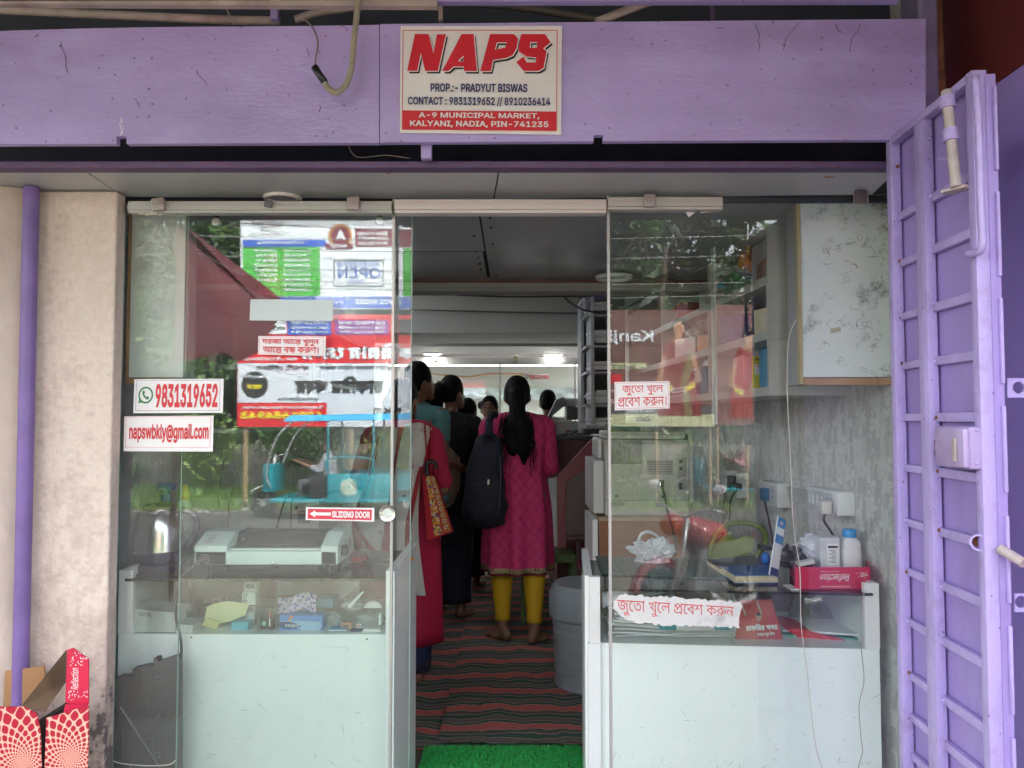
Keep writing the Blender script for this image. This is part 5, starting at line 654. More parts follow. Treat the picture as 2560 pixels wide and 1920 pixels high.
# ---------------------------------------------------------------- carpet and mat
def carpet(nt,tc,B):
    L=nt.links.new; s=N(nt,'ShaderNodeSeparateXYZ'); L(tc.outputs['Object'],s.inputs[0])
    n=N(nt,'ShaderNodeTexNoise'); n.inputs['Scale'].default_value=1; n.inputs['Detail'].default_value=3; mp=N(nt,'ShaderNodeMapping'); mp.inputs['Scale'].default_value=(5.5,2.2,1); L(tc.outputs['Object'],mp.inputs[0]); L(mp.outputs[0],n.inputs[0])
    a=N(nt,'ShaderNodeMath',operation='MULTIPLY_ADD'); a.inputs[1].default_value=.16; L(n.outputs[0],a.inputs[0]); L(s.outputs[1],a.inputs[2])
    b=N(nt,'ShaderNodeMath',operation='DIVIDE'); b.inputs[1].default_value=.222; L(a.outputs[0],b.inputs[0])
    c=N(nt,'ShaderNodeMath',operation='FRACT'); L(b.outputs[0],c.inputs[0])
    R=(.64,.16,.14);Gn=(.07,.125,.09);Gy=(.19,.15,.145);W=(.55,.48,.38)
    col=ramp(nt,c.outputs[0],[(0,R),(.27,W),(.29,Gn),(.40,W),(.415,Gy),(.60,W),(.615,Gn),(.80,W),(.82,(.16,.12,.11)),(.9,Gn),(.97,W),(.985,R)],True)
    f=N(nt,'ShaderNodeTexNoise'); f.inputs['Scale'].default_value=150; f.inputs['Detail'].default_value=4; L(tc.outputs['Object'],f.inputs[0])
    mr=N(nt,'ShaderNodeMapRange'); mr.inputs[3].default_value=.55; mr.inputs[4].default_value=1.4; L(f.outputs[0],mr.inputs[0])
    mx=N(nt,'ShaderNodeMix',data_type='RGBA',blend_type='MULTIPLY'); mx.inputs[0].default_value=1; L(col,mx.inputs[6]); L(mr.outputs[0],mx.inputs[7])
    bu=N(nt,'ShaderNodeBump'); bu.inputs['Strength'].default_value=.6; bu.inputs['Distance'].default_value=.004; L(f.outputs[0],bu.inputs['Height']); L(bu.outputs[0],B.inputs['Normal'])
    return mx.outputs[2]
cm=ramp_mat('striped_runner',carpet,.95)
def rug(name,x0,x1,y0,y1,z,label,nx=50,ny=150,hem=0):
    R=[]
    for j in range(ny+1):
        row=[]
        for i in range(nx+1):
            x=x0+(x1-x0)*i/nx; y=y0+(y1-y0)*j/ny; h=.004*noise.noise(V((x*5,y*3,z*50)))+.003*noise.noise(V((x*12,y*9,1)))
            f=math.exp(-((y-3.23-.05*math.sin(x*9))/.035)**2)*.014*(.4+max(0,noise.noise(V((x*4,2,0)))))
            row.append(V((x+.006*noise.noise(V((y*4,i,0)))*(1 if i in(0,nx) else 0),y+(.02*noise.noise(V((x*6,5,0))) if j==0 else 0),z+max(h,-.004)+f+(.006 if j==0 else 0))))
        R.append(row)
    return G().loft(R,caps=False,closed=False).out(name,cm,smooth=True,label=label,cat='rug')
sx=-.155
rug('striped_rug',-.62,-.285,3.12,7.6,.012,'narrow left strip of the red and green striped rug, under the wide one')
rug('striped_rug',-.30,.62,3.14,7.6,.024,'wide red, green and brown striped cotton rug running down the shop')
tm=thing('doormat','bright green artificial grass doormat in the doorway','doormat',(-.05,2.8,0))
mx0,mx1=AX(1075,3.1,1850),AX(1452,3.08,1850)
G().hexa([(mx0-.03,2.55,0.026),(mx1+.02,2.55,.026),(mx1,3.10,.026),(mx0+.01,3.10,.026)],[(mx0-.03,2.55,.034),(mx1+.02,2.55,.034),(mx1,3.10,.034),(mx0+.01,3.10,.034)]).out('backing',M('mat_green',(.02,.22,.05),.8,.2,40,bump=.6,bs=200),tm)
r=np.random.default_rng(4); n=26000; x=r.uniform(mx0-.02,mx1,n); y=r.uniform(2.56,3.10,n); h=r.uniform(.008,.016,n); an=r.uniform(0,6.28,n); wd=.0016
p=np.stack([x,y,np.full(n,.033)],1); dx=np.stack([np.cos(an)*wd,np.sin(an)*wd,np.zeros(n)],1); tp=p+np.stack([r.normal(0,.004,n),r.normal(0,.004,n),h],1)
me=bpy.data.meshes.new('turf_pile'); me.from_pydata((np.stack([p-dx,p+dx,tp],1).reshape(-1,3)-np.array((-.05,2.8,0))).tolist(),[],np.arange(3*n).reshape(-1,3).tolist()); me.materials.append(M('turf_blade',(.05,.52,.12),.5,.4,60))
o=bpy.data.objects.new('turf_pile',me); o.parent=tm; COL.objects.link(o); o['kind']='stuff'; MW[o]=MW[tm]
# drum
dr=thing('plastic_drum','tall grey ribbed plastic drum with a lid beside the right counter','drum',(AX(1438,3.95)+.06,4.02,0.02))
dcx=AX(1470,3.85); drm=M('grey_drum_plastic',(.27,.31,.33),.38,.12,6,dirt=.15,dcol=(.35,.35,.35),bump=.1); dzt=AZ(1478,3.75)
prof=[(.165,0),(.172,.01),(.165,.03)]
for k in range(9): z=.08+k*.035; prof+=[(.168+.003*k*.5,z),(.172+.003*k*.5,z+.004),(.168+.003*k*.5,z+.008)]
prof+=[(.185,.42),(.187,dzt-.16)]
G().lathe((dcx,3.85,.026),prof,40).out('drum_body',drm,dr,smooth='auto')
g=G(); seg=72; rings=[]
for rr,z,fl in ((.187,dzt-.165,0),(.196,dzt-.16,.4),(.194,dzt-.05,1),(.19,dzt-.045,0),(.184,dzt-.02,0),(.17,dzt-.004,0),(.12,dzt,0),(.002,dzt,0)):
    rings.append([V((dcx+(rr+fl*.004*(1 if (k//2)%2 else -1))*math.cos(2*math.pi*k/seg),3.85+(rr+fl*.004*(1 if (k//2)%2 else -1))*math.sin(2*math.pi*k/seg),.026+z)) for k in range(seg)])
g.loft(rings).out('lid',drm,dr,smooth='auto')
G().prism([at(1394,1500,4.15),at(1406,1500,4.15),at(1402,1640,4.1),at(1392,1640,4.1)],(0,.012,0)).out('steel_ruler',M('worn_ruler',(.32,.28,.22),.5,.2,30,dirt=.6),label='worn metal ruler standing between the rug and the grey drum',cat='ruler')
# little white guide blocks at the foot of the doorway
for px,y,l in ((1028,2.46,'left'),(1454,2.42,'right')):
    G().lathe((AX(px,y,1860),y,0),[(.022,0),(.022,.07),(.018,.085),(.004,.09)],16).out('door_guide',M('white_nylon',(.75,.75,.72),.45,.1,dirt=.3),smooth='auto',label='white plastic door guide knob at the foot of the %s counter'%l,cat='door guide')
# ================================================================ COUNTERS
CT=AZ(1440,2.5)
def counter(name,label,xl,xr,yl,yr,depth,fr_top,top_z_px,splits,sidepx):
    pass
# left counter ----------------------------------------------------
cyL=2.40; dL=.47
lx0=AX(298,cyL,1500); lx1=AX(990,cyL,1500); topz=AZ(1447,cyL); midz=AZ(1585,cyL)
lc=thing('counter','left white display counter with a glass window strip under its top','counter',(0-.7,cyL,0))
G().box(lx0,AX(965,cyL,1700),cyL,cyL+.016,.02,midz-.001).out('front_panel',mint,lc)
G().box(lx0-.001,AX(332,cyL,1500),cyL-.004,cyL+.018,midz,AZ(1425,cyL),.001).out('corner_post',edgew,lc)
G().box(lx0,lx0+.018,cyL+.019,cyL+dL,.02,AZ(1425,cyL)).out('side_panel',white,lc)
G().box(lx0+.018,lx1-.03,cyL+.017,cyL+dL,midz-.018,midz-.0015).out('shelf_board',white,lc)
G().box(lx0+.018,lx1-.03,cyL+dL-.016,cyL+dL,.02,midz-.02).out('back_panel',white,lc)
jx=AX(967,2.36,1600); jx1=jx+.027
G().hexa([(jx,2.335,.0),(jx1,2.335,0),(jx1+.0,2.86,0),(jx,2.86,0)],[(jx,2.335,AZ(1427,2.335)),(jx1,2.335,AZ(1427,2.335)),(jx1,2.86,AZ(1427,2.335)),(jx,2.86,AZ(1427,2.335))],.001).out('side_panel',white,lc)
cg=glass_mat('counter_glass',(.95,.98,.965),-.01,dust=.004); dgm=glass_mat('dark_top_glass',(.10,.16,.15),.0,dust=.03)
G().box(AX(333,cyL,1500),jx-.002,cyL+.002,cyL+.007,midz+.001,topz-.007).out('front_glass',cg,lc)
G().box(lx0+.02,jx-.002,cyL-.008,cyL+dL+.03,topz-.006,topz+.002).out('glass_top',dgm,lc)
G().box(AX(641,cyL,1500),AX(645,cyL,1500),cyL+.01,cyL+.40,midz,topz-.008).out('glass_divider',cg,lc)
for px,py in ((478,1593),(917,1598)): G().ell(at(px,py,cyL-.001),(.003,.001,.003),8,6).out('screw',rust,lc)
# right counter ---------------------------------------------------
ryL=2.43; ryR=2.36; rx0=AX(1500,ryL,1500); rx1=AX(2196,ryR,1500)
def ry(x): return ryL+(ryR-ryL)*(x-rx0)/(rx1-rx0)
rmid=AZ(1606,ryL); rtop=AZ(1470,ryL); 
rc=thing('counter','right white display counter with papers behind its window strip','counter',(.6,ryR,0))
def rbox(xa,xb,d0,d1,z0,z1,name,m,bev=0):
    f=lambda x,d:(x,ry(x)+d)
    lo=[(*f(xa,d0),z0),(*f(xb,d0),z0),(*f(xb,d1),z0),(*f(xa,d1),z0)]; hi=[(a,b,z1) for a,b,_ in lo]
    return G().hexa(lo,hi,bev).out(name,m,rc)
rbox(rx0,rx1,0,.016,.02,rmid-.001,'front_panel',mint)
rbox(rx1-.042,rx1+.001,-.004,.016,rmid,AZ(1458,ryR),'corner_post',edgew,.001)
rbox(rx1-.018,rx1,.017,.45,.02,AZ(1458,ryR),'side_panel',white)
rbox(rx0,rx1-.02,.018,.45,rmid-.018,rmid-.002,'shelf_board',white)
rbox(rx0,rx1-.02,.43,.45,.02,rmid-.02,'back_panel',white)
rbox(rx0+.005,rx1-.044,.003,.008,rmid+.001,rtop-.008,'front_glass',cg)
rbox(rx0-.03,rx1-.02,-.01,.47,rtop-.007,rtop+.001,'glass_top',dgm)
rbox(AX(1832,2.4,1500),AX(1836,2.4,1500),.012,.40,rmid,rtop-.009,'glass_divider',cg)
kx0=AX(1473,ryL,1600); G().box(kx0,rx0-.001,ryL-.012,ryL+.012,rmid-.04+.04,AZ(1441,ryL)).out('corner_post',edgew,rc)
kk=AX(1460,2.45,1600)
G().hexa([(kx0-.004,ryL-.012,0),(rx0-.001,ryL-.012,0),(rx0-.02,ryL+.012,0),(kx0-.004,ryL+.012,0)],[(kx0-.004,ryL-.012,rmid-.001),(rx0-.001,ryL-.012,rmid-.001),(rx0-.02,ryL+.012,rmid-.001),(kx0-.004,ryL+.012,rmid-.001)]).out('corner_panel',white,rc)
zt_=AZ(1441,ryL); bx=AX(1454,2.95,1372)
G().hexa([(kx0-.012,ryL+.013,0),(kx0+.012,ryL+.013,0),(bx+.024,2.95,0),(bx,2.95,0)],[(kx0-.012,ryL+.013,zt_),(kx0+.012,ryL+.013,zt_),(bx+.024,2.95,zt_),(bx,2.95,zt_)],.001).out('side_panel',white,rc)
# ================================================================ WALL CABINETS
woodf=M('pine_edge',(.42,.24,.11),.5,.2,10,dirt=.4,dcol=(.10,.05,.03),ds=9,stretch=(1,1,1)); yelw=M('cream_edge',(.52,.42,.24),.5,.1)
wc=thing('wall_cabinet','narrow white wall cabinet with a wood edge at the top left behind the glass','cabinet',(AX(395,2.36),2.36,AZ(950,2.36)))
cY=2.35
G().box(AX(326,cY,740),AX(464,cY,740),cY,cY+.018,AZ(944,cY),AZ(530,cY),.001).out('door_panel',M('white_panel_stained',(.80,.84,.82),.35,.05,2,dirt=.2,dcol=(.35,.36,.33),ds=5),wc)
G().box(AX(317,cY,740),AX(325,cY,740),cY+.002,cY+.02,AZ(945,cY),AZ(530,cY)).out('wood_edge',woodf,wc)
G().box(AX(317,cY,740),AX(466,cY,740),cY+.002,cY+.02,AZ(959,cY),AZ(946,cY)).out('wood_edge',woodf,wc)
G().box(AX(319,cY,740),AX(466,cY,740),cY+.021,cY+.07,AZ(958,cY),AZ(530,cY)).out('carcass',grey_l,wc)
# left wall shelves behind the cabinet
ls=thing('wall_shelves','grey shelves along the left wall behind the white cabinet','shelf',(-.95,3.3,1.3))
for z in (1.50,1.78): G().box(-1.24,-.95,cY+.3,4.9,z,z+.018).out('shelf_board',grey_l,ls)
for y in (3.4,4.9): G().box(-1.24,-.88,y,y+.018,1.3,1.97).out('upright',grey_l,ls)
G().box(-1.24,-.95,cY+.3,4.9,1.28,1.298).out('shelf_board',grey_l,ls)
pinkp=M('pink_red_plastic',(.55,.05,.09),.35,.1); dkred=M('dark_red_plastic',(.30,.01,.03),.4,.1)
g=G().lathe((-.93,2.95,1.80),[(.05,0),(.055,.02),(.052,.11),(.03,.13),(.025,.17),(.001,.175)],18)
g.out('jar',pinkp,smooth='auto',label='pink jar with a neck on the upper left shelf',cat='jar')
G().lathe((-.92,3.2,1.52),[(.055,0),(.06,.05),(.035,.08),(.055,.12),(.03,.15),(.012,.18),(.001,.19)],18).out('bottle',dkred,smooth='auto',label='dark red round bottle on the lower left shelf',cat='bottle')
G().box(-.98,-.90,3.3,3.4,1.52,1.62,.004).out('small_box',dkred,label='dark red box right of the round bottle on the left shelf',cat='box')
G().box(-.98,-.90,3.62,3.70,1.52,1.63,.003).out('small_box',M('violet_white_card',(.3,.25,.4),.5),label='violet and white carton farther along the lower left shelf',cat='box')
# stationery hanging below
rcab=thing('wall_cabinet','wide white wall cabinet with dirty cobweb stains and a pine frame at the right','cabinet',(1,2.36,AZ(960,2.36)))
c2=2.345
stp=M('white_panel_cobwebs',(.62,.67,.65),.4,.05,2,dirt=.85,dcol=(.10,.10,.10),ds=9,speck=.3,spcol=(.08,.08,.08))
def cobweb(nt,tc,B):
    L=nt.links.new; n=N(nt,'ShaderNodeTexNoise'); n.inputs['Scale'].default_value=9; n.inputs['Detail'].default_value=10; n.inputs['Roughness'].default_value=.75; L(tc.outputs['Object'],n.inputs[0])
    k=N(nt,'ShaderNodeTexNoise'); k.inputs['Scale'].default_value=4.2; k.inputs['Detail'].default_value=2; L(tc.outputs['Object'],k.inputs[0])
    a=N(nt,'ShaderNodeMath',operation='MULTIPLY_ADD'); a.inputs[1].default_value=.55; L(k.outputs[0],a.inputs[0]); L(n.outputs[0],a.inputs[2])
    B.inputs['Roughness'].default_value=.4
    return ramp(nt,a.outputs[0],[(.2,(.74,.80,.77)),(.84,(.72,.78,.75)),(.92,(.40,.43,.42)),(.97,(.07,.07,.07))])
cobm=ramp_mat('white_panel_cobweb',cobweb,.4)
G().box(AX(2004,c2,700),AX(2231,c2,700),c2,c2+.018,AZ(943,c2),AZ(500,c2),.001).out('door_panel',cobm,rcab)
G().box(AX(1995,c2,700),AX(2003,c2,700),c2-.002,c2+.018,AZ(960,c2),AZ(484,c2)).out('wood_edge',yelw,rcab)
G().box(AX(2004,c2,700),AX(2238,c2,700),c2-.001,c2+.019,AZ(962,c2),AZ(945,c2)).out('wood_edge',woodf,rcab)
G().box(AX(2004,c2,700),AX(2238,c2,700),c2-.001,c2+.019,AZ(498,c2),AZ(484,c2)).out('wood_edge',woodf,rcab)
G().box(AX(2232,c2,700),AX(2238,c2,700),c2-.001,c2+.019,AZ(944,c2),AZ(499,c2)).out('wood_edge',woodf,rcab)
G().box(AX(1996,c2,700),AX(2237,c2,700),c2+.02,c2+.10,AZ(961,c2),AZ(484,c2)).out('carcass',grey_l,rcab)
webm=M('cobweb_black',(.03,.03,.03),.95)
random.seed(21); wg=G()
for (cx,cy_,w_,n_) in ((2075,625,22,7),(2130,610,30,9),(2178,600,26,8),(2110,660,25,5),(2195,640,15,5),(2120,690,18,4),(2190,715,22,8),(2150,760,26,7),(2170,800,18,5),(2090,808,35,7),(2165,812,25,5),(2190,930,22,9),(2110,900,14,4),(2065,745,6,3),(2055,860,12,4),(2180,860,10,4),(2210,560,14,4),(2145,548,20,4),(2225,925,8,5)):
    for k in range(n_):
        x=cx+random.uniform(-w_,w_); y=cy_+random.uniform(-9,9); p=[(x,y)]; a=random.uniform(0,6.3)
        for q in range(random.randint(3,7)): a+=random.uniform(-1,1); x+=4.5*math.cos(a); y+=3.6*math.sin(a); p.append((x,y))
        p=[at(min(max(x,2006),2229),y,c2-.0015) for x,y in p]; wg.tube(p,[random.uniform(.0002,.0007) for _ in p],4)
wg.out('cobwebs',webm,rcab,kind='stuff')
q=pxq4((2076,822),(2101,817),(2103,827),(2078,833),c2-.004); sheet(q,'tape_scrap',M('yellow_tape',(.45,.42,.28),.5),parent=rcab)
# ================================================================ RIGHT WALL SHELVES AND THEIR LOADS
SHX=.28
rs=thing('wall_shelves','long pale shelves along the right wall behind the right pane','shelf',(.95,3.4,1.4))
palel=M('pale_shelf_laminate',(.42,.42,.38),.5,.1,3,dirt=.2)
zs=[AZ(959,2.37),AZ(805,2.37),AZ(655,2.37),AZ(497,2.37)]
def shx(y,d=SHX): return wx(y)-d
for k,z in enumerate(zs):
    y0,y1=2.59,4.9
    G().hexa([(shx(y0),y0,z-.03),(wx(y0)-.002,y0,z-.03),(wx(y1)-.002,y1,z-.03),(shx(y1),y1,z-.03)],[(shx(y0),y0,z),(wx(y0)-.002,y0,z),(wx(y1)-.002,y1,z),(shx(y1),y1,z)]).out('shelf_board',palel,rs)
for y in (2.60,3.25,4.05,4.88):
    G().hexa([(shx(y)+.004,y,zs[0]),(wx(y)-.004,y,zs[0]),(wx(y)-.004,y+.016,zs[0]),(shx(y)+.004,y+.016,zs[0])],[(shx(y)+.004,y,zs[3]-.03),(wx(y)-.004,y,zs[3]-.03),(wx(y)-.004,y+.016,zs[3]-.03),(shx(y)+.004,y+.016,zs[3]-.03)]).out('upright',palel,rs)
yel=M('yellow_card',(.62,.55,.02),.45,.04); bluc=M('blue_card',(.01,.28,.50),.4,.08); tub=M('teal_blue_tub',(.02,.17,.28),.3,.1)
def boxthing(name,label,cat,x0,x1,y0,y1,z0,z1,m,bev=.002,name2='box'):
    return G().box(x0,x1,y0,y1,z0,z1,bev).out(name,m,label=label,cat=cat)
p0=at(1903,958,2.98)
yb=boxthing('carton','yellow cardboard box with a printed switch picture on the lowest shelf','carton',AX(1880,2.98,900),AX(1948,2.98,900),2.98,3.12,zs[0]+.001,AZ(890,2.98),yel)
q=pxq(1880,890,1948,AZ and 953,2.979)
qb=Q(at(1880,891,2.9795),at(1948,891,2.9795),at(1948,954,2.9795),at(1880,954,2.9795))
qb.text(yb,'RUBIK',.12,.06,.5,.16,pblack,.04); qb.rect(yb,'print_panel',.1,.32,.55,.72,pwhite); qb.rect(yb,'print_panel',.2,.36,.32,.42,red,.0014)
for a_,b_ in ((.24,.5),(.2,.6),(.28,.6),(.16,.64)): qb.rect(yb,'print_dot',a_,b_,a_+.025,b_+.03,pblack,.0014)
pp=boxthing('carton','pale pink carton beside the yellow box on the lowest shelf','carton',AX(1858,2.985,900),AX(1879,2.985,900),2.985,3.12,zs[0]+.001,AZ(888,2.98),M('pink_card',(.58,.42,.45),.5))
boxthing('carton','flat white and violet carton lying on the yellow box','carton',AX(1878,2.98,900),AX(1948,2.98,900),2.975,3.1,AZ(889,2.98),AZ(874,2.98),M('white_violet_card',(.6,.5,.62),.5))
bb=boxthing('carton','bright blue carton with a round dark window at the cabinet edge','carton',AX(1955,2.70,900),AX(2000,2.70,900),2.70,2.95,zs[0]+.001,AZ(838,2.7),bluc)
qb=Q(at(1955,840,2.699),at(2000,840,2.699),at(2000,950,2.699),at(1955,950,2.699)); qb.shape(bb,'window',[(.75+.28*math.cos(t/10*6.283),.62+.3*math.sin(t/10*6.283)) for t in range(10)],navy); qb.rect(bb,'barcode',.1,.3,.25,.6,pwhite)
boxthing('carton','narrow dark blue carton left of the bright blue one','carton',AX(1944,2.75,900),AX(1954,2.75,900),2.75,2.95,zs[0]+.001,AZ(865,2.75),M('royal_blue_card',(.02,.03,.35),.4))
boxthing('carton','dark blue box lying on the bright blue carton','carton',AX(1958,2.72,850),AX(2000,2.72,850),2.72,2.95,AZ(837,2.72)+.001,AZ(822,2.72),M('deep_blue',(.01,.10,.2),.4))
# open tub
g=G(); tx0,tx1=AX(1765,3.3,940),AX(1850,3.3,940); tz0=zs[0]+.001; tz1=AZ(918,3.3)
g.hexa([(tx0+.01,3.3,tz0),(tx1-.01,3.3,tz0),(tx1-.01,3.5,tz0),(tx0+.01,3.5,tz0)],[(tx0-.01,3.28,tz1),(tx1+.01,3.28,tz1),(tx1+.01,3.52,tz1),(tx0-.01,3.52,tz1)],.004)
tb=g.out('tub',tub,label='teal blue plastic tub with papers on the lowest shelf',cat='tub'); 
G().box(tx0-.018,tx1+.018,3.272,3.528,tz1-.004,tz1+.004,.002).out('rim',tub,tb)
crumple(((tx0+tx1)/2,3.4,tz1+.02),(.06,.06,.03),pap,'crumpled_paper',seed=8,label='crumpled paper heaped in the teal tub',cat='paper')
for k in range(5):
    x=AX(1700-k*6,3.9,930)
papers('paper_pile','low pile of files at the far end of the lowest right shelf',shx(3.8)+.12,3.75,zs[0],.2,.3,.045,5)
# garlands, bags
garl=thing('garland','small pale beaded garland hanging from the shelf','garland',at(1935,860,2.8))
for k in range(9): G().ell(at(1934+3*math.sin(k*1.9),842+k*6,2.86),(.008,.008,.006),8,6).out('bead',M('cream_bead',(.5,.42,.3),.6),garl)
bagw=M('white_polythene',(.62,.63,.62),.35,.1,6,bump=.3,bs=15); bagg=M('grey_polythene2',(.36,.37,.38),.35,.2,6,bump=.3,bs=15)
def bag(px,py,Y,r,mat,label,seed,name='plastic_bag'): return crumple(at(px,py,Y),r,mat,name,seed=seed,label=label,cat='bag')
bag(1820,770,3.35,(.10,.10,.05),bagw,'crushed white bag on the middle right shelf, nearest the pane',4)
bag(1760,800,3.6,(.07,.1,.05),bagg,'grey bag behind the crushed white bag on the middle right shelf',5)
bag(1735,845,3.8,(.05,.08,.055),bagw,'small white bag at the far end of the middle right shelf',6)
bag(1880,680,3.0,(.08,.1,.035),bagg,'flat grey bag on the upper right shelf beside the orange cloth',12)
wb=bag(1828,700,3.25,(.085,.08,.045),M('grey_print_bag',(.55,.56,.58),.5,.05),'white printed sack slumped on the upper right shelf',14)
qq=Q(at(1800,686,3.12),at(1826,694,3.12),at(1812,716,3.12),at(1792,708,3.12)); qq.text(wb,'GARDEN',0,.0,1,.5,pblack,.02); qq.text(wb,'LUXURY',.1,.55,.9,1,pblack,.01)
G().tube(smoothpts([at(1795,716,3.16),at(1815,708,3.15),at(1838,712,3.15)],4),.012,8).out('blue_roll',M('sky_blue_plastic',(.03,.35,.6),.4),smooth=True,label='short sky blue plastic roll under the printed sack',cat='roll')
crumple(at(1868,655,2.95),(.035,.06,.05),M('orange_cloth',(.55,.20,.03),.7,.2,9),'cloth_bundle',seed=5,label='orange and yellow cloth bundle on the upper right shelf',cat='cloth')
g=ring_arc(at(1900,628,2.9),.045,20,200,12,.007); g.out('yellow_hoop',M('yellow_strap',(.5,.38,.05),.5),smooth=True,label='yellow hoop handle standing behind the orange cloth',cat='hoop')
cs=boxthing('case','pale grey case with a loop on the upper right shelf by the cabinet','case',AX(1934,2.65,620),AX(1998,2.65,620),2.65,2.9,zs[2]+.001,AZ(580,2.65),M('pale_case',(.42,.42,.46),.4),.006)
ring_arc(at(1965,632,2.645),.03,90,270,10,.004).out('handle',M('grey_handle',(.5,.5,.52),.4),cs)
for k,(px,py) in enumerate(((1690,770),(1705,762))):
    G().obox(at(px+20,py,3.9),(.12,.05,.012),rot('Y',-8+10*k)).out('folder',M('orange_folder',(.45,.14,.03),.6) if k else M('red_folder',(.30,.05,.03),.6),label='thin orange folder on the middle right shelf' if k else 'thin brick red folder under the orange folder',cat='folder')
cols=[('brown',(.25,.14,.07)),('green',(.04,.2,.07)),('grey',(.4,.4,.4)),('maroon',(.25,.02,.04)),('cream',(.6,.52,.38)),('navy',(.02,.04,.15)),('orange',(.55,.2,.03)),('white',(.65,.65,.63))]
for k,(n_,c_) in enumerate(cols):
    sh=2 if k<4 else 1; y=2.72+(k%4)*.34; hh=.07+.02*(k%3); x=shx(y)+.09
    G().obox((x,y,zs[sh]+hh/2+.001),(.13,.12+.03*(k%2),hh),rot('Z',-8+5*k),.002).out('carton',M(n_+'_card',c_,.5,.1,6,dirt=.2),label='%s carton on the %s right wall shelf behind the pane'%(n_,'upper' if sh==2 else 'middle'),cat='carton')
# vertical partition with ring and hanging plate (inner glass pane by the shelves)
# ================================================================ FRONT GLASS
gm=glass_mat('shop_glass',(.965,.985,.975),-.008,dust=.008); edgeg=M('glass_edge_green',(.25,.36,.32),.2,.1)
GY=GLASS_Y
def rail(px0,px1,y0,y1,name,label,m=alu,t0=498,t1=530):
    zt=AZ(t0,2.2); zb=AZ(t1,2.2); x0,x1=AX(px0,2.2,510),AX(px1,2.2,510); t=thing(name,label,'rail',((x0+x1)/2,2.2,zb))
    h=zt-zb
    for a,b,d in ((0,.22,.004),(.235,.62,0),(.635,.93,.003),(.94,1,.006)):
        G().box(x0,x1,y0+d,y1,zb+h*a,zb+h*b,.0006).out('rail_profile',m,t)
    return t
railm=M('pinkish_aluminium',(.66,.60,.57),.4,.05,5,dirt=.2,dcol=(.35,.3,.27),ds=12,stretch=(.4,1,3))
rail(316,978,2.205,2.24,'head_rail','dull aluminium head rail over the left glass panes',M('old_aluminium',(.50,.50,.47),.45,.06,5,dirt=.35,dcol=(.28,.26,.23),ds=15,stretch=(.4,1,3)),500,530)
rail(986,1516,2.198,2.24,'head_rail','pinkish head rail spanning the open doorway',railm,497,532)
rail(1520,1808,2.203,2.24,'head_rail','short worn head rail ending over the right glass pane',M('old_aluminium2',(.52,.50,.46),.5,.08,5,dirt=.5,dcol=(.3,.22,.16),ds=9,stretch=(.4,1,3)),490,522)
def pane(px0,px1,y,name,label,pb=None,top=None):
    x0,x1=AX(px0,y),AX(px1,y); t=thing(name,label,'glass pane',((x0+x1)/2,y,0))
    zt=top or AZ(527,y); 
    G().box(x0,x1,y,y+.006,.004,zt).out('glass_sheet',gm,t); return t,x0,x1,zt
pl,x0,x1,zt=pane(301,977,GY,'fixed_glass_pane','fixed left glass pane carrying the phone and email stickers')
G().box(x1+.0006,x1+.0085,GY-.004,GY+.008,.0,AZ(497,GY)).out('edge_trim',M('clear_grey_trim',(.42,.42,.38),.3,.1,metal=.3),pl)
G().box(x0-.004,x0-.0005,GY-.002,GY+.006,.0,zt).out('edge_trim',edgeg,pl)
sd,x0,x1,zt=pane(457,1026,GY+.035,'sliding_glass_door','sliding glass door pushed open behind the fixed left pane')
G().box(x0-.0025,x0-.0003,GY+.035,GY+.041,.004,zt).out('edge_trim',edgeg,sd); G().box(x1+.0003,x1+.003,GY+.035,GY+.041,.004,zt).out('edge_trim',edgeg,sd)
prr,x0,x1,zt=pane(1527,2238,GY,'fixed_glass_pane','fixed right glass pane with the torn paper strip at counter height',top=AZ(486,GY))
G().box(x0-.0085,x0-.0006,GY-.004,GY+.008,.0,AZ(487,GY)).out('edge_trim',M('clear_grey_trim2',(.45,.45,.45),.3,.1,metal=.3),prr)
# inner glass partition by the right shelves
ip=thing('inner_glass_panel','narrow upright glass partition inside by the right shelves','glass pane',(AX(1790,2.9),2.9,.9))
G().box(AX(1786,2.9),AX(1790,2.9),2.88,2.93,AZ(1060,2.9),AZ(620,2.9)).out('edge_trim',M('pale_edge',(.55,.6,.58),.3),ip)
# clamps
clampm=M('taupe_plastic',(.36,.31,.29),.4,.06,5)
for px,py,a,l in ((397,511,-8,'leftmost, tilted'),(884,509,0,'over the sliding door, left of the doorway'),(1624,502,0,'right of the doorway'),(2152,492,0,'rightmost, over the white cabinet')):
    t=thing('glass_clamp','square taupe clamp on the head rail, '+l,'clamp',at(px,py,2.19))
    G().obox(at(px,py,2.193),(.033,.012,.037),rot('Y',a),.0025).out('cover',clampm if px<2000 else M('dark_taupe',(.12,.10,.10),.4),t,smooth='auto')
    G().obox(at(px,py+2,2.21),(.036,.02,.034),rot('Y',a),.002).out('base',alu2,t)
    G().tube(smoothpts([at(px-8,py+1,2.1865),at(px-3,py-2,2.1865),at(px,py+1,2.1865),at(px+5,py-2,2.1865),at(px+9,py,2.1865)],3),.0004,4).out('logo_mark',M('brown_print',(.15,.08,.07),.5),t)
G().obox(at(671,510,2.195),(.022,.008,.019),rot('Y',12),.001).out('sensor_block',M('slate_plastic',(.14,.15,.17),.5),label='small slate block stuck crooked on the left head rail',cat='block')
random.seed(31); g=G()
for k in range(9):
    x=350+k*6+random.uniform(-2,2); y=532+random.uniform(-1,3); g.poly([at(x,y,2.2),at(x+7,y-1,2.2),at(x+6,y+random.uniform(3,7),2.2),at(x+1,y+random.uniform(2,6),2.2)])
g.out('tape_shreds',M('yellow_tape2',(.55,.50,.35),.6,.2,30),kind='stuff',label='shreds of yellow tape under the leftmost clamp',cat='tape')
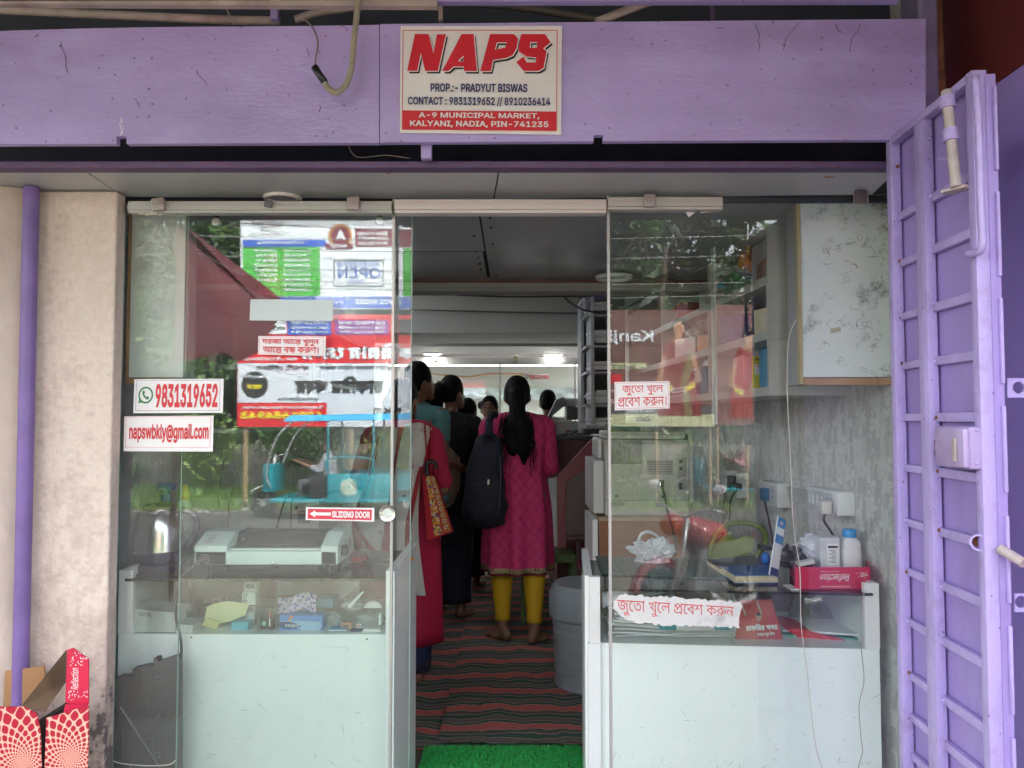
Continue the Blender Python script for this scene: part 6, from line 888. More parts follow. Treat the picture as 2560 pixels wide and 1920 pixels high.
for px,py,l in ((541,556,'left'),(950,553,'right')):
    t=thing('door_roller','round steel roller knob at the %s top of the sliding door'%l,'roller',at(px,py,GY+.03))
    c=at(px,py,GY+.03); G().lathe((c.x,c.y,c.z),[(.0001,-.008),(.011,-.008),(.0135,-.004),(.0135,.004)],22,'y').out('knob',alu2,t,smooth='auto')
    G().box(c.x-.006,c.x+.006,c.y+.001,c.y+.005,c.z+.01,c.z+.036).out('strap',black,t)
# paper folded under the right rail
sheet(pxq4((1708,521),(1746,519),(1738,530),(1722,543),2.235),'paper_flap',pap,label='triangular white paper flap under the right head rail',cat='paper')
sheet(pxq4((1748,521),(1782,522),(1776,530),(1752,533),2.234),'paper_flap',pap,label='small folded paper right of the triangular flap',cat='paper')
# --- stickers on the glass
stw=M('sticker_white',(.82,.81,.81),.35,.03,6,bump=.2,bs=12); SYK=GY-.001
def stick(c,label,Y=SYK,m=stw): q=pxq4(*c,Y); return q,sheet(q,'sticker',m,.0008,label=label,cat='sticker')
q,s1=stick(((336,948),(559,947),(557,1032),(333,1033)),'white sticker with a green phone bubble and the big red number 9831319652')
q.border(s1,'border_line',.025,.035,.965,.93,.003,.009,navy); bubble(q,s1,.135,.47,.083,.25,green); q.text(s1,'9831319652',.245,.14,.94,.84,red,.045)
q,s2=stick(((311,1041),(534,1039),(532,1129),(309,1128)),'white sticker with the red email address napswbkly@gmail.com')
q.border(s2,'border_line',.02,.02,.97,.89,.003,.007,red); q.text(s2,'napswbkly@gmail.com',.06,.22,.95,.76,red,.035)
q,s3=stick(((646,840),(815,841),(813,890),(645,886)),'small white sticker with two lines of red Bengali on the left glass')
q.border(s3,'border_line',.02,.05,.97,.93,.003,.01,red); q.text(s3,'দরজা আস্তে খুলুন',.06,.14,.90,.52,red,.02); q.text(s3,'আস্তে বন্ধ করুণ।',.07,.54,.90,.90,red,.02)
q,s4=stick(((765,1268),(936,1270),(935,1304),(764,1300)),'red and white SLIDING DOOR sticker with an arrow pointing left')
q.rect(s4,'red_band',.03,.12,.965,.9,M('print_pinkred',(.66,.04,.07),.4)); q.text(s4,'SLIDING DOOR',.385,.26,.94,.76,pwhite,.05)
q.shape(s4,'arrow',[(.055,.5),(.14,.22),(.14,.38),(.37,.38),(.37,.62),(.14,.62),(.14,.78)],pwhite,.0014)
q,s5=stick(((1536,955),(1674,953),(1674,1021),(1537,1026)),'white sticker with red Bengali lettering at the right pane edge')
q.border(s5,'border_line',.02,.04,.975,.955,.005,.01,red); q.text(s5,'জুতো খুলে',.14,.12,.88,.5,red,.0); q.text(s5,'প্রবেশ করুন।',.06,.53,.94,.9,red,.0)
q,s6=stick(((626,748),(833,750),(832,802),(624,801)),'blank frosted film rectangle on the left glass',m=M('frosted_film',(.78,.88,.88),.5,.03,trans=.3))
# torn sticker on the right counter glass
tq=Q(at(1532,1480,GY-.001),at(1850,1502,GY-.001),at(1850,1572,GY-.001),at(1536,1560,GY-.001))
random.seed(17); up=[];lo=[]
for k in range(41):
    u=k/40; up.append((u,.05+random.uniform(-.05,.05)+ (.25*max(0,.05-u)/.05))); lo.append((u,.86+.1*min(1,u*3)+random.uniform(-.06,.05)-(.35*max(0,.09-u)/.09)))
ed=[(1+random.uniform(-.015,.02),v) for v in (.2,.35,.5,.62,.75,.88)]
o=thing('torn_sticker','torn weathered paper strip with red Bengali words on the right glass','sticker',tq.p(.5,1))
tq.shape(o,'paper',up+ed+lo[::-1],M('weathered_paper',(.68,.68,.66),.7,.06,5,dirt=.65,dcol=(.14,.13,.12),ds=13),0)
tq.text(o,'জুতো খুলে প্রবেশ করুন',.03,.20,.95,.72,red,-.008,.001)
# door finger ring
fr=thing('finger_pull','round steel finger pull ring on the sliding glass door edge','door pull',at(970,1283,GY-.008))
c=at(970,1283,GY); G().lathe((c.x,GY-.0075,c.z),[(.0155,0),(.0155,-.003),(.0225,-.006),(.025,-.002),(.025,.005)],32,'y').out('ring',M('brushed_steel',(.65,.62,.58),.25,.05,metal=.8),fr,smooth='auto')
G().lathe((c.x,GY-.004,c.z),[(.0001,-.001),(.0152,-.001),(.0152,.002)],32,'y').out('cup',M('grey_cup',(.42,.41,.39),.4,.1),fr)
sheet(pxq4((1000,915),(1012,914),(1010,950),(1002,948),GY+.033),'tape_scrap',pwhite,label='white tape scrap at the edge of the sliding door',cat='tape')
# ================================================================ ON THE LEFT COUNTER
lt=topz+.0025
def P3(px,py,Y): return at(px,py,Y)
ktx=AX(397,2.55,1300); ky=2.56
steel=M('polished_steel',(.72,.71,.70),.22,.05,4,metal=1.0); indigo=M('indigo_plastic',(.035,.03,.07),.35,.1)
kt=thing('kettle','polished steel electric kettle with a dark base on the left counter','kettle',(ktx,ky,lt))
G().lathe((ktx,ky,lt),[(.088,0),(.09,.006),(.088,.02),(.078,.024)],36).out('power_base',indigo,kt,smooth='auto')
kh=AZ(1268,ky)-lt
G().lathe((ktx,ky,lt+.025),[(.076,0),(.082,.003),(.083,.03),(.081,.036)],36).out('bottom_band',indigo,kt,smooth='auto')
G().lathe((ktx,ky,lt+.0615),[(.080,0),(.079,.02),(.073,.07),(.062,.115),(.054,kh-.075),(.052,kh-.07)],40).out('body',steel,kt,smooth='auto')
G().lathe((ktx,ky,lt+kh-.009),[(.053,0),(.055,.004),(.053,.014),(.045,.02),(.02,.026),(.001,.027)],36).out('lid',black,kt,smooth='auto')
G().hexa([V((ktx-.022,ky-.062,lt+kh-.02)),V((ktx+.022,ky-.062,lt+kh-.02)),V((ktx+.002,ky-.066,lt+kh-.06)),V((ktx-.002,ky-.066,lt+kh-.06))],[V((ktx-.02,ky-.045,lt+kh-.012)),V((ktx+.02,ky-.045,lt+kh-.012)),V((ktx+.002,ky-.05,lt+kh-.07)),V((ktx-.002,ky-.05,lt+kh-.07))]).out('spout',steel,kt)
G().tube(smoothpts([(ktx+.05,ky+.03,lt+kh-.01),(ktx+.095,ky+.04,lt+kh-.03),(ktx+.105,ky+.04,lt+.12),(ktx+.08,ky+.03,lt+.06)],6),.011,8).out('handle',indigo,kt,smooth=True)
c=at(415,1255,2.72); bl=M('blue_pump_plastic',(.01,.09,.42),.35,.08)
sp=thing('spray_bottle','clear bottle with a blue trigger pump behind the kettle','bottle',(c.x,2.72,lt))
G().lathe((c.x,2.72,lt),[(.03,0),(.035,.01),(.034,.15),(.014,.19),(.013,c.z-lt)],24).out('bottle',glass_mat('clear_plastic',(.8,.85,.85),.04,dust=.1),sp,smooth='auto')
G().lathe((c.x,2.72,c.z-.004),[(.017,0),(.018,.03),(.014,.034),(.012,.045)],20).out('cap',bl,sp,smooth='auto')
G().hexa([(c.x-.03,2.705,c.z+.045),(c.x+.03,2.705,c.z+.04),(c.x+.03,2.735,c.z+.04),(c.x-.03,2.735,c.z+.045)],[(c.x-.045,2.708,c.z+.068),(c.x+.034,2.708,c.z+.066),(c.x+.034,2.732,c.z+.066),(c.x-.045,2.732,c.z+.068)],.004).out('trigger_head',bl,sp,smooth='auto')
c=at(462,1290,2.70)
b2=thing('bottle','small bottle with a yellow cap and green band behind the kettle','bottle',(c.x,2.7,lt))
G().lathe((c.x,2.70,lt),[(.028,0),(.03,.008),(.03,.07)],20).out('green_band',M('green_label',(.05,.22,.03),.4),b2,smooth='auto')
G().lathe((c.x,2.70,lt+.0705),[(.03,0),(.030,.09),(.02,.125),(.014,.14)],20).out('bottle',M('pale_label_print',(.52,.55,.48),.4,.3,60),b2,smooth='auto')
G().lathe((c.x,2.70,lt+.211),[(.017,0),(.018,.02),(.011,.03),(.008,.05)],18).out('cap',M('yellow_cap',(.6,.38,.03),.4),b2,smooth='auto')
# laminator
pg=M('pale_green_metal',(.70,.82,.76),.4,.03,3,dirt=.08); dg=M('dark_grey_metal',(.035,.037,.04),.35,.08)
lm=thing('laminator','pale green laminating machine with a dark grey slot and lid on the left counter','laminator',at(690,1410,2.5))
Y0=2.47; Y1=2.68
def lam(pts,y0,y1,n,m,bev=0): 
    P=[at(x,y,Y0) for x,y in pts]; P=[V((p.x,y0,p.z)) for p in P]; return G().prism(P,(0,y1-y0,0),bev).out(n,m,lm)
zb=lt+.028
def lz(py): return AZ(py,Y0)
def lX(px): return AX(px,Y0,1370)
def lbox(a,b,y0,y1,z0,z1,n,m,bev=.002): return G().box(lX(a),lX(b),y0,y1,z0,z1,bev).out(n,m,lm,smooth='auto')
lbox(487,842,Y0,Y0+.02,lz(1412),lz(1378),'body',pg,.003)
def wedge(a,b,n):   # an end block sloping back to its top
    xa,xb=lX(a),lX(b); z0,z1,z2=lz(1412),lz(1365),AZ(1328,Y0+.09)
    G().prism([(xa,Y0,z0),(xa,Y0,z1),(xa,Y0+.085,z2),(xa,Y1-.02,z2),(xa,Y1,z1-.01),(xa,Y1,z0)],(xb-xa,0,0),.003).out(n,pg,lm,smooth='auto')
wedge(486,567,'end_block'); wedge(802,845,'end_block')
lbox(568,801,Y0+.021,Y1,lz(1412),lz(1374),'body',pg,.001)
G().prism([(lX(568),Y0+.075,lz(1372)),(lX(568),Y0+.11,AZ(1330,Y0+.09)+.001),(lX(568),Y1-.04,AZ(1330,Y0+.09)+.001),(lX(568),Y1-.01,lz(1372))],(lX(801)-lX(568),0,0),.002).out('dark_lid',dg,lm,smooth='auto')
G().box(lX(569),lX(800),Y0+.021,Y0+.075,lz(1374)+.0005,lz(1374)+.003).out('feed_tray',M('grey_slot',(.2,.2,.19),.4,.2),lm)
def lidpt(px,t): # a point on the sloping face of the dark lid
    a=V((lX(px),Y0+.075,lz(1372))); b=V((lX(px),Y0+.11,AZ(1330,Y0+.09)+.001)); return a+(b-a)*t
g=G()
for k in range(29):
    a=lidpt(618+k*5.6,.93); g.obox(a+V((0,-.0012,0)),(.0035,.002,.005),rot('X',-35))
g.out('vent_slots',M('slot_black',(.005,.005,.005),.8),lm,kind='stuff')
for px,t in ((584,.4),): G().ell(lidpt(px,t)+V((0,-.001,0)),(.004,.002,.004),8,6).out('screw',steel,lm)
for px in (683,): G().ell((lX(px),Y0-.001,lz(1408)),(.004,.0015,.004),8,6).out('screw',steel,lm)
wq=Q(V((lX(505),Y0-.001,lz(1345)-.0)),V((lX(527),Y0-.001,lz(1345))),V((lX(527),Y0-.001,lz(1364))),V((lX(505),Y0-.001,lz(1364))))
a=V((lX(507),Y0+.028,lz(1365)+ .028*( (AZ(1328,Y0+.09)-lz(1365))/.085))); 
slp=(AZ(1328,Y0+.09)-lz(1365))/.085
def wp(px,d): return V((lX(px),Y0+d-.001,lz(1365)+d*slp+.0006))
wqq=Q(wp(506,.07),wp(530,.07),wp(528,.008),wp(503,.008)); wl=wqq.rect(lm,'warning_label',0,0,1,1,pwhite)
for k in range(6): wqq.rect(lm,'print_line',.1,.2+k*.13,.85,.24+k*.13,M('print_grey',(.3,.3,.3),.5),.0015)
for px in (520,820): G().cyl((lX(px),Y0+.03,lt),(lX(px),Y0+.03,lz(1412)),.009,.009,12).out('foot',black,lm); G().cyl((lX(px),Y1-.03,lt),(lX(px),Y1-.03,lz(1412)),.009,.009,12).out('foot',black,lm)
lbox(500,524,Y0-.0015,Y0+.004,lz(1411),lz(1384),'socket',black,.001)
G().tube(smoothpts([at(512,1396,2.462),at(497,1402,2.45),at(480,1418,2.44),at(462,1436,2.425),at(444,1452,2.41)],5),.0035,7).out('power_cord',M('grey_cord',(.10,.10,.11),.5),lm,smooth=True)
kn=G().lathe((lX(846)+.001,Y0+.05,lz(1382)),[(.018,0),(.018,.016),(.012,.02),(.001,.021)],18,'x').out('knob',black,lm,smooth='auto')
G().obox((lX(846)+.006,Y0+.12,lz(1375)),(.006,.05,.04)).out('control_plate',alu2,lm)
# scissors
def scissors(name,label,cx,cy,z,ang,mh):
    t=thing(name,label,'scissors',(cx,cy,z),ang); 
    for s in (-1,1):
        g=G(); g.prism([(0,-.002*s,0),(.09,s*.004,0),(.10,0,0),(.0,s*.007,0)],(0,0,.002)); g.out('blade',steel,t,local=True)
        pts=[(-.02+.022*math.cos(a)-.02,s*(.016)+.013*math.sin(a),.004) for a in [k*2*math.pi/12 for k in range(13)]]
        G().tube(pts,.0045,7).out('handle',mh,t,local=True,smooth=True)
    return t
c=at(905,1400,2.66); scissors('scissors','scissors with red finger loops on the left counter beside the laminator',c.x+.02,c.y,lt+.004,math.radians(-20),M('red_plastic2',(.55,.03,.03),.35))
c=at(985,1395,2.68); scissors('scissors','scissors with orange finger loops at the doorway end of the left counter',c.x,c.y,lt+.004,math.radians(165),M('orange_plastic',(.75,.30,.01),.35))
# power cord down the left
G().tube(smoothpts([at(445,1455,2.385),at(440,1500,2.38),at(441,1550,2.375),at(452,1600,2.372),at(453,1640,2.37),at(446,1665,2.37)],5),.0042,8).out('cable',M('thick_grey_cable',(.09,.08,.09),.5,.1),smooth=True,label='thick dark cable hanging down the left counter front behind the glass',cat='cable')
crumple(at(440,1672,2.368),(.010,.006,.030),M('dust_wad',(.07,.06,.065),.95),'dust_wad',seed=8,amp=.8,label='furry black dust wad at the end of the thick cable',cat='dust')
for a,b,l in (((556,1180),(548,1270),'left'),((586,1180),(570,1330),'middle'),((725,1220),(690,1330),'right')):
    G().tube(smoothpts([at(a[0]+6,a[1]-60,3.0),at(a[0],a[1],3.0),at((a[0]+b[0])/2-4,(a[1]+b[1])/2,3.0),at(b[0],b[1],3.0)],4),.004,6).out('cable',M('thick_grey_cable',(.09,.08,.09)),smooth=True,label='dark cable hanging behind the left counter, the %s of three'%l,cat='cable')
# beige machine behind the left counter
bgm=M('beige_machine',(.42,.42,.38),.45,.04,3)
mm=thing('office_machine','beige office machine with a dotted vent behind the left counter','machine',(AX(690,3.0),3.0,.3))
G().box(AX(456,3.1),AX(730,3.0),3.0,3.35,.45,AZ(1245,3.0),.004).out('body',bgm,mm); G().box(AX(733,3.0),AX(802,3.0),2.99,3.35,.45,AZ(1248,3.0),.004).out('body',bgm,mm)
g=G()
for i in range(7):
    for j in range(7): x,y=746+i*4.6,1279+j*4.6; c=at(x,y,2.989); g.box(c.x-.0022,c.x+.0022,c.y,c.y+.002,c.z-.0022,c.z+.0022)
g.out('vent_holes',black,mm,kind='stuff'); G().lathe(tuple(at(741,1270,2.989)),[(.0001,-.001),(.007,-.001),(.007,.002)],14,'y').out('lock',dg,mm)
# ================================================================ INSIDE THE LEFT DISPLAY
sf=midz
def dbox(name,label,cat,px0,px1,pt,Y,d,m,dz=0,bev=.001,pb=None):
    x0,x1=AX(px0,Y,1550),AX(px1,Y,1550); z0=AZ(pb,Y) if pb else sf+.0005; z1=AZ(pt,Y)
    if z0>z1-.004: z0=z1-.004
    return G().box(x0,x1,Y,Y+d,z0,z1,bev).out(name,m,label=label,cat=cat), Q(V((x0,Y,z1)),V((x1,Y,z1)),V((x1,Y,z0)),V((x0,Y,z0)))
paperw=M('white_card',(.72,.68,.67),.6,.03)
P=[at(x,y,2.42) for x,y in ((330,1521),(438,1532),(438,1580),(330,1580))]; fb=G().prism(P,(0,.12,0)).out('flat_box',paperw,label='white FASTTAC box standing at the left end of the display',cat='box')
q=Q(P[0],P[1],P[2],P[3]); q.text(fb,'FASTTAC',.15,.13,.46,.30,pblack,.0)
P=[at(x,y,2.416) for x,y in ((439,1560),(483,1563),(481,1583),(439,1583))]; G().prism(P,(0,.1,0)).out('flat_box',paperw,label='low white card box right of the FASTTAC box',cat='box')
G().box(lx0+.02,AX(440,2.6,1500),2.7,2.72,sf,topz-.01).out('dark_folder',indigo,label='dark indigo board standing at the back left of the display',cat='board')
g=G(); random.seed(4)
for k in range(16): g.tube(smoothpts([at(452+random.uniform(-4,6),1576,2.5),at(462+k*1.5,1535+random.uniform(-6,10),2.5),at(492+random.uniform(-5,5),1545+k*2,2.5)],4),.0015,4)
g.out('wire_coil',M('green_wire',(.07,.14,.12),.4),kind='stuff',label='coil of dark green wire in the left display',cat='wire')
cream_p=M('cream_paper',(.78,.74,.42),.6,.06,5,bump=.1)
g=G(); R=[]
for j in range(7):
    row=[]
    for i in range(9):
        u,v=i/8,j/6; a=at(518+u*105-v*14,1516-12*u+v*56-u*v*16,2.47); row.append(V((a.x,a.y+.02*math.sin(u*3)+.01*v,a.z+.006*math.sin(u*5+v*2))))
    R.append(row)
yp=g.loft(R,caps=False,closed=False).out('envelope',cream_p,smooth=True,label='crumpled cream yellow envelope leaning in the left display',cat='envelope')
sheet(pxq4((517,1545),(548,1556),(541,1575),(503,1563),2.455),'note_pad',M('yellow_note',(.66,.60,.28),.5),.006,label='small yellow note pad in front of the cream envelope',cat='note pad')
for px,py,pb_,Y,l,t,tm_ in ((527,1495,1511,2.66,'orange brown card box at the back of the left display','XKWO',(.5,.24,.12)),(609,1450,1478,2.50,'white upper box with blue letters by the glass divider','NEHA',(.62,.66,.64)),(604,1480,1513,2.49,'pale carton lettered PIYU under the NEHA box','PIYU',(.60,.64,.58)),(578,1556,1583,2.45,'sky blue box on the floor of the left display','',(.12,.45,.55))):
    w_={527:28,609:30,604:34,578:43}[px]
    o,q=dbox('carton',l,'carton',px,px+w_,py,Y,.04,M('card_'+str(px),tm_,.5,.04),pb=pb_)
    if t=='PIYU': q=Q(q.c[3],q.c[0],q.c[1],q.c[2]); q.text(o,t,.1,.12,.9,.4,pblack,.02); 
    elif t: q.text(o,t,.15,.35,.85,.75,navy if t=='NEHA' else pblack,.03)
o,q=dbox('carton','pale sticker carton below the PIYU carton','carton',610,636,1515,2.5,.04,M('pale_cartn',(.40,.47,.48),.5)); q.text(o,'NEHA',.1,.05,.9,.3,navy,.02)
G().box(AX(500,2.55,1500),AX(520,2.55,1500),2.55,2.6,sf,AZ(1518,2.55)).out('dark_box',M('dark_brown_card',(.08,.05,.05),.6),label='dark brown box behind the cream envelope',cat='box')
o,q=dbox('blister_pack','black blister pack with a red pen right of the divider','pack',651,683,1520,2.45,.02,black); q.rect(o,'red_pen',.68,.15,.78,.45,red); q.rect(o,'pen_body',.68,.5,.78,.85,pwhite); q.shape(o,'green_disc',[(.3+.14*math.cos(t/8*6.28),.72+.12*math.sin(t/8*6.28)) for t in range(8)],M('mint_print',(.3,.6,.5),.4))
g=G(); R=[]
for j in range(6):
    row=[]
    for i in range(12):
        u,v=i/11,j/5; a=at(693+u*98,1493+v*36-8*u+6*math.sin(u*7)+v*u*8,2.52-.03*v); row.append(a+V((0,.01*math.sin(u*9+v*3),0)))
    R.append(row)
def prt(nt,tc,B):
    L=nt.links.new; v=N(nt,'ShaderNodeTexVoronoi'); v.inputs['Scale'].default_value=95; L(tc.outputs['Object'],v.inputs['Vector']); return ramp(nt,v.outputs['Distance'],[(0,(.05,.06,.3)),(.35,(.25,.1,.25)),(.42,(.50,.42,.55))],True)
g.loft(R,caps=False,closed=False).out('printed_cloth',ramp_mat('printed_cloth',prt,.7),smooth=True,label='folded mauve printed cloth in the left display',cat='cloth')
kb=M('stapler_box_blue',(.08,.25,.62),.35,.05)
o,q=dbox('stapler_box','blue stapler box with a white lettered band in the left display','box',699,806,1539,2.45,.06,kb,pb=1583)
q.shape(o,'pale_panel',[(0,.3),(.3,.28),(.95,.35),(1,.6),(.9,.95),(.6,.9),(.3,.6),(.0,.45)],M('pale_blue_print',(.35,.5,.7),.4)); q.shape(o,'navy_band',[(0,.36),(.1,.34),(.25,.36),(.4,.45),(.52,.62),(.3,.75),(.1,.72),(0,.6)],navy,.0012); q.text(o,'kangaro',.14,.45,.46,.68,pwhite,.02,.0018); q.shape(o,'orange_flash',[(.25,.0),(.33,.0),(.27,.25),(.18,.3)],M('orange_print',(.7,.25,.1),.4),.001)
o,q=dbox('carton','light blue carton lying behind the mauve cloth','carton',780,832,1498,2.56,.08,M('light_blue_card',(.12,.3,.45),.5),pb=1520)
for k,(px,pt,r_,l) in enumerate(((812,1540,(.03,.02,.022),'clear crumpled polythene in the middle right of the left display'),(860,1505,(.035,.03,.022),'clear polythene packet high in the left display'),(905,1545,(.05,.03,.032),'large grey polythene heap at the right of the left display'))):
    crumple(at(px+20,pt+8,2.52),r_,M('clear_polythene%d'%k,(.42,.45,.44),.2,.2,8,trans=.25),'polythene',seed=k+2,label=l,cat='polythene')
sheet(pxq4((906,1478),(911,1480),(875,1520),(868,1516),2.48),'plastic_strip',pap,label='white plastic strip leaning up in the left display',cat='strip')
pr=thing('protractor','white semicircular protractor behind the glass in the left display','protractor',at(930,1520,2.47))
c=at(932,1520,2.47); g=G(); pts=[c+V((.028*math.cos(a),0,.022*math.sin(a))) for a in [math.pi*k/14 for k in range(15)]]; g.prism(pts,(0,.002,0)).out('plate',pap,pr)
for k in range(2,13,2): a=math.pi*k/14; G().prism([c+V((.02*math.cos(a),-.001,.016*math.sin(a))),c+V((.027*math.cos(a),-.001,.021*math.sin(a))),c+V((.027*math.cos(a+.06),-.001,.021*math.sin(a+.06)))],(0,.0005,0)).out('tick',pblack,pr)
o,q=dbox('eraser_box','tan box lettered Easy in the left display','box',853,878,1556,2.44,.02,M('tan_card',(.5,.28,.18),.5),pb=1573); q.text(o,'Easy',.15,.25,.85,.85,pblack,.04)
o,q=dbox('flat_carton','flat blue and white carton under the Easy box','box',823,868,1572,2.43,.04,M('blue_white_card',(.08,.25,.5),.5)); q.rect(o,'white_strip',.0,.5,1,.9,pwhite)
o,q=dbox('flat_carton','blue pack with white letters in front of the grey polythene','box',875,905,1577,2.43,.03,navy)
o,q=dbox('marker_card','small white card with red squares in the left display','card',891,903,1560,2.44,.004,pwhite,pb=1571); q.rect(o,'red_square',.1,.2,.4,.6,red); q.rect(o,'red_square',.5,.2,.85,.6,red)
G().prism([at(x,y,2.43) for x,y in ((908,1573),(950,1573),(956,1584),(905,1584))],(0,.03,0)).out('white_tray',pwhite,label='small white tray in the right corner of the left display',cat='tray')
G().box(AX(948,2.44,1540),AX(954,2.44,1540),2.43,2.46,AZ(1560,2.44),AZ(1532,2.44)).out('clip_block',pwhite,label='small white block high at the right end of the left display',cat='block')
# grey moulded panel low at the left
gp=M('grey_moulded_plastic',(.13,.125,.12),.55,.08,4,dirt=.25,dcol=(.25,.23,.22),ds=9,bump=.1)
pn=thing('moulded_tray','dark grey moulded plastic panel with a crossed rib, standing low at the left','tray',(AX(350,2.3,1800),2.3,0))
PYY=2.30
base=[(272,1700),(297,1694),(297,1692),(331,1692),(332,1672),(362,1665),(384,1664),(384,1646),(392,1645),(396,1655),(440,1640),(446,1650),(446,1990),(262,1990)]
P=[at(x,y,PYY) for x,y in base]; g=G(); g.prism(P,(0,.03,0)); g.out('plate',gp,pn)
ribm=M('grey_rib',(.17,.165,.16),.5)
for a,b in (((300,1768),(400,1920)),((415,1760),(322,1920))): 
    A,B_=at(*a,PYY-.002),at(*b,PYY-.002); G().tube([A,B_],.0035,6).out('rib',ribm,pn); 
for x,y in ((398,1698),(394,1886)):
    c=at(x,y,PYY-.001); G().lathe((c.x,c.y,c.z),[(.005,.002),(.0055,-.003),(.011,-.003),(.012,.002)],20,'y').out('boss',ribm,pn,smooth='auto')
g=G()
for (x0,y0,x1,y1) in ((290,1824,306,1826),(290,1900,306,1902),(288,1824,290,1902),(306,1824,308,1902),(345,1845,380,1847),(380,1845,382,1880)): 
    a=at(x0,y0,PYY-.001); b=at(x1,y1,PYY-.001); g.box(a.x,b.x,PYY-.002,PYY+.001,b.z,a.z)
g.out('recess_line',ribm,pn); G().box(AX(283,PYY,1775),AX(290,PYY,1775),PYY-.001,PYY+.002,AZ(1784,PYY,283),AZ(1769,PYY,283)).out('slot',black,pn)
G().tube(smoothpts([at(270,1896,2.29),at(300,1908,2.285),at(360,1914,2.285),at(420,1912,2.285),at(440,1900,2.29)],5),.0015,5).out('cord',pwhite,smooth=True,label='thin white cord looped round the grey moulded panel',cat='cord')
# ================================================================ ON AND BEHIND THE RIGHT COUNTER
rt=rtop+.0018
bei=M('copier_beige',(.46,.46,.41),.45,.03,3,dirt=.12)
YC=3.55; cpx=lambda p,y=YC:AX(p,y,1200)
cp=thing('copier','big beige photocopier seen from behind, standing on a brown wooden cabinet','copier',(cpx(1610),YC,AZ(1290,YC)))
cz0=AZ(1290,YC)
G().box(cpx(1512),cpx(1722),YC,YC+.45,cz0,AZ(1100,YC),.006).out('body',bei,cp)
G().box(cpx(1723)+.0005,cpx(1737),YC+.02,YC+.43,cz0+.05,AZ(1085,YC),.006).out('side_cover',bei,cp)
G().box(cpx(1483),cpx(1511),YC-.0,YC+.4,cz0+.01,AZ(1150,YC),.008).out('side_unit',M('copier_white',(.55,.55,.53),.4,.03),cp)
G().box(cpx(1497),cpx(1511),YC+.05,YC+.3,AZ(1149,YC),AZ(1095,YC),.012).out('feeder_bulge',M('copier_white',(.55,.55,.53)),cp)
G().box(cpx(1525),cpx(1716),YC+.01,YC+.44,AZ(1099,YC),AZ(1078,YC),.008).out('scanner_lid',bei,cp)
G().box(cpx(1527),cpx(1600),YC-.01,YC+.2,AZ(1077,YC),AZ(1058,YC),.004).out('dark_tray',M('dark_green_tray',(.03,.10,.07),.4),cp)
g=G(); g.box(cpx(1523),cpx(1606),YC-.002,YC+.003,AZ(1160,YC),AZ(1102,YC)); g.out('window_recess',M('recess_grey',(.20,.21,.20),.5),cp)
for k in range(8): G().box(cpx(1621),cpx(1681),YC-.003,YC+.001,AZ(1154+k*4.2,YC),AZ(1152.4+k*4.2,YC)).out('vent_slat',dg,cp)
G().box(cpx(1618),cpx(1684),YC-.0015,YC,AZ(1188,YC),AZ(1149,YC)).out('vent_plate',M('vent_grey',(.33,.33,.3),.5),cp)
for a,b,c_,d_ in ((1585,1608,1175,1184),(1644,1660,1200,1218),(1695,1716,1145,1226),(1526,1561,1254,1265),(1638,1678,1256,1268)):
    G().box(cpx(a),cpx(b),YC-.002,YC,AZ(d_,YC),AZ(c_,YC)).out('panel_detail',M('detail_grey',(.30,.30,.28),.5) if a not in (1644,) else black,cp)
for a,c_ in ((1698,1150),(1698,1168),(1697,1208),(1697,1216)): G().box(cpx(a),cpx(a+8),YC-.004,YC-.0021,AZ(c_+7,YC),AZ(c_,YC)).out('port',black,cp)
for a,c_ in ((1541,1240),(1658,1242)): G().lathe(tuple(at(a,c_,YC-.001)),[(.0001,-.001),(.006,-.001),(.007,.001)],12,'y').out('screw',dg,cp)
for z in (1250,1086): G().box(cpx(1512),cpx(1722),YC-.0012,YC,AZ(z+1,YC),AZ(z,YC)).out('seam',dg,cp)
G().tube(smoothpts([at(1654,1210,YC-.01),at(1662,1240,YC-.03),at(1668,1275,3.3),at(1680,1320,3.2),at(1690,1360,3.1),at(1687,1388,3.0)],6),.006,7).out('power_cord',black,cp,smooth=True)
wdm=M('reddish_ply',(.26,.11,.05),.45,.18,3,dirt=.2,dcol=(.4,.3,.2),ds=8,stretch=(1,1,4))
wk=thing('wooden_cabinet','reddish brown plywood cabinet under the copier','cabinet',(cpx(1600),YC,0))
G().box(cpx(1497),cpx(1700),YC-.04,YC+.46,.02,cz0-.018,.002).out('carcass',wdm,wk)
G().box(cpx(1494),cpx(1703),YC-.05,YC+.47,cz0-.017,cz0-.001,.001).out('top_board',M('ply_edge',(.42,.32,.22),.6,.2,20,stretch=(1,1,30)),wk)
G().box(cpx(1482),cpx(1495),YC+.02,YC+.4,.1,cz0-.02).out('side_board',white,wk)
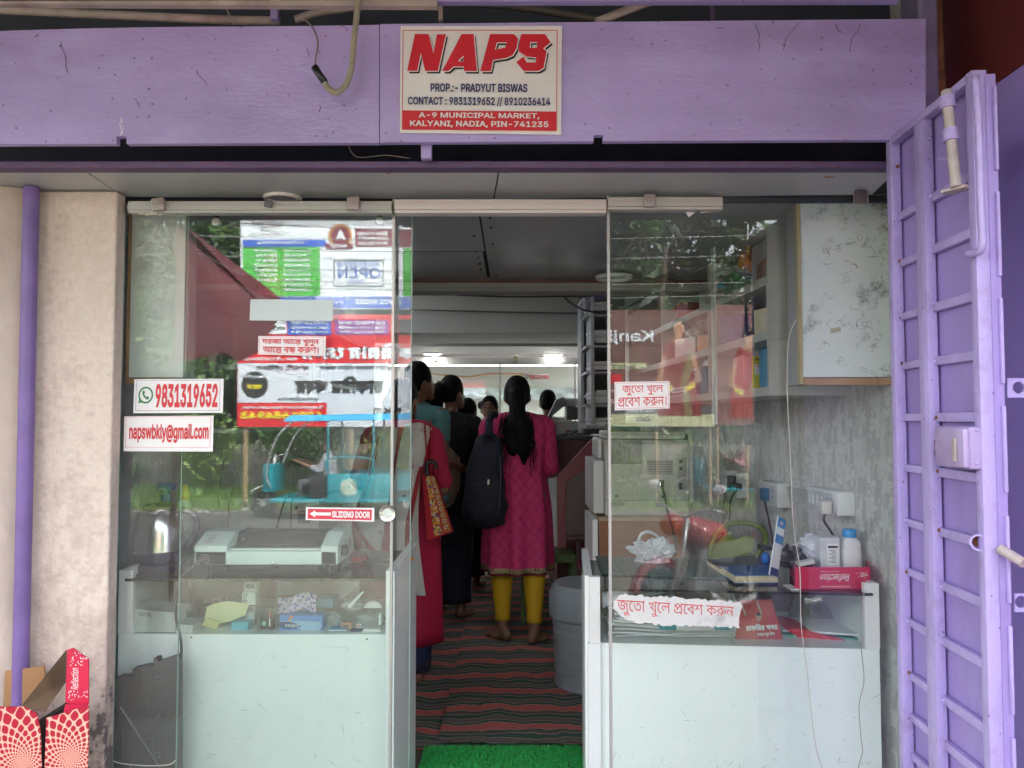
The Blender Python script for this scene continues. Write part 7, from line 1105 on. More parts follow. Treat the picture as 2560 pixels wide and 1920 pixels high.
# motor-dark things: switchboards on the wall
def wallbox(name,label,pa,pb_,th,m,cat,par=None,bev=.003,off=.001,parent=None):
    """a box fixed on the right wall between two pixels of its wall side"""
    A=onwall(*pa); B_=onwall(*pb_); z1,z0=A.z,B_.z; y0,y1=sorted((A.y,B_.y))
    lo=[(wx(y0)-off-th,y0,z0),(wx(y0)-off,y0,z0),(wx(y1)-off,y1,z0),(wx(y1)-off-th,y1,z0)]
    return G().hexa(lo,[(a,b,z1) for a,b,_ in lo],bev).out(name,m,parent,label=label,cat=cat,smooth='auto')
swp=M('switch_white',(.66,.67,.66),.35,.03); swg=M('switch_silver',(.50,.53,.56),.35)
def swboard(label,pa,pb_,th,nsw,nsk):
    A=onwall(*pa); B_=onwall(*pb_); y1,y0=A.y,B_.y
    t=thing('switchboard',label,'switchboard',((A.x+B_.x)/2,(A.y+B_.y)/2,B_.z))
    wallbox('box',None,pa,pb_,th,swp,None,parent=t,bev=.004)
    z1,z0=A.z,B_.z; h=z1-z0; L_=y1-y0
    X=lambda y,o: wx(y)-.001-th-o
    ya,yb=y0+L_*.10,y1-L_*.06
    lo=[(X(ya,.004),ya,z0+h*.12),(X(ya,.0003),ya,z0+h*.12),(X(yb,.0003),yb,z0+h*.12),(X(yb,.004),yb,z0+h*.12)]
    G().hexa(lo,[(a,b,z0+h*.88) for a,b,_ in lo],.001).out('plate',swg,t)
    for k in range(nsw):
        y=yb-(k+.6)*(yb-ya)/(nsw+nsk); G().box(X(y,.011),X(y,.0045),y-.009,y+.009,z0+h*.28,z0+h*.72,.002).out('rocker',swp,t)
    for k in range(nsk):
        y=yb-(nsw+k+.6)*(yb-ya)/(nsw+nsk)
        for dy,dz in ((0,.16),(-.008,-.08),(.008,-.08)): G().cyl((X(y,.0052),y+dy,z0+h*(.5+dz)),(X(y,.0042),y+dy,z0+h*(.5+dz)),.0028,.0028,8).out('socket_hole',black,t)
    return t
swboard('far white switchboard with black plugs on the silver wall',(1836,1176),(1872,1246),.055,1,1)
swboard('middle white switchboard with a blue plug on the silver wall',(1930,1200),(1978,1270),.055,2,1)
swboard('nearest and largest white switchboard with a charger plugged in',(2060,1215),(2140,1290),.06,4,2)
for (a,b,l) in (((1873,1205),(1930,1222),'far'),((1979,1222),(2060,1250),'near')):
    A=onwall(*a);B_=onwall(*b); zc=(A.z+B_.z)/2
    y0,y1=sorted((A.y,B_.y)); h=.016
    lo=[(wx(y0)-.016,y0,zc-h),(wx(y0)-.001,y0,zc-h),(wx(y1)-.001,y1,zc-h),(wx(y1)-.016,y1,zc-h)]
    G().hexa(lo,[(p,q_,zc+h) for p,q_,_ in lo]).out('trunking',M('trunk_grey',(.48,.48,.46),.45),label='%s length of grey cable trunking between two switchboards'%l,cat='trunking')
blp=M('blue_plug',(.02,.10,.20),.35)
def plug(px,py,Y,m,label,cord,sz=(.03,.045,.045)):
    c=at(px,py,Y); t=thing('plug',label,'plug',tuple(c)); G().obox(c,sz,None,.006).out('body',m,t,smooth='auto')
    G().tube(smoothpts([c-V((0,0,sz[2]/2))]+[at(*p) for p in cord],6),.0042,7).out('cord',black if m is not pwhite else pwhite,t,smooth=True); return t
plug(1829,1205,3.55,black,'left black plug with a cord in the far switchboard',[(1812,1235,3.5),(1808,1290,3.45),(1807,1340,3.4)],(.03,.05,.06))
plug(1842,1216,3.50,black,'right black plug with a cord in the far switchboard',[(1827,1250,3.45),(1824,1290,3.4),(1822,1345,3.35)],(.04,.04,.03))
plug(1911,1235,3.05,blp,'dark blue plug on a cord in the middle switchboard',[(1920,1290,3.05),(1930,1340,3.05),(1931,1362,3.05)],(.03,.04,.05))
plug(2062,1268,2.60,M('cream_charger',(.60,.58,.52),.4),'cream phone charger plugged into the nearest switchboard',[(2060,1302,2.6),(2075,1325,2.62),(2086,1345,2.64)],(.035,.04,.045))
# small specks on wall paper: nails
# green chair
chair=thing('plastic_chair','olive green plastic chair with an oval back behind the right counter','chair',(AX(1850,3.35,1400),3.35,0))
Yc=3.3; cg2=M('olive_chair_plastic',(.15,.21,.035),.32,.12,5)
def cpt(x,y): a=at(1460+x*.3617,1280+y*.3617,Yc); return a
out_=[(880,330),(872,290),(885,220),(925,140),(985,92),(1060,74),(1150,80),(1220,110),(1255,160),(1250,215),(1215,270),(1170,330)]
inn=[(1110,330),(1150,270),(1190,210),(1195,165),(1165,135),(1100,118),(1045,122),(1005,140),(975,180)]
ring=[cpt(*p) for p in smoothpts([(a,b,0) for a,b in out_],4) for p in [(p.x,p.y)]]
G().tube([r_+V((0,0,0)) for r_ in ring],.012,8).out('back_frame',cg2,chair,smooth=True)
P=[cpt(*p) for p in [(880,330),(895,250),(945,175),(1005,145),(1060,190),(1110,165),(1165,175),(1180,220),(1160,280),(1130,330)]]
g=G(); tr=mathutils.geometry.tessellate_polygon([P]); f_=[g.bm.verts.new(p+V((0,.004,0))) for p in P]; b_=[g.bm.verts.new(p+V((0,.012,0))) for p in P]
for t in tr: g.bm.faces.new([f_[i] for i in t]); g.bm.faces.new([b_[i] for i in t][::-1])
for i in range(len(P)): g.bm.faces.new((f_[i],f_[(i+1)%len(P)],b_[(i+1)%len(P)],b_[i]))
g.out('backrest',cg2,chair)
cxm=cpt(1060,300).x; G().box(cxm-.2,cxm+.2,Yc+.01,Yc+.42,.42,.45,.01).out('seat',cg2,chair,smooth='auto')
for sx_ in (-.18,.18):
    for yy in (Yc+.03,Yc+.4): G().cyl((cxm+sx_,yy,.42),(cxm+sx_*1.1,yy,0.026),.018,.014,8).out('leg',cg2,chair)
G().box(cpt(985,0).x,cpt(1000,0).x+.0,Yc+.02,Yc+.03,.45,cpt(0,320).z).out('back_support',cg2,chair)
# cutting mat, books, box
cmq=lambda px,py: None
def ctop(px,py,lift=0): r=ray(px,py); z=rt+lift; return EYE+r*((z-EYE.z)/r.z)
def cmat(nt,tc,B):
    L=nt.links.new; b=N(nt,'ShaderNodeTexBrick'); b.inputs['Scale'].default_value=1; b.offset=0; b.inputs['Brick Width'].default_value=.03; b.inputs['Row Height'].default_value=.03; b.inputs['Mortar Size'].default_value=.0007
    b.inputs['Color1'].default_value=(.012,.05,.045,1); b.inputs['Color2'].default_value=(.014,.055,.05,1); b.inputs['Mortar'].default_value=(.16,.26,.23,1); L(tc.outputs['Object'],b.inputs[0]); return b.outputs[0]
pts=[ctop(1488,1392,.001),ctop(1745,1398,.001),ctop(1880,1452,.001),ctop(1505,1436,.001)]
G().prism(pts,(0,0,.003)).out('cutting_mat',ramp_mat('cutting_mat',cmat,.35),label='dark green gridded cutting mat on the right counter',cat='mat')
bk=M('diary_blue',(.015,.10,.32),.4,.1,9,dirt=.3,dcol=(.02,.02,.06),ds=30); nav=M('diary_navy',(.02,.025,.08),.4,.15,9)
def book(name,label,c4,h,m,pagem,lift):
    P=[ctop(x,y,lift) for x,y in c4]; t=thing(name,label,'book',tuple(sum(P,V())/4))
    G().prism([p for p in P],(0,0,.002)).out('cover',m,t); c=sum(P,V())/4
    G().prism([c+(p-c)*.975+V((0,0,.0022)) for p in P],(0,0,h-.0046)).out('pages',pagem,t)
    G().prism([p+V((0,0,h-.0022)) for p in P],(0,0,.002)).out('cover',m,t); return t
pgm=M('page_edges',(.52,.45,.30),.8,.15,4,stretch=(1,1,80))
book('diary','thick blue diary with cream page edges in front of the QR stand',((1800,1434),(1938,1432),(1946,1458),(1838,1459)),.026,bk,pgm,.0045)
book('diary','dark navy diary lying beneath the open phone case, left of the blue diary',((1766,1412),(1880,1402),(1935,1430),(1800,1436)),.020,nav,pgm,.0045)
G().obox(ctop(1860,1404,.012),(.10,.09,.01),rot('Z',25),.004).out('tablet',black,label='black flat device on the counter behind the navy diary',cat='device')
G().obox(at(1915,1368,2.66),(.05,.06,.012),rot('Z',-5),.004).out('card_machine_lid',black,label='black plastic lid sticking out left of the stand',cat='lid')
crumple(at(1914,1396,2.62),(.017,.02,.025),M('blue_plastic2',(.01,.13,.5),.35),'blue_bulb',seed=1,amp=.1,label='small bright blue plastic bulb left of the blue and white stand',cat='bulb')
sq=Q(at(1946,1290,2.50),at(1965,1301,2.52),at(1944,1443,2.47),at(1924,1436,2.45))
ssd=sheet(sq,'display_stand',M('stand_white',(.75,.77,.78),.3),.004,label='tall blue and white payment stand leaning on the right counter',cat='stand')
sb=M('stand_blue',(.02,.22,.50),.3); sq.rect(ssd,'blue_panel',.02,.0,.98,.17,sb); sq.rect(ssd,'blue_panel',.02,.30,.98,.45,sb); sq.rect(ssd,'blue_panel',.02,.87,.98,1,M('stand_navy',(.02,.05,.2),.3)); sq.shape(ssd,'mark',[(.3,.08),(.5,.06),(.75,.09),(.6,.12),(.35,.12)],pwhite,.0014); sq.shape(ssd,'mark',[(.4,.085),(.55,.08),(.65,.10),(.5,.11)],red,.0018)
sq.rect(ssd,'white_panel',.1,.47,.9,.85,pwhite)
# red paper box "Reflection" printed upside down
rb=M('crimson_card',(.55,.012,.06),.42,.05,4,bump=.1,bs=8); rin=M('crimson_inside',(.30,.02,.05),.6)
Yb=2.40; bz0=rt+.0008
F0=V((AX(1988,Yb,1450),Yb,bz0)); F1=V((AX(2176,Yb,1450),Yb,bz0)); B0=V((AX(1975,2.62,1430),2.62,bz0)); B1=V((AX(2168,2.62,1430),2.62,bz0)); hz=AZ(1418,Yb)-bz0
bx_=thing('paper_carton','open crimson carton with upside-down white lettering on the right counter','carton',tuple((F0+F1)/2))
def wall2(a,b,h,m,n,th=.003,tilt=V()): 
    d=(b-a).normalized(); nrm=V((-d.y,d.x,0))*th; G().hexa([a,b,b+nrm,a+nrm],[a+V((0,0,h))+tilt,b+V((0,0,h))+tilt,b+nrm+V((0,0,h))+tilt,a+nrm+V((0,0,h))+tilt]).out(n,m,bx_)
wall2(F0,F1,hz,rb,'front_wall'); wall2(B0+V((0.004,0,0)),F0+V((.0,.004,0)),hz,rin,'side_wall'); wall2(F1+V((-.0035,.004,0)),B1-V((.0035,0,0)),hz,rb,'side_wall'); wall2(B0,B1,hz,rin,'back_wall')
G().prism([F0+V((.004,.004,.001)),F1+V((-.004,.004,.001)),B1+V((-.004,-.001,.001)),B0+V((.004,-.001,.001))],(0,0,.002)).out('base',rin,bx_)
qf=Q(F1+V((0,-.0006,0)),F0+V((0,-.0006,0)),F0+V((0,-.0006,hz)),F1+V((0,-.0006,hz)))   # rotated half a turn
qf=Q(V((F1.x,Yb-.0006,F1.z)),V((F0.x,Yb-.0006,F0.z)),V((F0.x,Yb-.0006,F0.z+hz)),V((F1.x,Yb-.0006,F1.z+hz)))
def script_text(q,par,txt,u0,v0,u1,v1,m,bold=.01): return q.text(par,txt,u0,v0,u1,v1,m,bold,.0005,slant=.25)
script_text(qf,bx_,'Reflection',.28,.36,.66,.70,pwhite,.005); qf.text(bx_,'JK Andhra Paper Limited',.27,.09,.66,.17,pwhite,.01,.0005); qf.text(bx_,'Premium Office Paper',.42,.78,.66,.84,pwhite,.01,.0005)
random.seed(8); g=G()
for k in range(46): 
    u=random.gauss(.10,.035); v=random.gauss(.62,.13); a=qf.p(u,v,.0004); s=random.uniform(.001,.004); g.poly([a,a+V((s,0,.3*s)),a+V((s*.8,0,s)),a+V((0,0,s*.8))])
g.out('scuff',M('scuff_white',(.75,.7,.7),.7),bx_,kind='stuff')
wp_=M('white_hdpe',(.72,.72,.72),.35,.03)
c=at(2125,1416,2.50); bot=thing('bottle','white plastic bottle with a bright blue cap in the crimson carton','bottle',(c.x,2.50,bz0+.003))
hb=AZ(1345,2.5)-bz0
def sqr(w_,d_,z,n=28,e=3.2): 
    o=[]
    for k in range(n):
        a=2*math.pi*k/n; ca,sa=math.cos(a),math.sin(a); o.append(V((c.x+w_*math.copysign(abs(ca)**(2/e),ca),2.50+d_*math.copysign(abs(sa)**(2/e),sa),bz0+.0035+z)))
    return o
G().loft([sqr(.030,.022,0),sqr(.0335,.025,.006),sqr(.0335,.025,hb*.70),sqr(.031,.023,hb*.78),sqr(.033,.025,hb*.82),sqr(.03,.022,hb*.92),sqr(.018,.017,hb*.99),sqr(.016,.016,hb*1.01)]).out('bottle_body',wp_,bot,smooth='auto')
capm=M('blue_cap',(.01,.27,.62),.35)
g=G(); n=40; rr=[]
for z,r_ in ((0,.0205),(.003,.0215),(.022,.0205),(.025,.018)): rr.append([V((c.x+(r_+(.0006 if k%2 else 0))*math.cos(2*math.pi*k/n),2.5+(r_+(.0006 if k%2 else 0))*math.sin(2*math.pi*k/n),bz0+.004+hb*1.0+z)) for k in range(n)])
g.loft(rr).out('cap',capm,bot,smooth='auto')
ct=thing('medicine_carton','white medicine carton with a printed label beside the white bottle','carton',tuple(at(2073,1416,2.47)))
G().box(AX(2049,2.47,1380),AX(2098,2.47,1380),2.465,2.52,bz0+.004,AZ(1344,2.47),.001).out('box',M('grey_white_card',(.60,.61,.62),.5,.02),ct)
q=Q(at(2049,1344,2.4645),at(2098,1344,2.4645),at(2098,1417,2.4645),at(2049,1417,2.4645)); q.rect(ct,'label',.38,.22,.95,.95,pwhite,.0004); q.rect(ct,'print_block',.42,.28,.92,.36,pblack,.0008)
for k in range(11): q.rect(ct,'print_line',.44+.1*(k%3),.42+k*.042,.88-.08*(k%2),.435+k*.042,pblack,.0008)
for k in range(7): q.rect(ct,'print_line',.05,.12+k*.05,.3,.13+k*.05,M('print_grey',(.3,.3,.3)),.0008)
crumple(at(2030,1375,2.54),(.055,.035,.042),M('crushed_paper',(.62,.62,.70),.75,.03),'crumpled_paper',seed=4,amp=.5,n=4,label='big ball of crumpled white paper in the crimson carton',cat='paper')
g=G(); R=[]
for j in range(5): R.append([at(2010+i*9+j*2,1330+j*11+(8 if i%2 else -3)*(1 if j%2 else .4)+i*1.5,2.55+.01*((i+j)%2)) for i in range(8)])
g.loft(R,caps=False,closed=False).out('folded_paper',M('crushed_paper',(.62,.62,.70)),label='creased white sheet behind the crumpled paper ball',cat='paper')
crumple(at(1978,1392,2.50),(.05,.03,.035),M('black_poly',(.04,.04,.05),.25,.2,9),'black_bag',seed=9,amp=.5,label='black polythene with a blue cap at the left of the crimson carton',cat='bag')
G().obox(at(2012,1406,2.45),(.05,.03,.012),rot('Y',-12)).out('receipt',paperw,label='small folded receipt at the front of the crimson carton',cat='receipt')
G().box(AX(1975,2.4,1455),AX(1995,2.4,1455),2.39,2.46,rt,rt+.003).out('card',pwhite,label='white card corner left of the crimson carton',cat='card')
# plastic bag on the counter
crumple(at(1630,1385,2.85),(.075,.05,.055),M('thin_white_polythene',(.60,.64,.66),.25,.1,6,trans=.25),'plastic_bag',seed=22,amp=.55,n=4,label='thin white carrier bag standing on the right counter before the cabinet',cat='bag')
G().tube(smoothpts([at(1598,1385,2.85),at(1600,1340,2.85),at(1625,1330,2.85),at(1650,1350,2.85),at(1655,1385,2.85)],6),.006,6).out('bag_handle',M('thin_white_polythene',(.60,.64,.66)),smooth=True,label='raised loop of the carrier bag',cat='bag handle')
# ================================================================ INSIDE THE RIGHT DISPLAY
rf=rmid+.0005
c=at(1560,1590,2.62); papers('paper_pile','tall pile of loose papers at the left of the right display',c.x+.05,2.60,rf,.22,.22,.10,14,.015,.03,curl=.012)
c=at(1520,1530,2.58); papers('paper_pile','upper sheaf of papers sticking up at the left end of the right display',AX(1600,2.6,1530),2.60,rf+.101,.2,.2,.05,8,.02,-.06,curl=.02)
G().prism([at(x,y,2.47) for x,y in ((1506,1480),(1570,1468),(1580,1482),(1508,1520))],(0,.03,.0)).out('paper_sheet',M('paper_grey',(.52,.53,.58)),label='tilted grey white sheet above the paper piles at the left end',cat='paper')
c=at(1740,1598,2.60); papers('paper_pile','flat stack of papers under the teal paper ream',AX(1740,2.62,1590),2.58,rf,.23,.2,.028,6,.01,.02)
tl=M('teal_wrap',(.01,.33,.36),.35,.08,6); YR=2.46
rm_=thing('paper_ream','teal wrapped paper ream with a white printed label in the right display','ream',(AX(1740,YR,1570),YR,rf+.029))
G().box(AX(1652,YR,1570),AX(1826,YR,1570),YR,YR+.2,rf+.029,rf+.029+.036,.003).out('wrapper',tl,rm_)
q=Q(V((AX(1691,YR,1570),YR-.0005,rf+.064)),V((AX(1786,YR,1570),YR-.0005,rf+.064)),V((AX(1786,YR,1570),YR-.0005,rf+.030)),V((AX(1691,YR,1570),YR-.0005,rf+.030)))
q.rect(rm_,'label',0,0,1,1,pwhite,.0003)
for k in range(8): q.rect(rm_,'print_line',.05+.02*(k%3),.1+k*.1,.93-.05*(k%2),.13+k*.1,M('print_grey',(.3,.3,.3)),.0007)
# red paper bag
RQ=Q(at(1850,1500,2.50),at(1930,1498,2.50),at(1958,1600,2.47),at(1840,1607,2.47))
rbg=sheet(RQ,'paper_bag',M('red_paper_bag',(.50,.05,.05),.45,.08,5),.02,label='red paper bag with white Bengali lettering in the right display',cat='bag')
o_=RQ.text(rbg,'চাকরির খবর',.2,.58,.95,.74,pwhite,.04); RQ.text(rbg,'থাকছে নতুন দিশা',.45,.78,.85,.9,pwhite,.03)
RQ.shape(rbg,'print_face',[(.45,.36),(.52,.33),(.6,.36),(.6,.48),(.53,.54),(.47,.48)],M('face_print',(.45,.28,.2),.5)); RQ.shape(rbg,'print_hair',[(.45,.36),(.52,.3),(.6,.36),(.56,.39),(.49,.39)],pblack,.0012)
for a in ((1852,1508),(1892,1505)): G().tube(smoothpts([at(a[0],a[1]-2,2.49),at(a[0]+6,a[1]+14,2.485),at(a[0]+12,a[1]+30,2.485)],4),.003,6).out('cord_handle',M('cream_cord',(.55,.40,.32),.6),rbg,smooth=True)
G().prism([at(x,y,2.6) for x,y in ((1842,1485),(1930,1490),(1925,1515),(1850,1512))],(0,.04,0)).out('dark_folder',M('dark_print_folder',(.07,.06,.07),.5),label='dark printed folder behind the red paper bag',cat='folder')
for k,(y0,l,m) in enumerate(((1604,'dark blue folder lowest at the right of the right display',M('navy_folder',(.02,.03,.12),.4)),(1590,'pale green folder over the dark blue one',M('green_folder',(.12,.40,.30),.4)),(1578,'white folder over the green one',pap))):
    G().prism([at(1945+k*8,y0-4,2.50),at(2160,y0+8,2.46),at(2160,y0+13,2.46),at(1940+k*8,y0+1,2.50)],(0,.2,0)).out('folder',m,label=l,cat='folder')
g=G().prism([at(1966,1574,2.49),at(1995,1570,2.49),at(2130,1606,2.45),at(2160,1612,2.45),at(2160,1620,2.45),at(2010,1604,2.49)],(0,.15,0)); rd=g.out('box_file',red,label='long red box file slanting down in the right display',cat='box file')
G().prism([at(2005,1574,2.488),at(2064,1586,2.475),at(2062,1592,2.475),at(2004,1582,2.488)],(0,.002,0)).out('black_label',black,rd)
P=[at(x,y,2.60) for x,y in ((2018,1560),(2160,1565),(2160,1588),(2000,1574))]; db=G().prism(P,(0,.1,0)).out('dark_box',black,label='black box with brown labels at the back right of the right display',cat='box')
q=Q(*P); q.rect(db,'brown_label',.12,.1,.3,.6,M('brown_label',(.35,.15,.08),.5)); q.rect(db,'brown_label',.5,.05,.72,.6,M('brown_label',(.35,.15,.08)))
G().prism([at(1960,1576,2.62),at(1990,1480,2.75),at(2165,1530,2.75),at(2150,1560,2.62)],(0,.004,0)).out('grey_sheet',M('pale_film',(.35,.36,.36),.4),label='pale grey plastic sheet leaning in the right display',cat='sheet')
# thin cords hanging before the right counter
cordm=M('thin_brown_cord',(.33,.29,.27),.6)
G().tube(smoothpts([at(x,y,2.235) for x,y in ((1989,800),(1972,850),(1968,960),(1974,1100),(1978,1200),(1982,1290),(1990,1360),(2000,1430),(2003,1560),(2018,1680),(2028,1780),(2040,1870),(2056,1925),(2070,1990))],6),.0013,6).out('cord',M('pale_cord',(.55,.52,.46),.5),smooth=True,label='long thin cord hanging in front of the right pane from the shelf height',cat='cord')
G().tube(smoothpts([at(x,y,2.235) for x,y in ((2166,1476),(2156,1500),(2152,1600),(2160,1700),(2148,1760),(2152,1840),(2156,1880),(2146,1920),(2142,1990))],6),.0013,6).out('cord',cordm,smooth=True,label='shorter thin cord hanging at the right end of the right counter',cat='cord')
# scuffs and drips on the laminate fronts
def scuffs(par,pxa,pxb,ya,yb,Y,n,seed):
    random.seed(seed); g=G(); wk_=M('scuff_grey',(.25,.24,.22),.8)
    for k in range(n):
        x,y=random.uniform(pxa,pxb),yb-(yb-ya)*random.random()**1.5; a=random.uniform(0,6.3); L_=random.expovariate(1/5)+1.5
        p=[at(x+L_*j*math.cos(a)+random.uniform(-1,1),y+L_*j*math.sin(a)*.8,Y(x)-.0004) for j in range(3)]; g.tube(p,[.0002,random.uniform(.0003,.0008),.0002],4)
    g.out('scuff_marks',wk_,par,kind='stuff')
scuffs(lc,320,950,1610,1915,lambda x:cyL,80,3); scuffs(rc,1520,2180,1630,1915,lambda x:ry(AX(x,2.4,1700)),90,4)
# ================================================================ PEOPLE
def blend(name,caps,mat,parent,vox=.008,smooth_it=6,ell=()):
    """one continuous skin grown round tapered capsules and ellipsoids"""
    g=G()
    for a,b,r0,r1 in caps:
        a,b=V(a),V(b); n=max(1,int((b-a).length/.05)); 
        g.tube([a+(b-a)*i/n for i in range(n+1)],[r0+(r1-r0)*i/n for i in range(n+1)],12); g.ell(a,(r0,)*3,12,8); g.ell(b,(r1,)*3,12,8)
    for c,r in ell: g.ell(c,r,18,12)
    bmesh.ops.recalc_face_normals(g.bm,faces=g.bm.faces)
    me=bpy.data.meshes.new('tmp'); g.bm.to_mesh(me); g.bm.free(); o=bpy.data.objects.new('tmp',me); COL.objects.link(o)
    m=o.modifiers.new('r','REMESH'); m.mode='VOXEL'; m.voxel_size=vox
    s=o.modifiers.new('s','SMOOTH'); s.factor=.5; s.iterations=smooth_it
    dg=bpy.context.evaluated_depsgraph_get(); me2=bpy.data.meshes.new_from_object(o.evaluated_get(dg)); bpy.data.objects.remove(o); bpy.data.meshes.remove(me)
    me2.name=name; me2.shade_smooth(); me2.materials.clear(); me2.materials.append(mat)
    o=bpy.data.objects.new(name,me2); COL.objects.link(o); o.parent=parent; MW[o]=MW[parent]; return o
skin=M('brown_skin',(.22,.11,.065),.5,.08,8); hairm=M('black_hair',(.006,.005,.005),.6,.2,30,stretch=(1,1,.15),bump=.8,bs=120,spec=.15)
def hand(c,d,side,s=1):
    """palm, four bent fingers and a thumb as capsules; d = pointing direction"""
    c=V(c); d=V(d).normalized(); u=d.orthogonal().normalized(); u=V((0,0,1)).cross(d); u=u.normalized() if u.length>.1 else V((1,0,0)); w=d.cross(u)
    caps=[(c,c+d*.075*s,.024*s,.026*s)]
    for k,(o,l) in enumerate(((-.027,.062),(-.009,.072),(.009,.068),(.026,.052))):
        a=c+d*.08*s+u*o; b=a+d*l*.55*s; e=b+(d*.5-w*.85).normalized()*l*.5*s; caps+=[(a,b,.0085*s,.008*s),(b,e,.008*s,.0065*s)]
    a=c+d*.02*s+u*side*.026; b=a+(d*.7+u*side*.8).normalized()*.035*s; caps+=[(a,b,.012*s,.009*s),(b,b+d*.026*s,.009*s,.0075*s)]
    return caps
def person(label,x,y,rz=0,h=1.58,z=.028,skinm=skin,legs=((-.09,.0),(.09,.0)),arms=(((-.21,-.03,1.02),(-.15,.20,.98)),((.21,-.03,1.02),(.15,.20,.98))),turn=0,tilt=0,sit=False,toe=(-15,15),vox=.009,kneef=None):
    k=h/1.6; t=thing('person',label,'person',(x,y,z),math.radians(rz)); S=lambda p:V(p)*k
    caps=[];ell=[]
    H=S((0,.03+tilt*.04,1.475-tilt*.02)); R=Matrix.Rotation(math.radians(turn),3,'Z'); hd=lambda p:H+(R@V(p))*k
    ell+=[(H,(.072*k,.088*k,.105*k)),(hd((0,.03,-.045)),(.052*k,.06*k,.065*k))]
    caps+=[(hd((0,.085,-.005)),hd((0,.103,-.03)),.009*k,.013*k)]                       # nose
    ell+=[(hd((.075,-.005,-.02)),(.012*k,.02*k,.03*k)),(hd((-.075,-.005,-.02)),(.012*k,.02*k,.03*k)),(hd((0,.085,-.062)),(.022*k,.012*k,.009*k)),(hd((0,.078,-.095)),(.022*k,.016*k,.018*k))]
    caps+=[(S((0,0,1.25)),S((0,.015,1.42)),.048*k,.044*k)]
    caps+=[(S((-.15,0,1.27)),S((.15,0,1.27)),.045*k,.045*k),(S((-.08,.0,1.2)),S((.08,.0,1.2)),.10*k,.10*k),(S((-.06,0,1.02)),S((.06,0,1.02)),.09*k,.09*k),(S((-.07,0,.86)),S((.07,0,.86)),.11*k,.11*k)]
    for i,(lx,ly) in enumerate(legs):
        s=-1 if i==0 else 1
        if sit: kn=S((s*.11,.40,.84)); an=S((s*.11,.42,.42)); hp=S((s*.09,0,.84))
        else: hp=S((s*.085,0,.84)); kn=S((s*.05+lx*.5,.03+ly*.5,.45)); an=S((lx,ly,.075))
        caps+=[(hp,kn,.082*k,.054*k),(kn,kn+(an-kn)*.3,.053*k,.055*k),(kn+(an-kn)*.3,an,.055*k,.034*k)]
        a=math.radians(90-toe[i]); f=V((math.cos(a),math.sin(a),0)); u=V((-f.y,f.x,0)); base=V((an.x,an.y,an.z-.075*k))
        caps+=[(an,base+V((0,0,.03))-f*.03,.032*k,.028),(base-f*.03+V((0,0,.026)),base+f*.10+V((0,0,.022)),.027,.025),(base+f*.09-u*.018+V((0,0,.019)),base+f*.12+u*.02+V((0,0,.017)),.02,.018)]
        for q in range(5): c=base+f*(.135-.006*q*(q>0)-.003*q*q)+u*((.026-.0125*q)*(1 if s>0 else -1)); caps.append((c-f*.03+V((0,0,.014)),c+V((0,0,.011)),.011,.0095 if q else .012))
    for i,(el,ha) in enumerate(arms):
        s=-1 if i==0 else 1; sh=S((s*.175,0,1.275)); el=S(el); ha=S(ha)
        caps+=[(sh,el,.05*k,.038*k),(el,ha,.037*k,.024*k)]; d=(ha-el).normalized(); caps+=hand(ha+d*.01,d,-s,k*.92)
    b=blend('body',caps,skinm,t,vox,4,ell)
    t['_k']=k; return t,k,H,R
def cap_hair(t,k,H,R,back=0,mat=hairm,vox=.007,cover=1.0):
    P=lambda p:H+(R@V(p))*k
    ell=[(P((0,-.014,.018)),(.082*k,.092*k,.105*k))]
    caps=[(P((-.035,-.045,-.03)),P((.035,-.045,-.03)),.04*k,.04*k)]
    return P,caps,ell
def cloth(name,rings,mat,t,folds=9,amp=.0,seed=0,n=56,ph=0,cap=False,**kw):
    """a garment: rings (z,rx,ry,cx,cy) from top to bottom, with folds deepening downwards"""
    R=[];m=len(rings)
    P=smoothpts([(r[1],r[2],r[0]) for r in rings],4); C=smoothpts([(r[3],r[4],r[0]) for r in rings],4); M_=len(P)
    for j,(p,c) in enumerate(zip(P,C)):
        f=j/(M_-1); row=[]
        for i in range(n):
            a=2*math.pi*i/n; w=1+amp*f*(math.sin(folds*a+ph+1.2*f*math.sin(a*2+seed))+.5*noise.noise(V((math.cos(a)*3,math.sin(a)*3,f*3+seed))))+.035*noise.noise(V((math.cos(a)*2,math.sin(a)*2,f*7+seed)))
            row.append(V((c.x+p.x*w*math.cos(a),c.y+p.y*w*math.sin(a),p.z)))
        R.append(row)
    R.append([v+V((0,0,.004)) for v in [V((c.x+(v.x-c.x)*.97,c.y+(v.y-c.y)*.97,v.z)) for v in R[-1]]])
    return G().loft(R,caps=cap).out(name,mat,t,local=True,smooth=True,**kw)
def sleeve(name,a,b,c,r,mat,t,k=1):
    a,b,c=V(a),V(b),V(c); pts=smoothpts([V((a.x*.62,a.y,a.z+.028)),a,(a+b)/2,b,(b+c)/2,c],4); n=len(pts); rr=[(r[0]+(r[1]-r[0])*i/(n-1))*(1+.05*math.sin(i*1.7))*(.5+.5*min(1,i/5)) for i in range(n)]
    return G().tube(pts,rr,14,caps=False).out(name,mat,t,local=True,smooth=True)
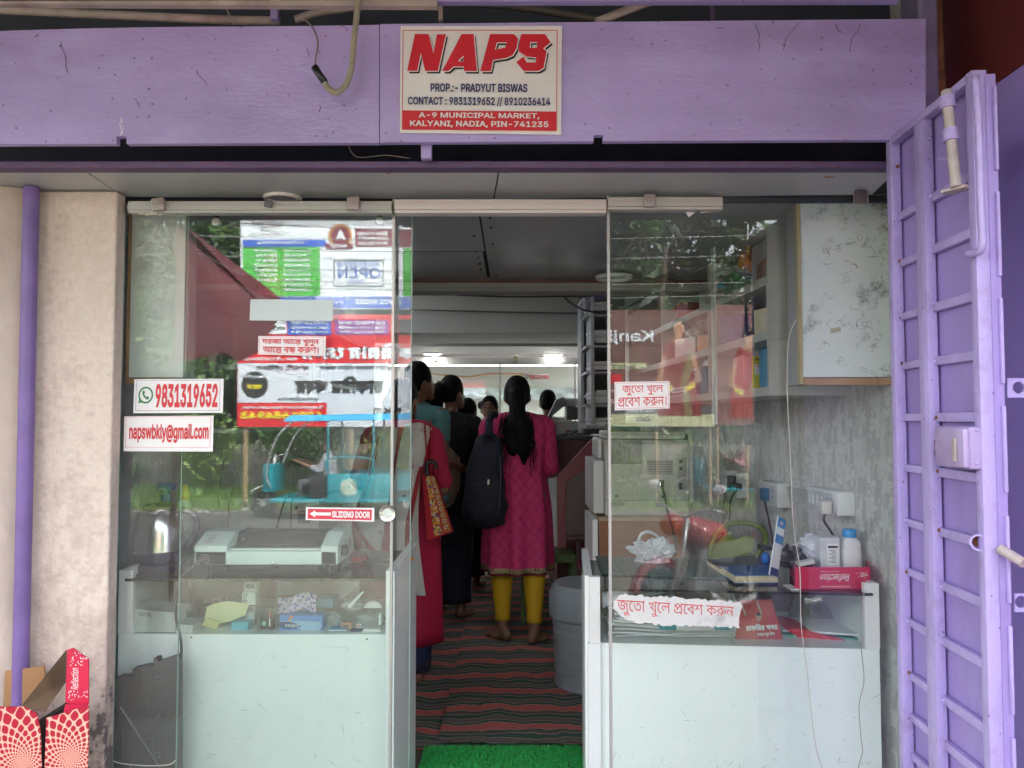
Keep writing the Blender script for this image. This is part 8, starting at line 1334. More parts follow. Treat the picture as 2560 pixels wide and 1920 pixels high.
def diamond(nt,tc,B):
    L=nt.links.new; s=N(nt,'ShaderNodeSeparateXYZ'); L(tc.outputs['Object'],s.inputs[0])
    def m(op,a,b=None):
        n=N(nt,'ShaderNodeMath',operation=op)
        for i,v in enumerate((a,b)):
            if v is None: continue
            if isinstance(v,(int,float)): n.inputs[i].default_value=v
            else: L(v,n.inputs[i])
        return n.outputs[0]
    n=N(nt,'ShaderNodeTexNoise'); n.inputs['Scale'].default_value=8; L(tc.outputs['Object'],n.inputs[0])
    x=m('ADD',m('MULTIPLY',s.outputs[0],50),m('MULTIPLY',n.outputs[0],5)); z=m('ADD',m('MULTIPLY',s.outputs[2],40),m('MULTIPLY',n.outputs['Color'],4))
    k=m('MULTIPLY',m('ABSOLUTE',m('SINE',m('ADD',x,z))),m('ABSOLUTE',m('SINE',m('SUBTRACT',x,z))))
    B.inputs['Roughness'].default_value=.75
    bu=N(nt,'ShaderNodeBump'); bu.inputs['Strength'].default_value=.9; bu.inputs['Distance'].default_value=.02
    n2=N(nt,'ShaderNodeTexNoise'); n2.inputs['Scale'].default_value=11; n2.inputs['Detail'].default_value=3; mp=N(nt,'ShaderNodeMapping'); mp.inputs['Scale'].default_value=(1,1,.35); L(tc.outputs['Object'],mp.inputs[0]); L(mp.outputs[0],n2.inputs[0]); L(n2.outputs[0],bu.inputs['Height']); L(bu.outputs[0],B.inputs['Normal'])
    pk=ramp(nt,k,[(0,(.44,.016,.11)),(.06,(.48,.02,.12)),(.13,(.56,.03,.14)),(1,(.60,.04,.16))])
    v=N(nt,'ShaderNodeTexVoronoi'); v.inputs['Scale'].default_value=42; v.inputs['Randomness'].default_value=.25; L(tc.outputs['Object'],v.inputs['Vector']); gd=ramp(nt,v.outputs['Distance'],[(0,(.10,.03,.03)),(.16,(.60,.45,.24)),(.3,(.12,.04,.04)),(.42,(.55,.42,.24))],True)
    q=m('LESS_THAN',m('ABSOLUTE',m('SUBTRACT',s.outputs[2],.424)),.015); mx=N(nt,'ShaderNodeMix',data_type='RGBA'); L(q,mx.inputs[0]); L(pk,mx.inputs[6]); L(gd,mx.inputs[7]); return mx.outputs[2]
pinkm=ramp_mat('raspberry_kurta',diamond,.75)
# ---- the woman in the raspberry kurta
px_,py_=AX(1293,4.62),4.62
t,k,H,R=person('woman seen from behind in a raspberry pink kurta and yellow leggings, long black ponytail, barefoot',px_,py_,0,1.57,legs=((-.085,-.02),(.10,-.10)),toe=(-48,38),vox=.008,arms=(((-.20,.02,1.0),(-.10,.22,1.02)),((.215,.02,1.0),(.12,.22,1.0))))
cloth('kurta',[(1.345,.06,.055,0,.0),(1.33,.12,.07,0,0),(1.30,.172,.085,0,0),(1.25,.195,.105,0,0),(1.12,.182,.118,0,0),(.98,.165,.115,.0,0),(.84,.185,.14,.0,0),(.62,.20,.155,.0,0),(.40,.205,.165,.0,-.01)],pinkm,t,7,.11,3)
for s in (-1,1): sleeve('sleeve',(s*.17,0,1.27),(s*.205,.02,1.0),(s*.15,.14,.99),(.058,.042),pinkm,t)
yl=M('mustard_leggings',(.62,.36,.008),.75,.08,6,bump=.4,bs=25)
for lx,ly,s in ((-.085,-.02,-1),(.10,-.10,1)):
    pts=[];rr=[]
    for i in range(30):
        f=i/29; z=.50*(1-f)+.115*f; kx=(s*.05+lx*.5); x=kx+(lx-kx)*max(0,(.45-z)/.375); yy=(.03+ly*.5)+(ly-.03-ly*.5)*max(0,(.45-z)/.375)
        r_=.066-.030*max(0,min(1,(f-.15)/.75))**1.0; r_+=.0022*math.sin(i*2.6)*(f>.68); pts.append((x,yy,z)); rr.append(r_+.0085)
    G().tube(pts,rr,18).out('legging',yl,t,local=True,smooth=True)
P,caps,ell=cap_hair(t,k,H,R)
caps+=[(P((0,-.085,.0)),P((0,-.10,-.10)),.055,.05),(P((0,-.10,-.10)),P((.035,-.105,-.22)),.045,.062),(P((0,-.10,-.10)),P((-.03,-.105,-.22)),.045,.062),(P((.035,-.105,-.22)),P((.035,-.12,-.33)),.062,.052),(P((-.03,-.105,-.22)),P((-.02,-.12,-.33)),.062,.048),(P((.03,-.12,-.33)),P((.025,-.12,-.44)),.052,.026),(P((-.02,-.12,-.33)),P((.01,-.12,-.42)),.045,.026),(P((.02,-.12,-.44)),P((.03,-.12,-.51)),.022,.005)]
hh=blend('hair',caps,hairm,t,.008,3,ell)
random.seed(41); g=G()
for q in range(260):
    a=random.uniform(-1,1); z0_=random.uniform(-.1,-.3); p=P((a*.092,-.11+random.uniform(-.03,.0),z0_)); g.tube([p,p+V((a*.02+random.uniform(-.01,.01),-.01,-.09)),p+V((a*.012+random.uniform(-.015,.015),0,-.17-random.uniform(0,.05)))],[.0022,.0016,.0004],3)
g.out('hair_strands',hairm,t,local=True,kind='stuff')
# backpack on her left side
navy_f=M('navy_fabric',(.005,.007,.018),.75,.2,8,bump=.5,bs=30)
bpk=thing('backpack','dark navy backpack hanging at the left side of the woman in the raspberry kurta','backpack',at(1205,1320,4.42))
def ringxy(c,rx,ry,n=26,e=2.8): return [V((c[0]+rx*math.copysign(abs(math.cos(a))**(2/e),math.cos(a)),c[1]+ry*math.copysign(abs(math.sin(a))**(2/e),math.sin(a)),c[2])) for a in [2*math.pi*i/n for i in range(n)]]
R_=[]
for x0_,x1_,y_,d in ((1216,1234,1082,.02),(1192,1248,1094,.05),(1180,1256,1120,.08),(1172,1259,1150,.085),(1166,1258,1180,.10),(1163,1263,1210,.095),(1158,1262,1240,.11),(1156,1268,1265,.105),(1158,1262,1290,.10),(1170,1264,1312,.08),(1196,1228,1322,.03)):
    a=at(x0_,y_,4.40); b=at(x1_,y_,4.40); R_.append(ringxy(((a.x+b.x)/2,4.42,a.z),(b.x-a.x)/2,d))
R_=[[p+V((.012*noise.noise(p*9),.02*noise.noise(p*11+V((5,0,0))),.008*noise.noise(p*14))) for p in r_] for r_ in R_]; G().loft(R_).out('main_bag',navy_f,bpk,smooth=True)
G().prism([at(1178,1205,4.315),at(1250,1200,4.315),at(1254,1296,4.32),at(1184,1300,4.32)],(0,.05,0),.012).out('front_pocket',navy_f,bpk,smooth='auto')
G().tube(smoothpts([at(1225,1092,4.36),at(1222,1060,4.38),at(1228,1040,4.45),at(1238,1036,4.55)],4),[.022]*13,10).out('shoulder_strap',navy_f,bpk,smooth=True)
G().tube(smoothpts([at(1250,1140,4.31),at(1252,1200,4.30),at(1248,1270,4.305)],4),.002,5).out('zip',M('zip_grey',(.10,.10,.11),.4),bpk)
G().obox(at(1221,1205,4.305),(.012,.006,.03),rot('Y',4),.002).out('zip_pull',M('silver_pull',(.5,.48,.42),.3,metal=.5),bpk)
G().prism([at(1253,1245,4.36),at(1264,1250,4.36),at(1263,1290,4.36),at(1250,1292,4.36)],(0,.01,0)).out('label_tab',navy_f,bpk)
# ---- the woman in the crimson kurta, half behind the glass
crim=M('crimson_kurta',(.42,.008,.055),.75,.1,5,bump=.5,bs=14,stretch=(1,1,.3)); wdp=M('white_dupatta',(.60,.58,.55),.85,.05,8,bump=.4,bs=25)
qx,qy=AX(1003,3.92),3.95
t,k,H,R=person('woman in a long crimson kurta with a white dupatta at the doorway left edge',qx,qy,-14,1.52,legs=((-.08,.0),(.115,-.06)),toe=(-20,-30),arms=(((-.21,0,1.0),(-.1,.2,1.0)),((.24,-.02,1.0),(.12,.2,.97))),turn=-15)
cloth('kurta',[(1.30,.06,.055,0,.0),(1.29,.12,.07,0,0),(1.26,.17,.085,0,0),(1.20,.19,.108,0,0),(1.06,.18,.12,0,0),(.9,.185,.13,0,0),(.7,.20,.15,.0,0),(.45,.21,.16,.0,0),(.19,.20,.165,.02,0)],crim,t,6,.035,8)
for s in (-1,1): sleeve('sleeve',(s*.160,0,1.22),(s*.225,-.02,.99),(s*.14,.13,.95),(.058,.045),crim,t)
npant=M('navy_trousers',(.012,.025,.085),.8,.1)
for lx,ly in ((-.08,0),(.115,-.06)):
    cloth('trouser_leg',[(.45,.085,.085,lx*.8,.0),(.28,.075,.08,lx,ly*.6),(.13,.065,.07,lx,ly),(.062,.060,.068,lx,ly)],npant,t,8,.05,2)
    def emb(nt,tc,B):
        L=nt.links.new; v=N(nt,'ShaderNodeTexVoronoi'); v.inputs['Scale'].default_value=75; v.inputs['Randomness'].default_value=.4; L(tc.outputs['Object'],v.inputs['Vector']); return ramp(nt,v.outputs['Distance'],[(0,(.5,.42,.3)),(.22,(.012,.015,.04))],True)
    cloth('embroidered_cuff',[(.115,.067,.073,lx,ly),(.09,.066,.073,lx,ly),(.066,.063,.071,lx,ly)],ramp_mat('embroidered_cuff',emb,.7),t,8,.01,2)
P,caps,ell=cap_hair(t,k,H,R); ell.append((P((0,-.11,-.02)),(.05,.04,.05))); blend('hair',caps,hairm,t,.009,3,ell)
def drape(name,rows,mat,par,th=.004):
    R=[[at(*p) for p in r] for r in rows]; g=G(); m=len(R[0])
    R=[smoothpts(r,3) for r in R]; n=len(R[0]); C=[smoothpts([r[i] for r in R],4) for i in range(n)]; m=len(C[0])
    f=[[C[i][j]+V((0,.006*math.sin(i*1.9+j*.15),0)) for i in range(n)] for j in range(m)]
    g.loft(f,caps=False,closed=False); o=g.out(name,mat,par,smooth=True); return o
DPt=drape('dupatta',[[(1012,1062,3.84),(1050,1056,3.78),(1080,1070,3.80)],[(1000,1110,3.78),(1040,1105,3.74),(1068,1115,3.77)],[(985,1200,3.76),(1020,1205,3.73),(1050,1208,3.76)],[(978,1320,3.76),(1010,1325,3.73),(1046,1330,3.76)],[(984,1420,3.77),(1020,1425,3.74),(1056,1430,3.77)],[(1020,1486,3.78),(1042,1488,3.76),(1064,1490,3.78)]],wdp,t)
drape('dupatta_end',[[(940,1070,3.83),(965,1064,3.80),(995,1070,3.83)],[(925,1150,3.78),(955,1145,3.76),(985,1155,3.78)],[(895,1280,3.78),(930,1285,3.75),(965,1290,3.78)],[(885,1380,3.78),(915,1378,3.75),(950,1385,3.78)]],wdp,t)
rib=M('maroon_ribbon',(.30,.01,.02),.5)
drape('ribbon_border',[[(1047,1165,3.745),(1051,1166,3.745),(1056,1166,3.745)],[(1030,1240,3.725),(1036,1241,3.725),(1042,1242,3.725)],[(1014,1310,3.725),(1021,1311,3.725),(1028,1312,3.725)],[(1012,1370,3.735),(1018,1370,3.735),(1023,1370,3.735)]],rib,t)
drape('ribbon_border',[[(945,1090,3.80),(949,1090,3.80),(953,1090,3.80)],[(915,1200,3.745),(920,1201,3.745),(925,1202,3.745)],[(880,1300,3.745),(886,1302,3.745),(892,1304,3.745)],[(884,1375,3.75),(915,1372,3.75),(948,1388,3.75)]],rib,t)
random.seed(12); mot=M('maroon_motif',(.25,.01,.03),.7)
for cx_,cy__,w_ in ((1056,1076,12),(1030,1165,9),(918,1250,12),(950,1330,9),(1010,1240,6)):
    g=G()
    for q in range(26):
        a=at(cx_+random.gauss(0,w_*.45),cy__+random.gauss(0,w_*.3),3.722 if cx_>1000 else 3.735); g.ell(a,(.0022,.001,.0016),5,4)
    g.out('motif',mot,t,kind='stuff')
# embroidered tote
tote=thing('tote_bag','red embroidered tote bag with orange and white stitched bands hanging from the crimson kurta woman','bag',at(1090,1350,3.80))
TQ=Q(at(1055,1186,3.70),at(1086,1188,3.70),at(1132,1330,3.70),at(1068,1352,3.70))
sheet(TQ,'bag_side',M('red_felt',(.36,.01,.02),.85),.05,tote)
def stitch(nt,tc,B):
    L=nt.links.new; v=N(nt,'ShaderNodeTexVoronoi'); v.inputs['Scale'].default_value=120; v.inputs['Randomness'].default_value=.35; L(tc.outputs['Object'],v.inputs['Vector']); s=N(nt,'ShaderNodeSeparateColor'); L(v.outputs['Color'],s.inputs[0])
    return ramp(nt,s.outputs[0],[(0,(.60,.20,.02)),(.22,(.60,.50,.35)),(.4,(.30,.01,.02)),(.6,(.06,.03,.16)),(.72,(.55,.30,.04)),(.86,(.32,.35,.06))],True)
stm=ramp_mat('stitched_print',stitch,.8)
TQ.rect(tote,'stitched_band',.30,.02,.62,.97,stm,.002); TQ.rect(tote,'stitched_band',.68,.02,.97,.97,M('stitch_base',(.40,.12,.03),.8,.7,90),.002)
g=G(); 
for k_ in range(9):
    v=.08+k_*.1; c_=TQ.p(.80,v,.004); col=[(math.cos(a),math.sin(a)) for a in [i*math.pi/4 for i in range(8)]]
    for a,b in col: g.ell(c_+V((a*.006,0,b*.008)),(.003,.0015,.003),5,4)
g.out('embroidered_petals',M('petal_cream',(.6,.5,.28),.7),tote,kind='stuff')
for k_ in range(9): G().ell(TQ.p(.80,.08+k_*.1,.005),(.0035,.002,.0035),8,5).out('mirror_stud',M('mirror_blue',(.08,.1,.3),.2),tote)
g=G()
for k_ in range(12):
    for s in (-1,1):
        for u_ in (.4,.52):
            c_=TQ.p(u_,.06+k_*.078,.004); g.obox(c_,(.009,.001,.0022),rot('Y',45*s))
g.out('cross_stitch',M('orange_stitch',(.65,.28,.03),.7),tote,kind='stuff')
for dx_ in (0,12): G().tube(smoothpts([at(1064+dx_,1188,3.71),at(1066+dx_,1120,3.70),at(1062+dx_*1.1,1070,3.73),at(1066+dx_,1052,3.82)],4),.0042,6).out('strap',M('red_felt',(.36,.01,.02)),tote,smooth=True)
G().tube(smoothpts([at(1068,1190,3.69),at(1066,1165,3.69),at(1070,1156,3.69),at(1082,1154,3.69),at(1090,1162,3.69),at(1089,1172,3.69)],4),[.0105]*21,9).out('umbrella',M('ribbed_black',(.012,.012,.014),.4,bump=.5,bs=60),smooth=True,label='black crook umbrella handle sticking out of the embroidered tote',cat='umbrella')
# ---- the others in the queue
def simple(label,px,Y,top,rz,topm,legm,hairf,turn=0,len_=.62,sleeves=(.062,.05),arms=None,sl_to=.5,neck=True,tilt=0,skinm=skin,z=.028):
    h=(at(px,top,Y).z-z)*1.0; x=AX(px,Y); kw={} if arms is None else {'arms':arms}
    t,k,H,R=person(label,x,Y,rz,h*1.0,z,turn=turn,tilt=tilt,vox=.011,skinm=skinm,**kw); K=lambda L_:[tuple(v*k for v in r) for r in L_]
    cloth('top',K([(1.345,.058,.05,0,.0),(1.33,.12,.07,0,0),(1.30,.20,.085,0,0),(1.24,.215,.108,0,0),(1.1,.19,.12,0,0),(.96,.165,.12,0,0),(len_+.12,.20,.15,0,0),(len_,.205,.155,0,0)]),topm,t,7,.03,px)
    A=arms or (((-.21,-.03,1.02),(-.15,.20,.98)),((.21,-.03,1.02),(.15,.20,.98)))
    for s,(el,ha) in zip((-1,1),A):
        e=V(el)*k; a=V((s*.17,0,1.275))*k; w_=V(ha)*k
        if sl_to<1: sleeve('sleeve',a,(a*.5+e*.5),a+(e-a)*sl_to*1.2,sleeves,topm,t)
        else: sleeve('sleeve',a,e,e+(w_-e)*.7,sleeves,topm,t)
    cloth('trousers',K([(.9,.14,.12,0,0),(.7,.16,.13,0,0),(.3,.15,.12,0,0),(.1,.15,.12,0,0)]),legm,t,9,.04,1)
    P,caps,ell=cap_hair(t,k,H,R); hairf(P,caps,ell,k); blend('hair',caps,hairm,t,.010,3,ell); return t,k,H,R,P
dkblue=M('dark_blue_cloth',(.010,.014,.035),.85,.3,20); blk=M('black_tshirt',(.008,.008,.010),.85,.1)
def bun(P,caps,ell,k): ell.append((P((-.01,-.115,.01)),(.055*k,.05*k,.055*k))); 
def short(P,caps,ell,k): pass
t,k,H,R,P=simple('woman in a black T-shirt with her hair in a bun, left of the raspberry kurta',1126,5.15,934,-25,blk,dkblue,bun,turn=-20,len_=.70,sl_to=.75,arms=(((-.22,0,1.0),(-.12,.22,1.05)),((.235,.03,1.02),(.10,.25,1.06))))
G().obox(P((.0,-.10,.06)),(.05,.02,.03)).out('hair_clip',M('clip_grey',(.12,.12,.12),.3),t,local=True)
sbm=ramp_mat('striped_canvas',lambda nt,tc,B:(lambda s,w_:(nt.links.new(tc.outputs['Object'],w_.inputs[0]),ramp(nt,w_.outputs[0],[(0,(.38,.33,.25)),(.45,(.10,.14,.17)),(.6,(.36,.31,.24)),(.75,(.22,.04,.03)),(.85,(.36,.31,.24))],True))[1])(None,N(nt,'ShaderNodeTexWave',bands_direction='X')),.85)
for n_ in sbm.node_tree.nodes:
    if n_.type=='TEX_WAVE': n_.inputs['Scale'].default_value=9
sb_=thing('shoulder_bag','beige shoulder bag with blue and red stripes hanging from the black T-shirt woman','bag',at(1120,1265,4.9))
R_=[]
for x0_,x1_,y_,d in ((1102,1120,1112,.02),(1100,1150,1145,.06),(1098,1152,1190,.08),(1096,1148,1225,.09),(1100,1134,1258,.07),(1104,1122,1268,.03)):
    a=at(x0_,y_,4.88);b=at(x1_,y_,4.88); R_.append(ringxy(((a.x+b.x)/2,4.88,a.z),(b.x-a.x)/2,d,26,2.2))
G().loft(R_).out('bag_body',sbm,sb_,smooth=True)
G().tube(smoothpts([at(1104,1120,4.83),at(1096,1085,4.90),at(1106,1045,4.96),at(1128,1022,5.08)],5),[.012]*16,6).out('strap',M('beige_strap',(.32,.28,.20),.8),sb_,smooth=True)
t,k,H,R,P=simple('man in a teal shirt with short black hair standing behind the crimson kurta',1040,4.62,899,-30,M('teal_shirt',(.09,.24,.24),.8,.06),blk,short,turn=-25,len_=.78)
G().ell(V(H)+V((0,-.0,-.15)),(.075,.07,.03),16,8).out('collar',M('teal_shirt',(.09,.24,.24)),t,local=True)
simple('person with long dark hair bent forward behind the teal-shirted man',1083,5.75,962,10,M('olive_kurta',(.10,.09,.03),.8,.3,20),dkblue,short,turn=10)
simple('dark-haired person half hidden between the black T-shirt and the patterned kurta',1168,6.05,992,-15,M('speckled_black',(.04,.035,.03),.8,.6,60),dkblue,bun,turn=-10)
def patt(nt,tc,B):
    L=nt.links.new; v=N(nt,'ShaderNodeTexVoronoi'); v.inputs['Scale'].default_value=70; L(tc.outputs['Object'],v.inputs['Vector']); return ramp(nt,v.outputs['Distance'],[(0,(.12,.02,.02)),(.3,(.14,.03,.03)),(.36,(.45,.33,.25))],True)
def claw(P,caps,ell,k): ell.append((P((.085,-.05,.03)),(.035*k,.035*k,.04*k)))
t,k,H,R,P=simple('young woman in a brown patterned kurta facing the street, looking down',1226,6.6,984,172,ramp_mat('patterned_kurta',patt,.8),dkblue,claw,turn=0,tilt=.6,skinm=M('lit_brown_skin',(.30,.16,.10),.5,.05))
bmk=M('brow_black',(.01,.008,.008),.6)
for s in (-1,1):
    G().tube([P((s*.045,.083,.028)),P((s*.03,.089,.034)),P((s*.014,.092,.029))],[.002,.004,.003],6).out('eyebrow',bmk,t,local=True)
    G().ell(P((s*.03,.083,.006)),(.013,.006,.004),10,6).out('eye',bmk,t,local=True)
G().ell(P((0,.099,-.062)),(.017,.006,.006),10,6).out('lips',M('lip_brown',(.25,.06,.05),.5),t,local=True)
simple('person with black hair behind the tilted monitor at the desk, only the head showing',1370,7.0,972,0,M('striped_shirt',(.3,.3,.3),.8,.3,40),dkblue,short,turn=0)
# ================================================================ THE PURPLE GATE LEAF
A0=V((.978,1.93,0)); A1=V((.960,1.53,0)); gu=(A1-A0); gL=gu.length; gu.normalize(); gn=V((-1,0,0)); gn=(gn-gu*gn.dot(gu)).normalized()   # gn faces the doorway
zT=AZ(352,1.93); zB=-.2
gt=thing('gate','tall purple steel gate leaf swung open beside the shopfront, with a lock box','gate',tuple(A0+V((0,0,zB))))
def gb_(u0,u1,z0,z1,d0,d1,name,m=gatep,bev=.0015,par=None):
    lo=[A0+gu*u0+gn*d0,A0+gu*u1+gn*d0,A0+gu*u1+gn*d1,A0+gu*u0+gn*d1]
    return G().hexa([V((p.x,p.y,z0)) for p in lo],[V((p.x,p.y,z1)) for p in lo],bev).out(name,m,par or gt,smooth='auto')
def gU(px):   # distance along the gate at a horizontal pixel
    r=ray(px,1047); t=(A0.x*gu.y-A0.y*gu.x)/(r.x*gu.y-r.y*gu.x); return (V((r.x*t,r.y*t,0))-A0).dot(gu)
def gz(px,py): r=ray(px,py); t=(A0.x*gu.y-A0.y*gu.x)/(r.x*gu.y-r.y*gu.x); return (EYE+r*t).z
u1,u2,u3,u4,u5=gU(2252),gU(2285),gU(2326),gU(2352),gU(2484)
gb_(0,.026,zB,zT,0,.024,'stile'); gb_(gU(2325),gU(2350),zB,zT,0,.022,'stile'); gb_(gL-.024,gL,zB,zT,-.004,.026,'stile')
gb_(.030,gL-.029,zT-.018,zT,0,.024,'top_rail')
gb_(.008,gL-.004,zB+.01,zT-.01,-.010,-.006,'sheet',gatesheet,0)
for z in [1.33+v*.893 for v in (.566,.433,.284,.147,.004,-.135,-.284,-.418,-.555,-.70,-.81,-.914,-1.04,-1.17,-1.30)]:
    gb_(.0305,gU(2325)-.0005,z-.009,z+.009,-.004,.010,'rail'); gb_(gU(2350)+.0005,gL-.0285,z-.010,z+.010,-.004,.010,'rail')
random.seed(13)
for z in [1.33+v*.893 for v in (.713,.566,.433,.284,.147,.004,-.135,-.284,-.418,-.555,-.70)]:
    for u in (.032,gU(2353),gL-.03): G().ell(A0+gu*u+gn*.010+V((0,0,z+random.uniform(-.01,.01))),(.004,.004,.005),7,5).out('weld',random.choice((gatep,gatep,rust)),gt)
# slots cut look: back return of the right stile
for k in range(9):
    z=1.33+.67-k*.215; gb_(gL+.002,gL+.010,z-.17,z,-.018,-.012,'return_flange',gatep,.001); 
gb_(gL+.0005,gL+.002,zB,zT-.01,-.02,.0,'return_web',gatesheet,0)
# vertical drop bolt in clamps at the top
def gp_(px,py,d): r=ray(px,py); B_=A0+gn*d; t=(B_.x*gu.y-B_.y*gu.x)/(r.x*gu.y-r.y*gu.x); return EYE+r*t
rod=M('rusty_white_rod',(.50,.42,.40),.5,.2,20,dirt=.8,dcol=(.25,.10,.05),ds=25,bump=.3)
bo=thing('drop_bolt','pale rust-stained drop bolt in two collars near the top of the gate','bolt',tuple(gp_(2390,470,.045)))
G().cyl(gp_(2366,228,.05),gp_(2390,468,.05),.0105,.0105,14).out('rod',rod,bo,smooth='auto')
for py in (256,338): G().cyl(gp_(2366+(py-228)*.1-1,py-15,.05),gp_(2366+(py-228)*.1+1,py+15,.05),.0155,.0155,16).out('collar',gatep,bo,smooth='auto')
G().obox(gp_(2392,474,.04),(.05,.03,.006),rot('Z',-60)).out('stop_plate',rod,bo)
G().tube([gp_(2346,398,.052),gp_(2372,396,.052)],.003,6).out('bolt_pin',gatep,bo)
G().tube(smoothpts([gp_(2438,190,.035),gp_(2446,300,.035),gp_(2452,500,.035),gp_(2456,610,.035),gp_(2440,632,.035),gp_(2418,634,.038)],6),.0075,8).out('hooked_rod',gatep,smooth=True,label='bent purple rod hooked at its lower end on the upper gate',cat='rod')
# lock box
lk=thing('lock_box','purple rim lock with rusty bolts welded on the gate at mid height','lock',tuple(gp_(2440,1175,.03)))
ua,ub=gU(2392),gU(2484); z0,z1=gz(2430,1168),gz(2430,1066)
lo=[A0+gu*ua+gn*.014,A0+gu*ub+gn*.014,A0+gu*ub+gn*.05,A0+gu*ua+gn*.05]
G().hexa([V((p.x,p.y,z0)) for p in lo],[V((p.x,p.y,z1)) for p in lo],.006).out('case',M('lock_paint',(.45,.34,.60),.4,.08,8,dirt=.35,dcol=(.28,.11,.08),ds=14,bump=.2),lk,smooth='auto')
uc=gU(2452); lo=[A0+gu*uc+gn*.0505,A0+gu*(ub+.004)+gn*.0505,A0+gu*(ub+.004)+gn*.062,A0+gu*uc+gn*.062]
G().hexa([V((p.x,p.y,z0+.004)) for p in lo],[V((p.x,p.y,z1-.004)) for p in lo],.003).out('cover_plate',M('lock_paint2',(.48,.38,.62),.4,.1,9,dirt=.3,dcol=(.3,.12,.08),ds=18),lk,smooth='auto')
for py in (1100,1124): 
    z=gz(2390,py+8); lo=[A0+gu*(ua-.03)+gn*.02,A0+gu*(ua-.0005)+gn*.02,A0+gu*(ua-.0005)+gn*.035,A0+gu*(ua-.03)+gn*.035]
    G().hexa([V((p.x,p.y,z-.007)) for p in lo],[V((p.x,p.y,z+.007)) for p in lo],.001).out('latch_bolt',rust,lk)
for a,b in ((2396,1078),(2440,1076),(2396,1156),(2442,1158),(2397,1115)): G().ell(gp_(a,b,.051),(.004,.005,.004),8,6).out('rivet',gatep,lk)
zc=(z0+z1)/2; uk=gU(2462); lo=[A0+gu*uk+gn*.0625,A0+gu*(uk+.012)+gn*.0625,A0+gu*(uk+.012)+gn*.068,A0+gu*uk+gn*.068]
G().hexa([V((p.x,p.y,zc-.028)) for p in lo],[V((p.x,p.y,zc+.02)) for p in lo],.001).out('slide',rod,lk)
# latch tabs sticking out to the right
def tab(px0,px1,py0,py1,hole,label):
    Y=1.53; a=at(px0,py0,Y); b=at(px1,py1,Y); c=at(*hole,Y); n=20; g=G(); r_=.012
    outer=[V((a.x,Y,b.z)),V((b.x-.0,Y,b.z)),V((b.x,Y,a.z)),V((a.x,Y,a.z))]
    P=[outer,[V((c.x+r_*math.cos(2*math.pi*k/n),Y,c.z+r_*math.sin(2*math.pi*k/n))) for k in range(n)][::-1]]
    tr=mathutils.geometry.tessellate_polygon(P); fl=[p for h in P for p in h]; f_=[g.bm.verts.new(p) for p in fl]; b_=[g.bm.verts.new(p+V((0,.006,0))) for p in fl]
    for t in tr: g.bm.faces.new([f_[i] for i in t]); g.bm.faces.new([b_[i] for i in t][::-1])
    k0=0
    for h in P:
        for i in range(len(h)): g.bm.faces.new((f_[k0+i],f_[k0+(i+1)%len(h)],b_[k0+(i+1)%len(h)],b_[k0+i]))
        k0+=len(h)
    g.out('latch_tab',gatep,label=label,cat='latch')
tab(2518,2600,945,994,(2547,969),'purple steel latch tab with a hole, middle right of the gate')
tab(2536,2600,1484,1530,(2553,1505),'lower purple latch tab with a hole at the gate edge')
# pipe sockets
sk=thing('bolt_socket','short purple pipe socket jutting from the gate below the lock','pipe socket',tuple(gp_(2440,1360,.05)))
a=gp_(2425,1356,.03); b=gp_(2460,1362,.075)
ax=(V((-.55,-.83,-.03))).normalized(); c=gp_(2448,1357,.03)
rr=[];n=20;u_=ax.orthogonal().normalized(); v_=ax.cross(u_)
for d,r_ in ((-.05,.017),(.0,.017),(.0,.013),(-.05,.013)): rr.append([c+ax*d+(u_*math.cos(2*math.pi*k/n)+v_*math.sin(2*math.pi*k/n))*r_ for k in range(n)])
G().loft(rr+[rr[0]],caps=False).out('tube',gatep,sk,smooth='auto'); G().cyl(c-ax*.048,c-ax*.02,.0129,.0129,16).out('rusty_core',rust,sk)
G().cyl(gp_(2500,1372,.0),gp_(2560,1408,-.02),.010,.010,12).out('hinge_pin',rod,smooth='auto',label='short pale hinge pin at the right edge of the gate',cat='hinge')
# ================================================================ CARDBOARD BOX AT THE LEFT
kr=M('kraft_card',(.36,.19,.085),.8,.12,6,dirt=.3,dcol=(.12,.08,.05),ds=8); 
def burst(nt,tc,B):
    L=nt.links.new; s=N(nt,'ShaderNodeSeparateXYZ'); mp=N(nt,'ShaderNodeMapping'); L(tc.outputs['UV'],s.inputs[0])
    def m(op,a,b=None,c=None):
        n=N(nt,'ShaderNodeMath',operation=op)
        for i,v in enumerate((a,b,c)):
            if v is None: continue
            if isinstance(v,(int,float)): n.inputs[i].default_value=v
            else: L(v,n.inputs[i])
        return n.outputs[0]
    x,y=s.outputs[0],s.outputs[1]
    r=m('SQRT',m('ADD',m('MULTIPLY',x,x),m('MULTIPLY',y,y))); a=m('ARCTAN2',y,x); lr_=m('LOGARITHM',m('MAXIMUM',r,.02),2.718)
    u=m('ADD',m('MULTIPLY',a,12.0),m('MULTIPLY',lr_,8.5)); v=m('SUBTRACT',m('MULTIPLY',a,9.0),m('MULTIPLY',lr_,8.5))
    k=m('MULTIPLY',m('SINE',u),m('SINE',v)); k2=m('ABSOLUTE',k)
    t=m('MULTIPLY_ADD',r,.38,m('SUBTRACT',m('ABSOLUTE',m('SINE',m('MULTIPLY',u,.9))),.0))
    kk=m('MULTIPLY',m('ABSOLUTE',m('SINE',u)),m('ABSOLUTE',m('SINE',v)))
    w_=m('ADD',kk,m('MULTIPLY',r,.30))
    return ramp(nt,w_,[(0,(.80,.45,.34)),(.50,(.42,.008,.035))],True)
bm_=ramp_mat('burst_print',burst,.4)
bxx=thing('cardboard_box','open cardboard box with crimson sunburst print standing at the left pillar','box',tuple(at(110,1960,2.0)))
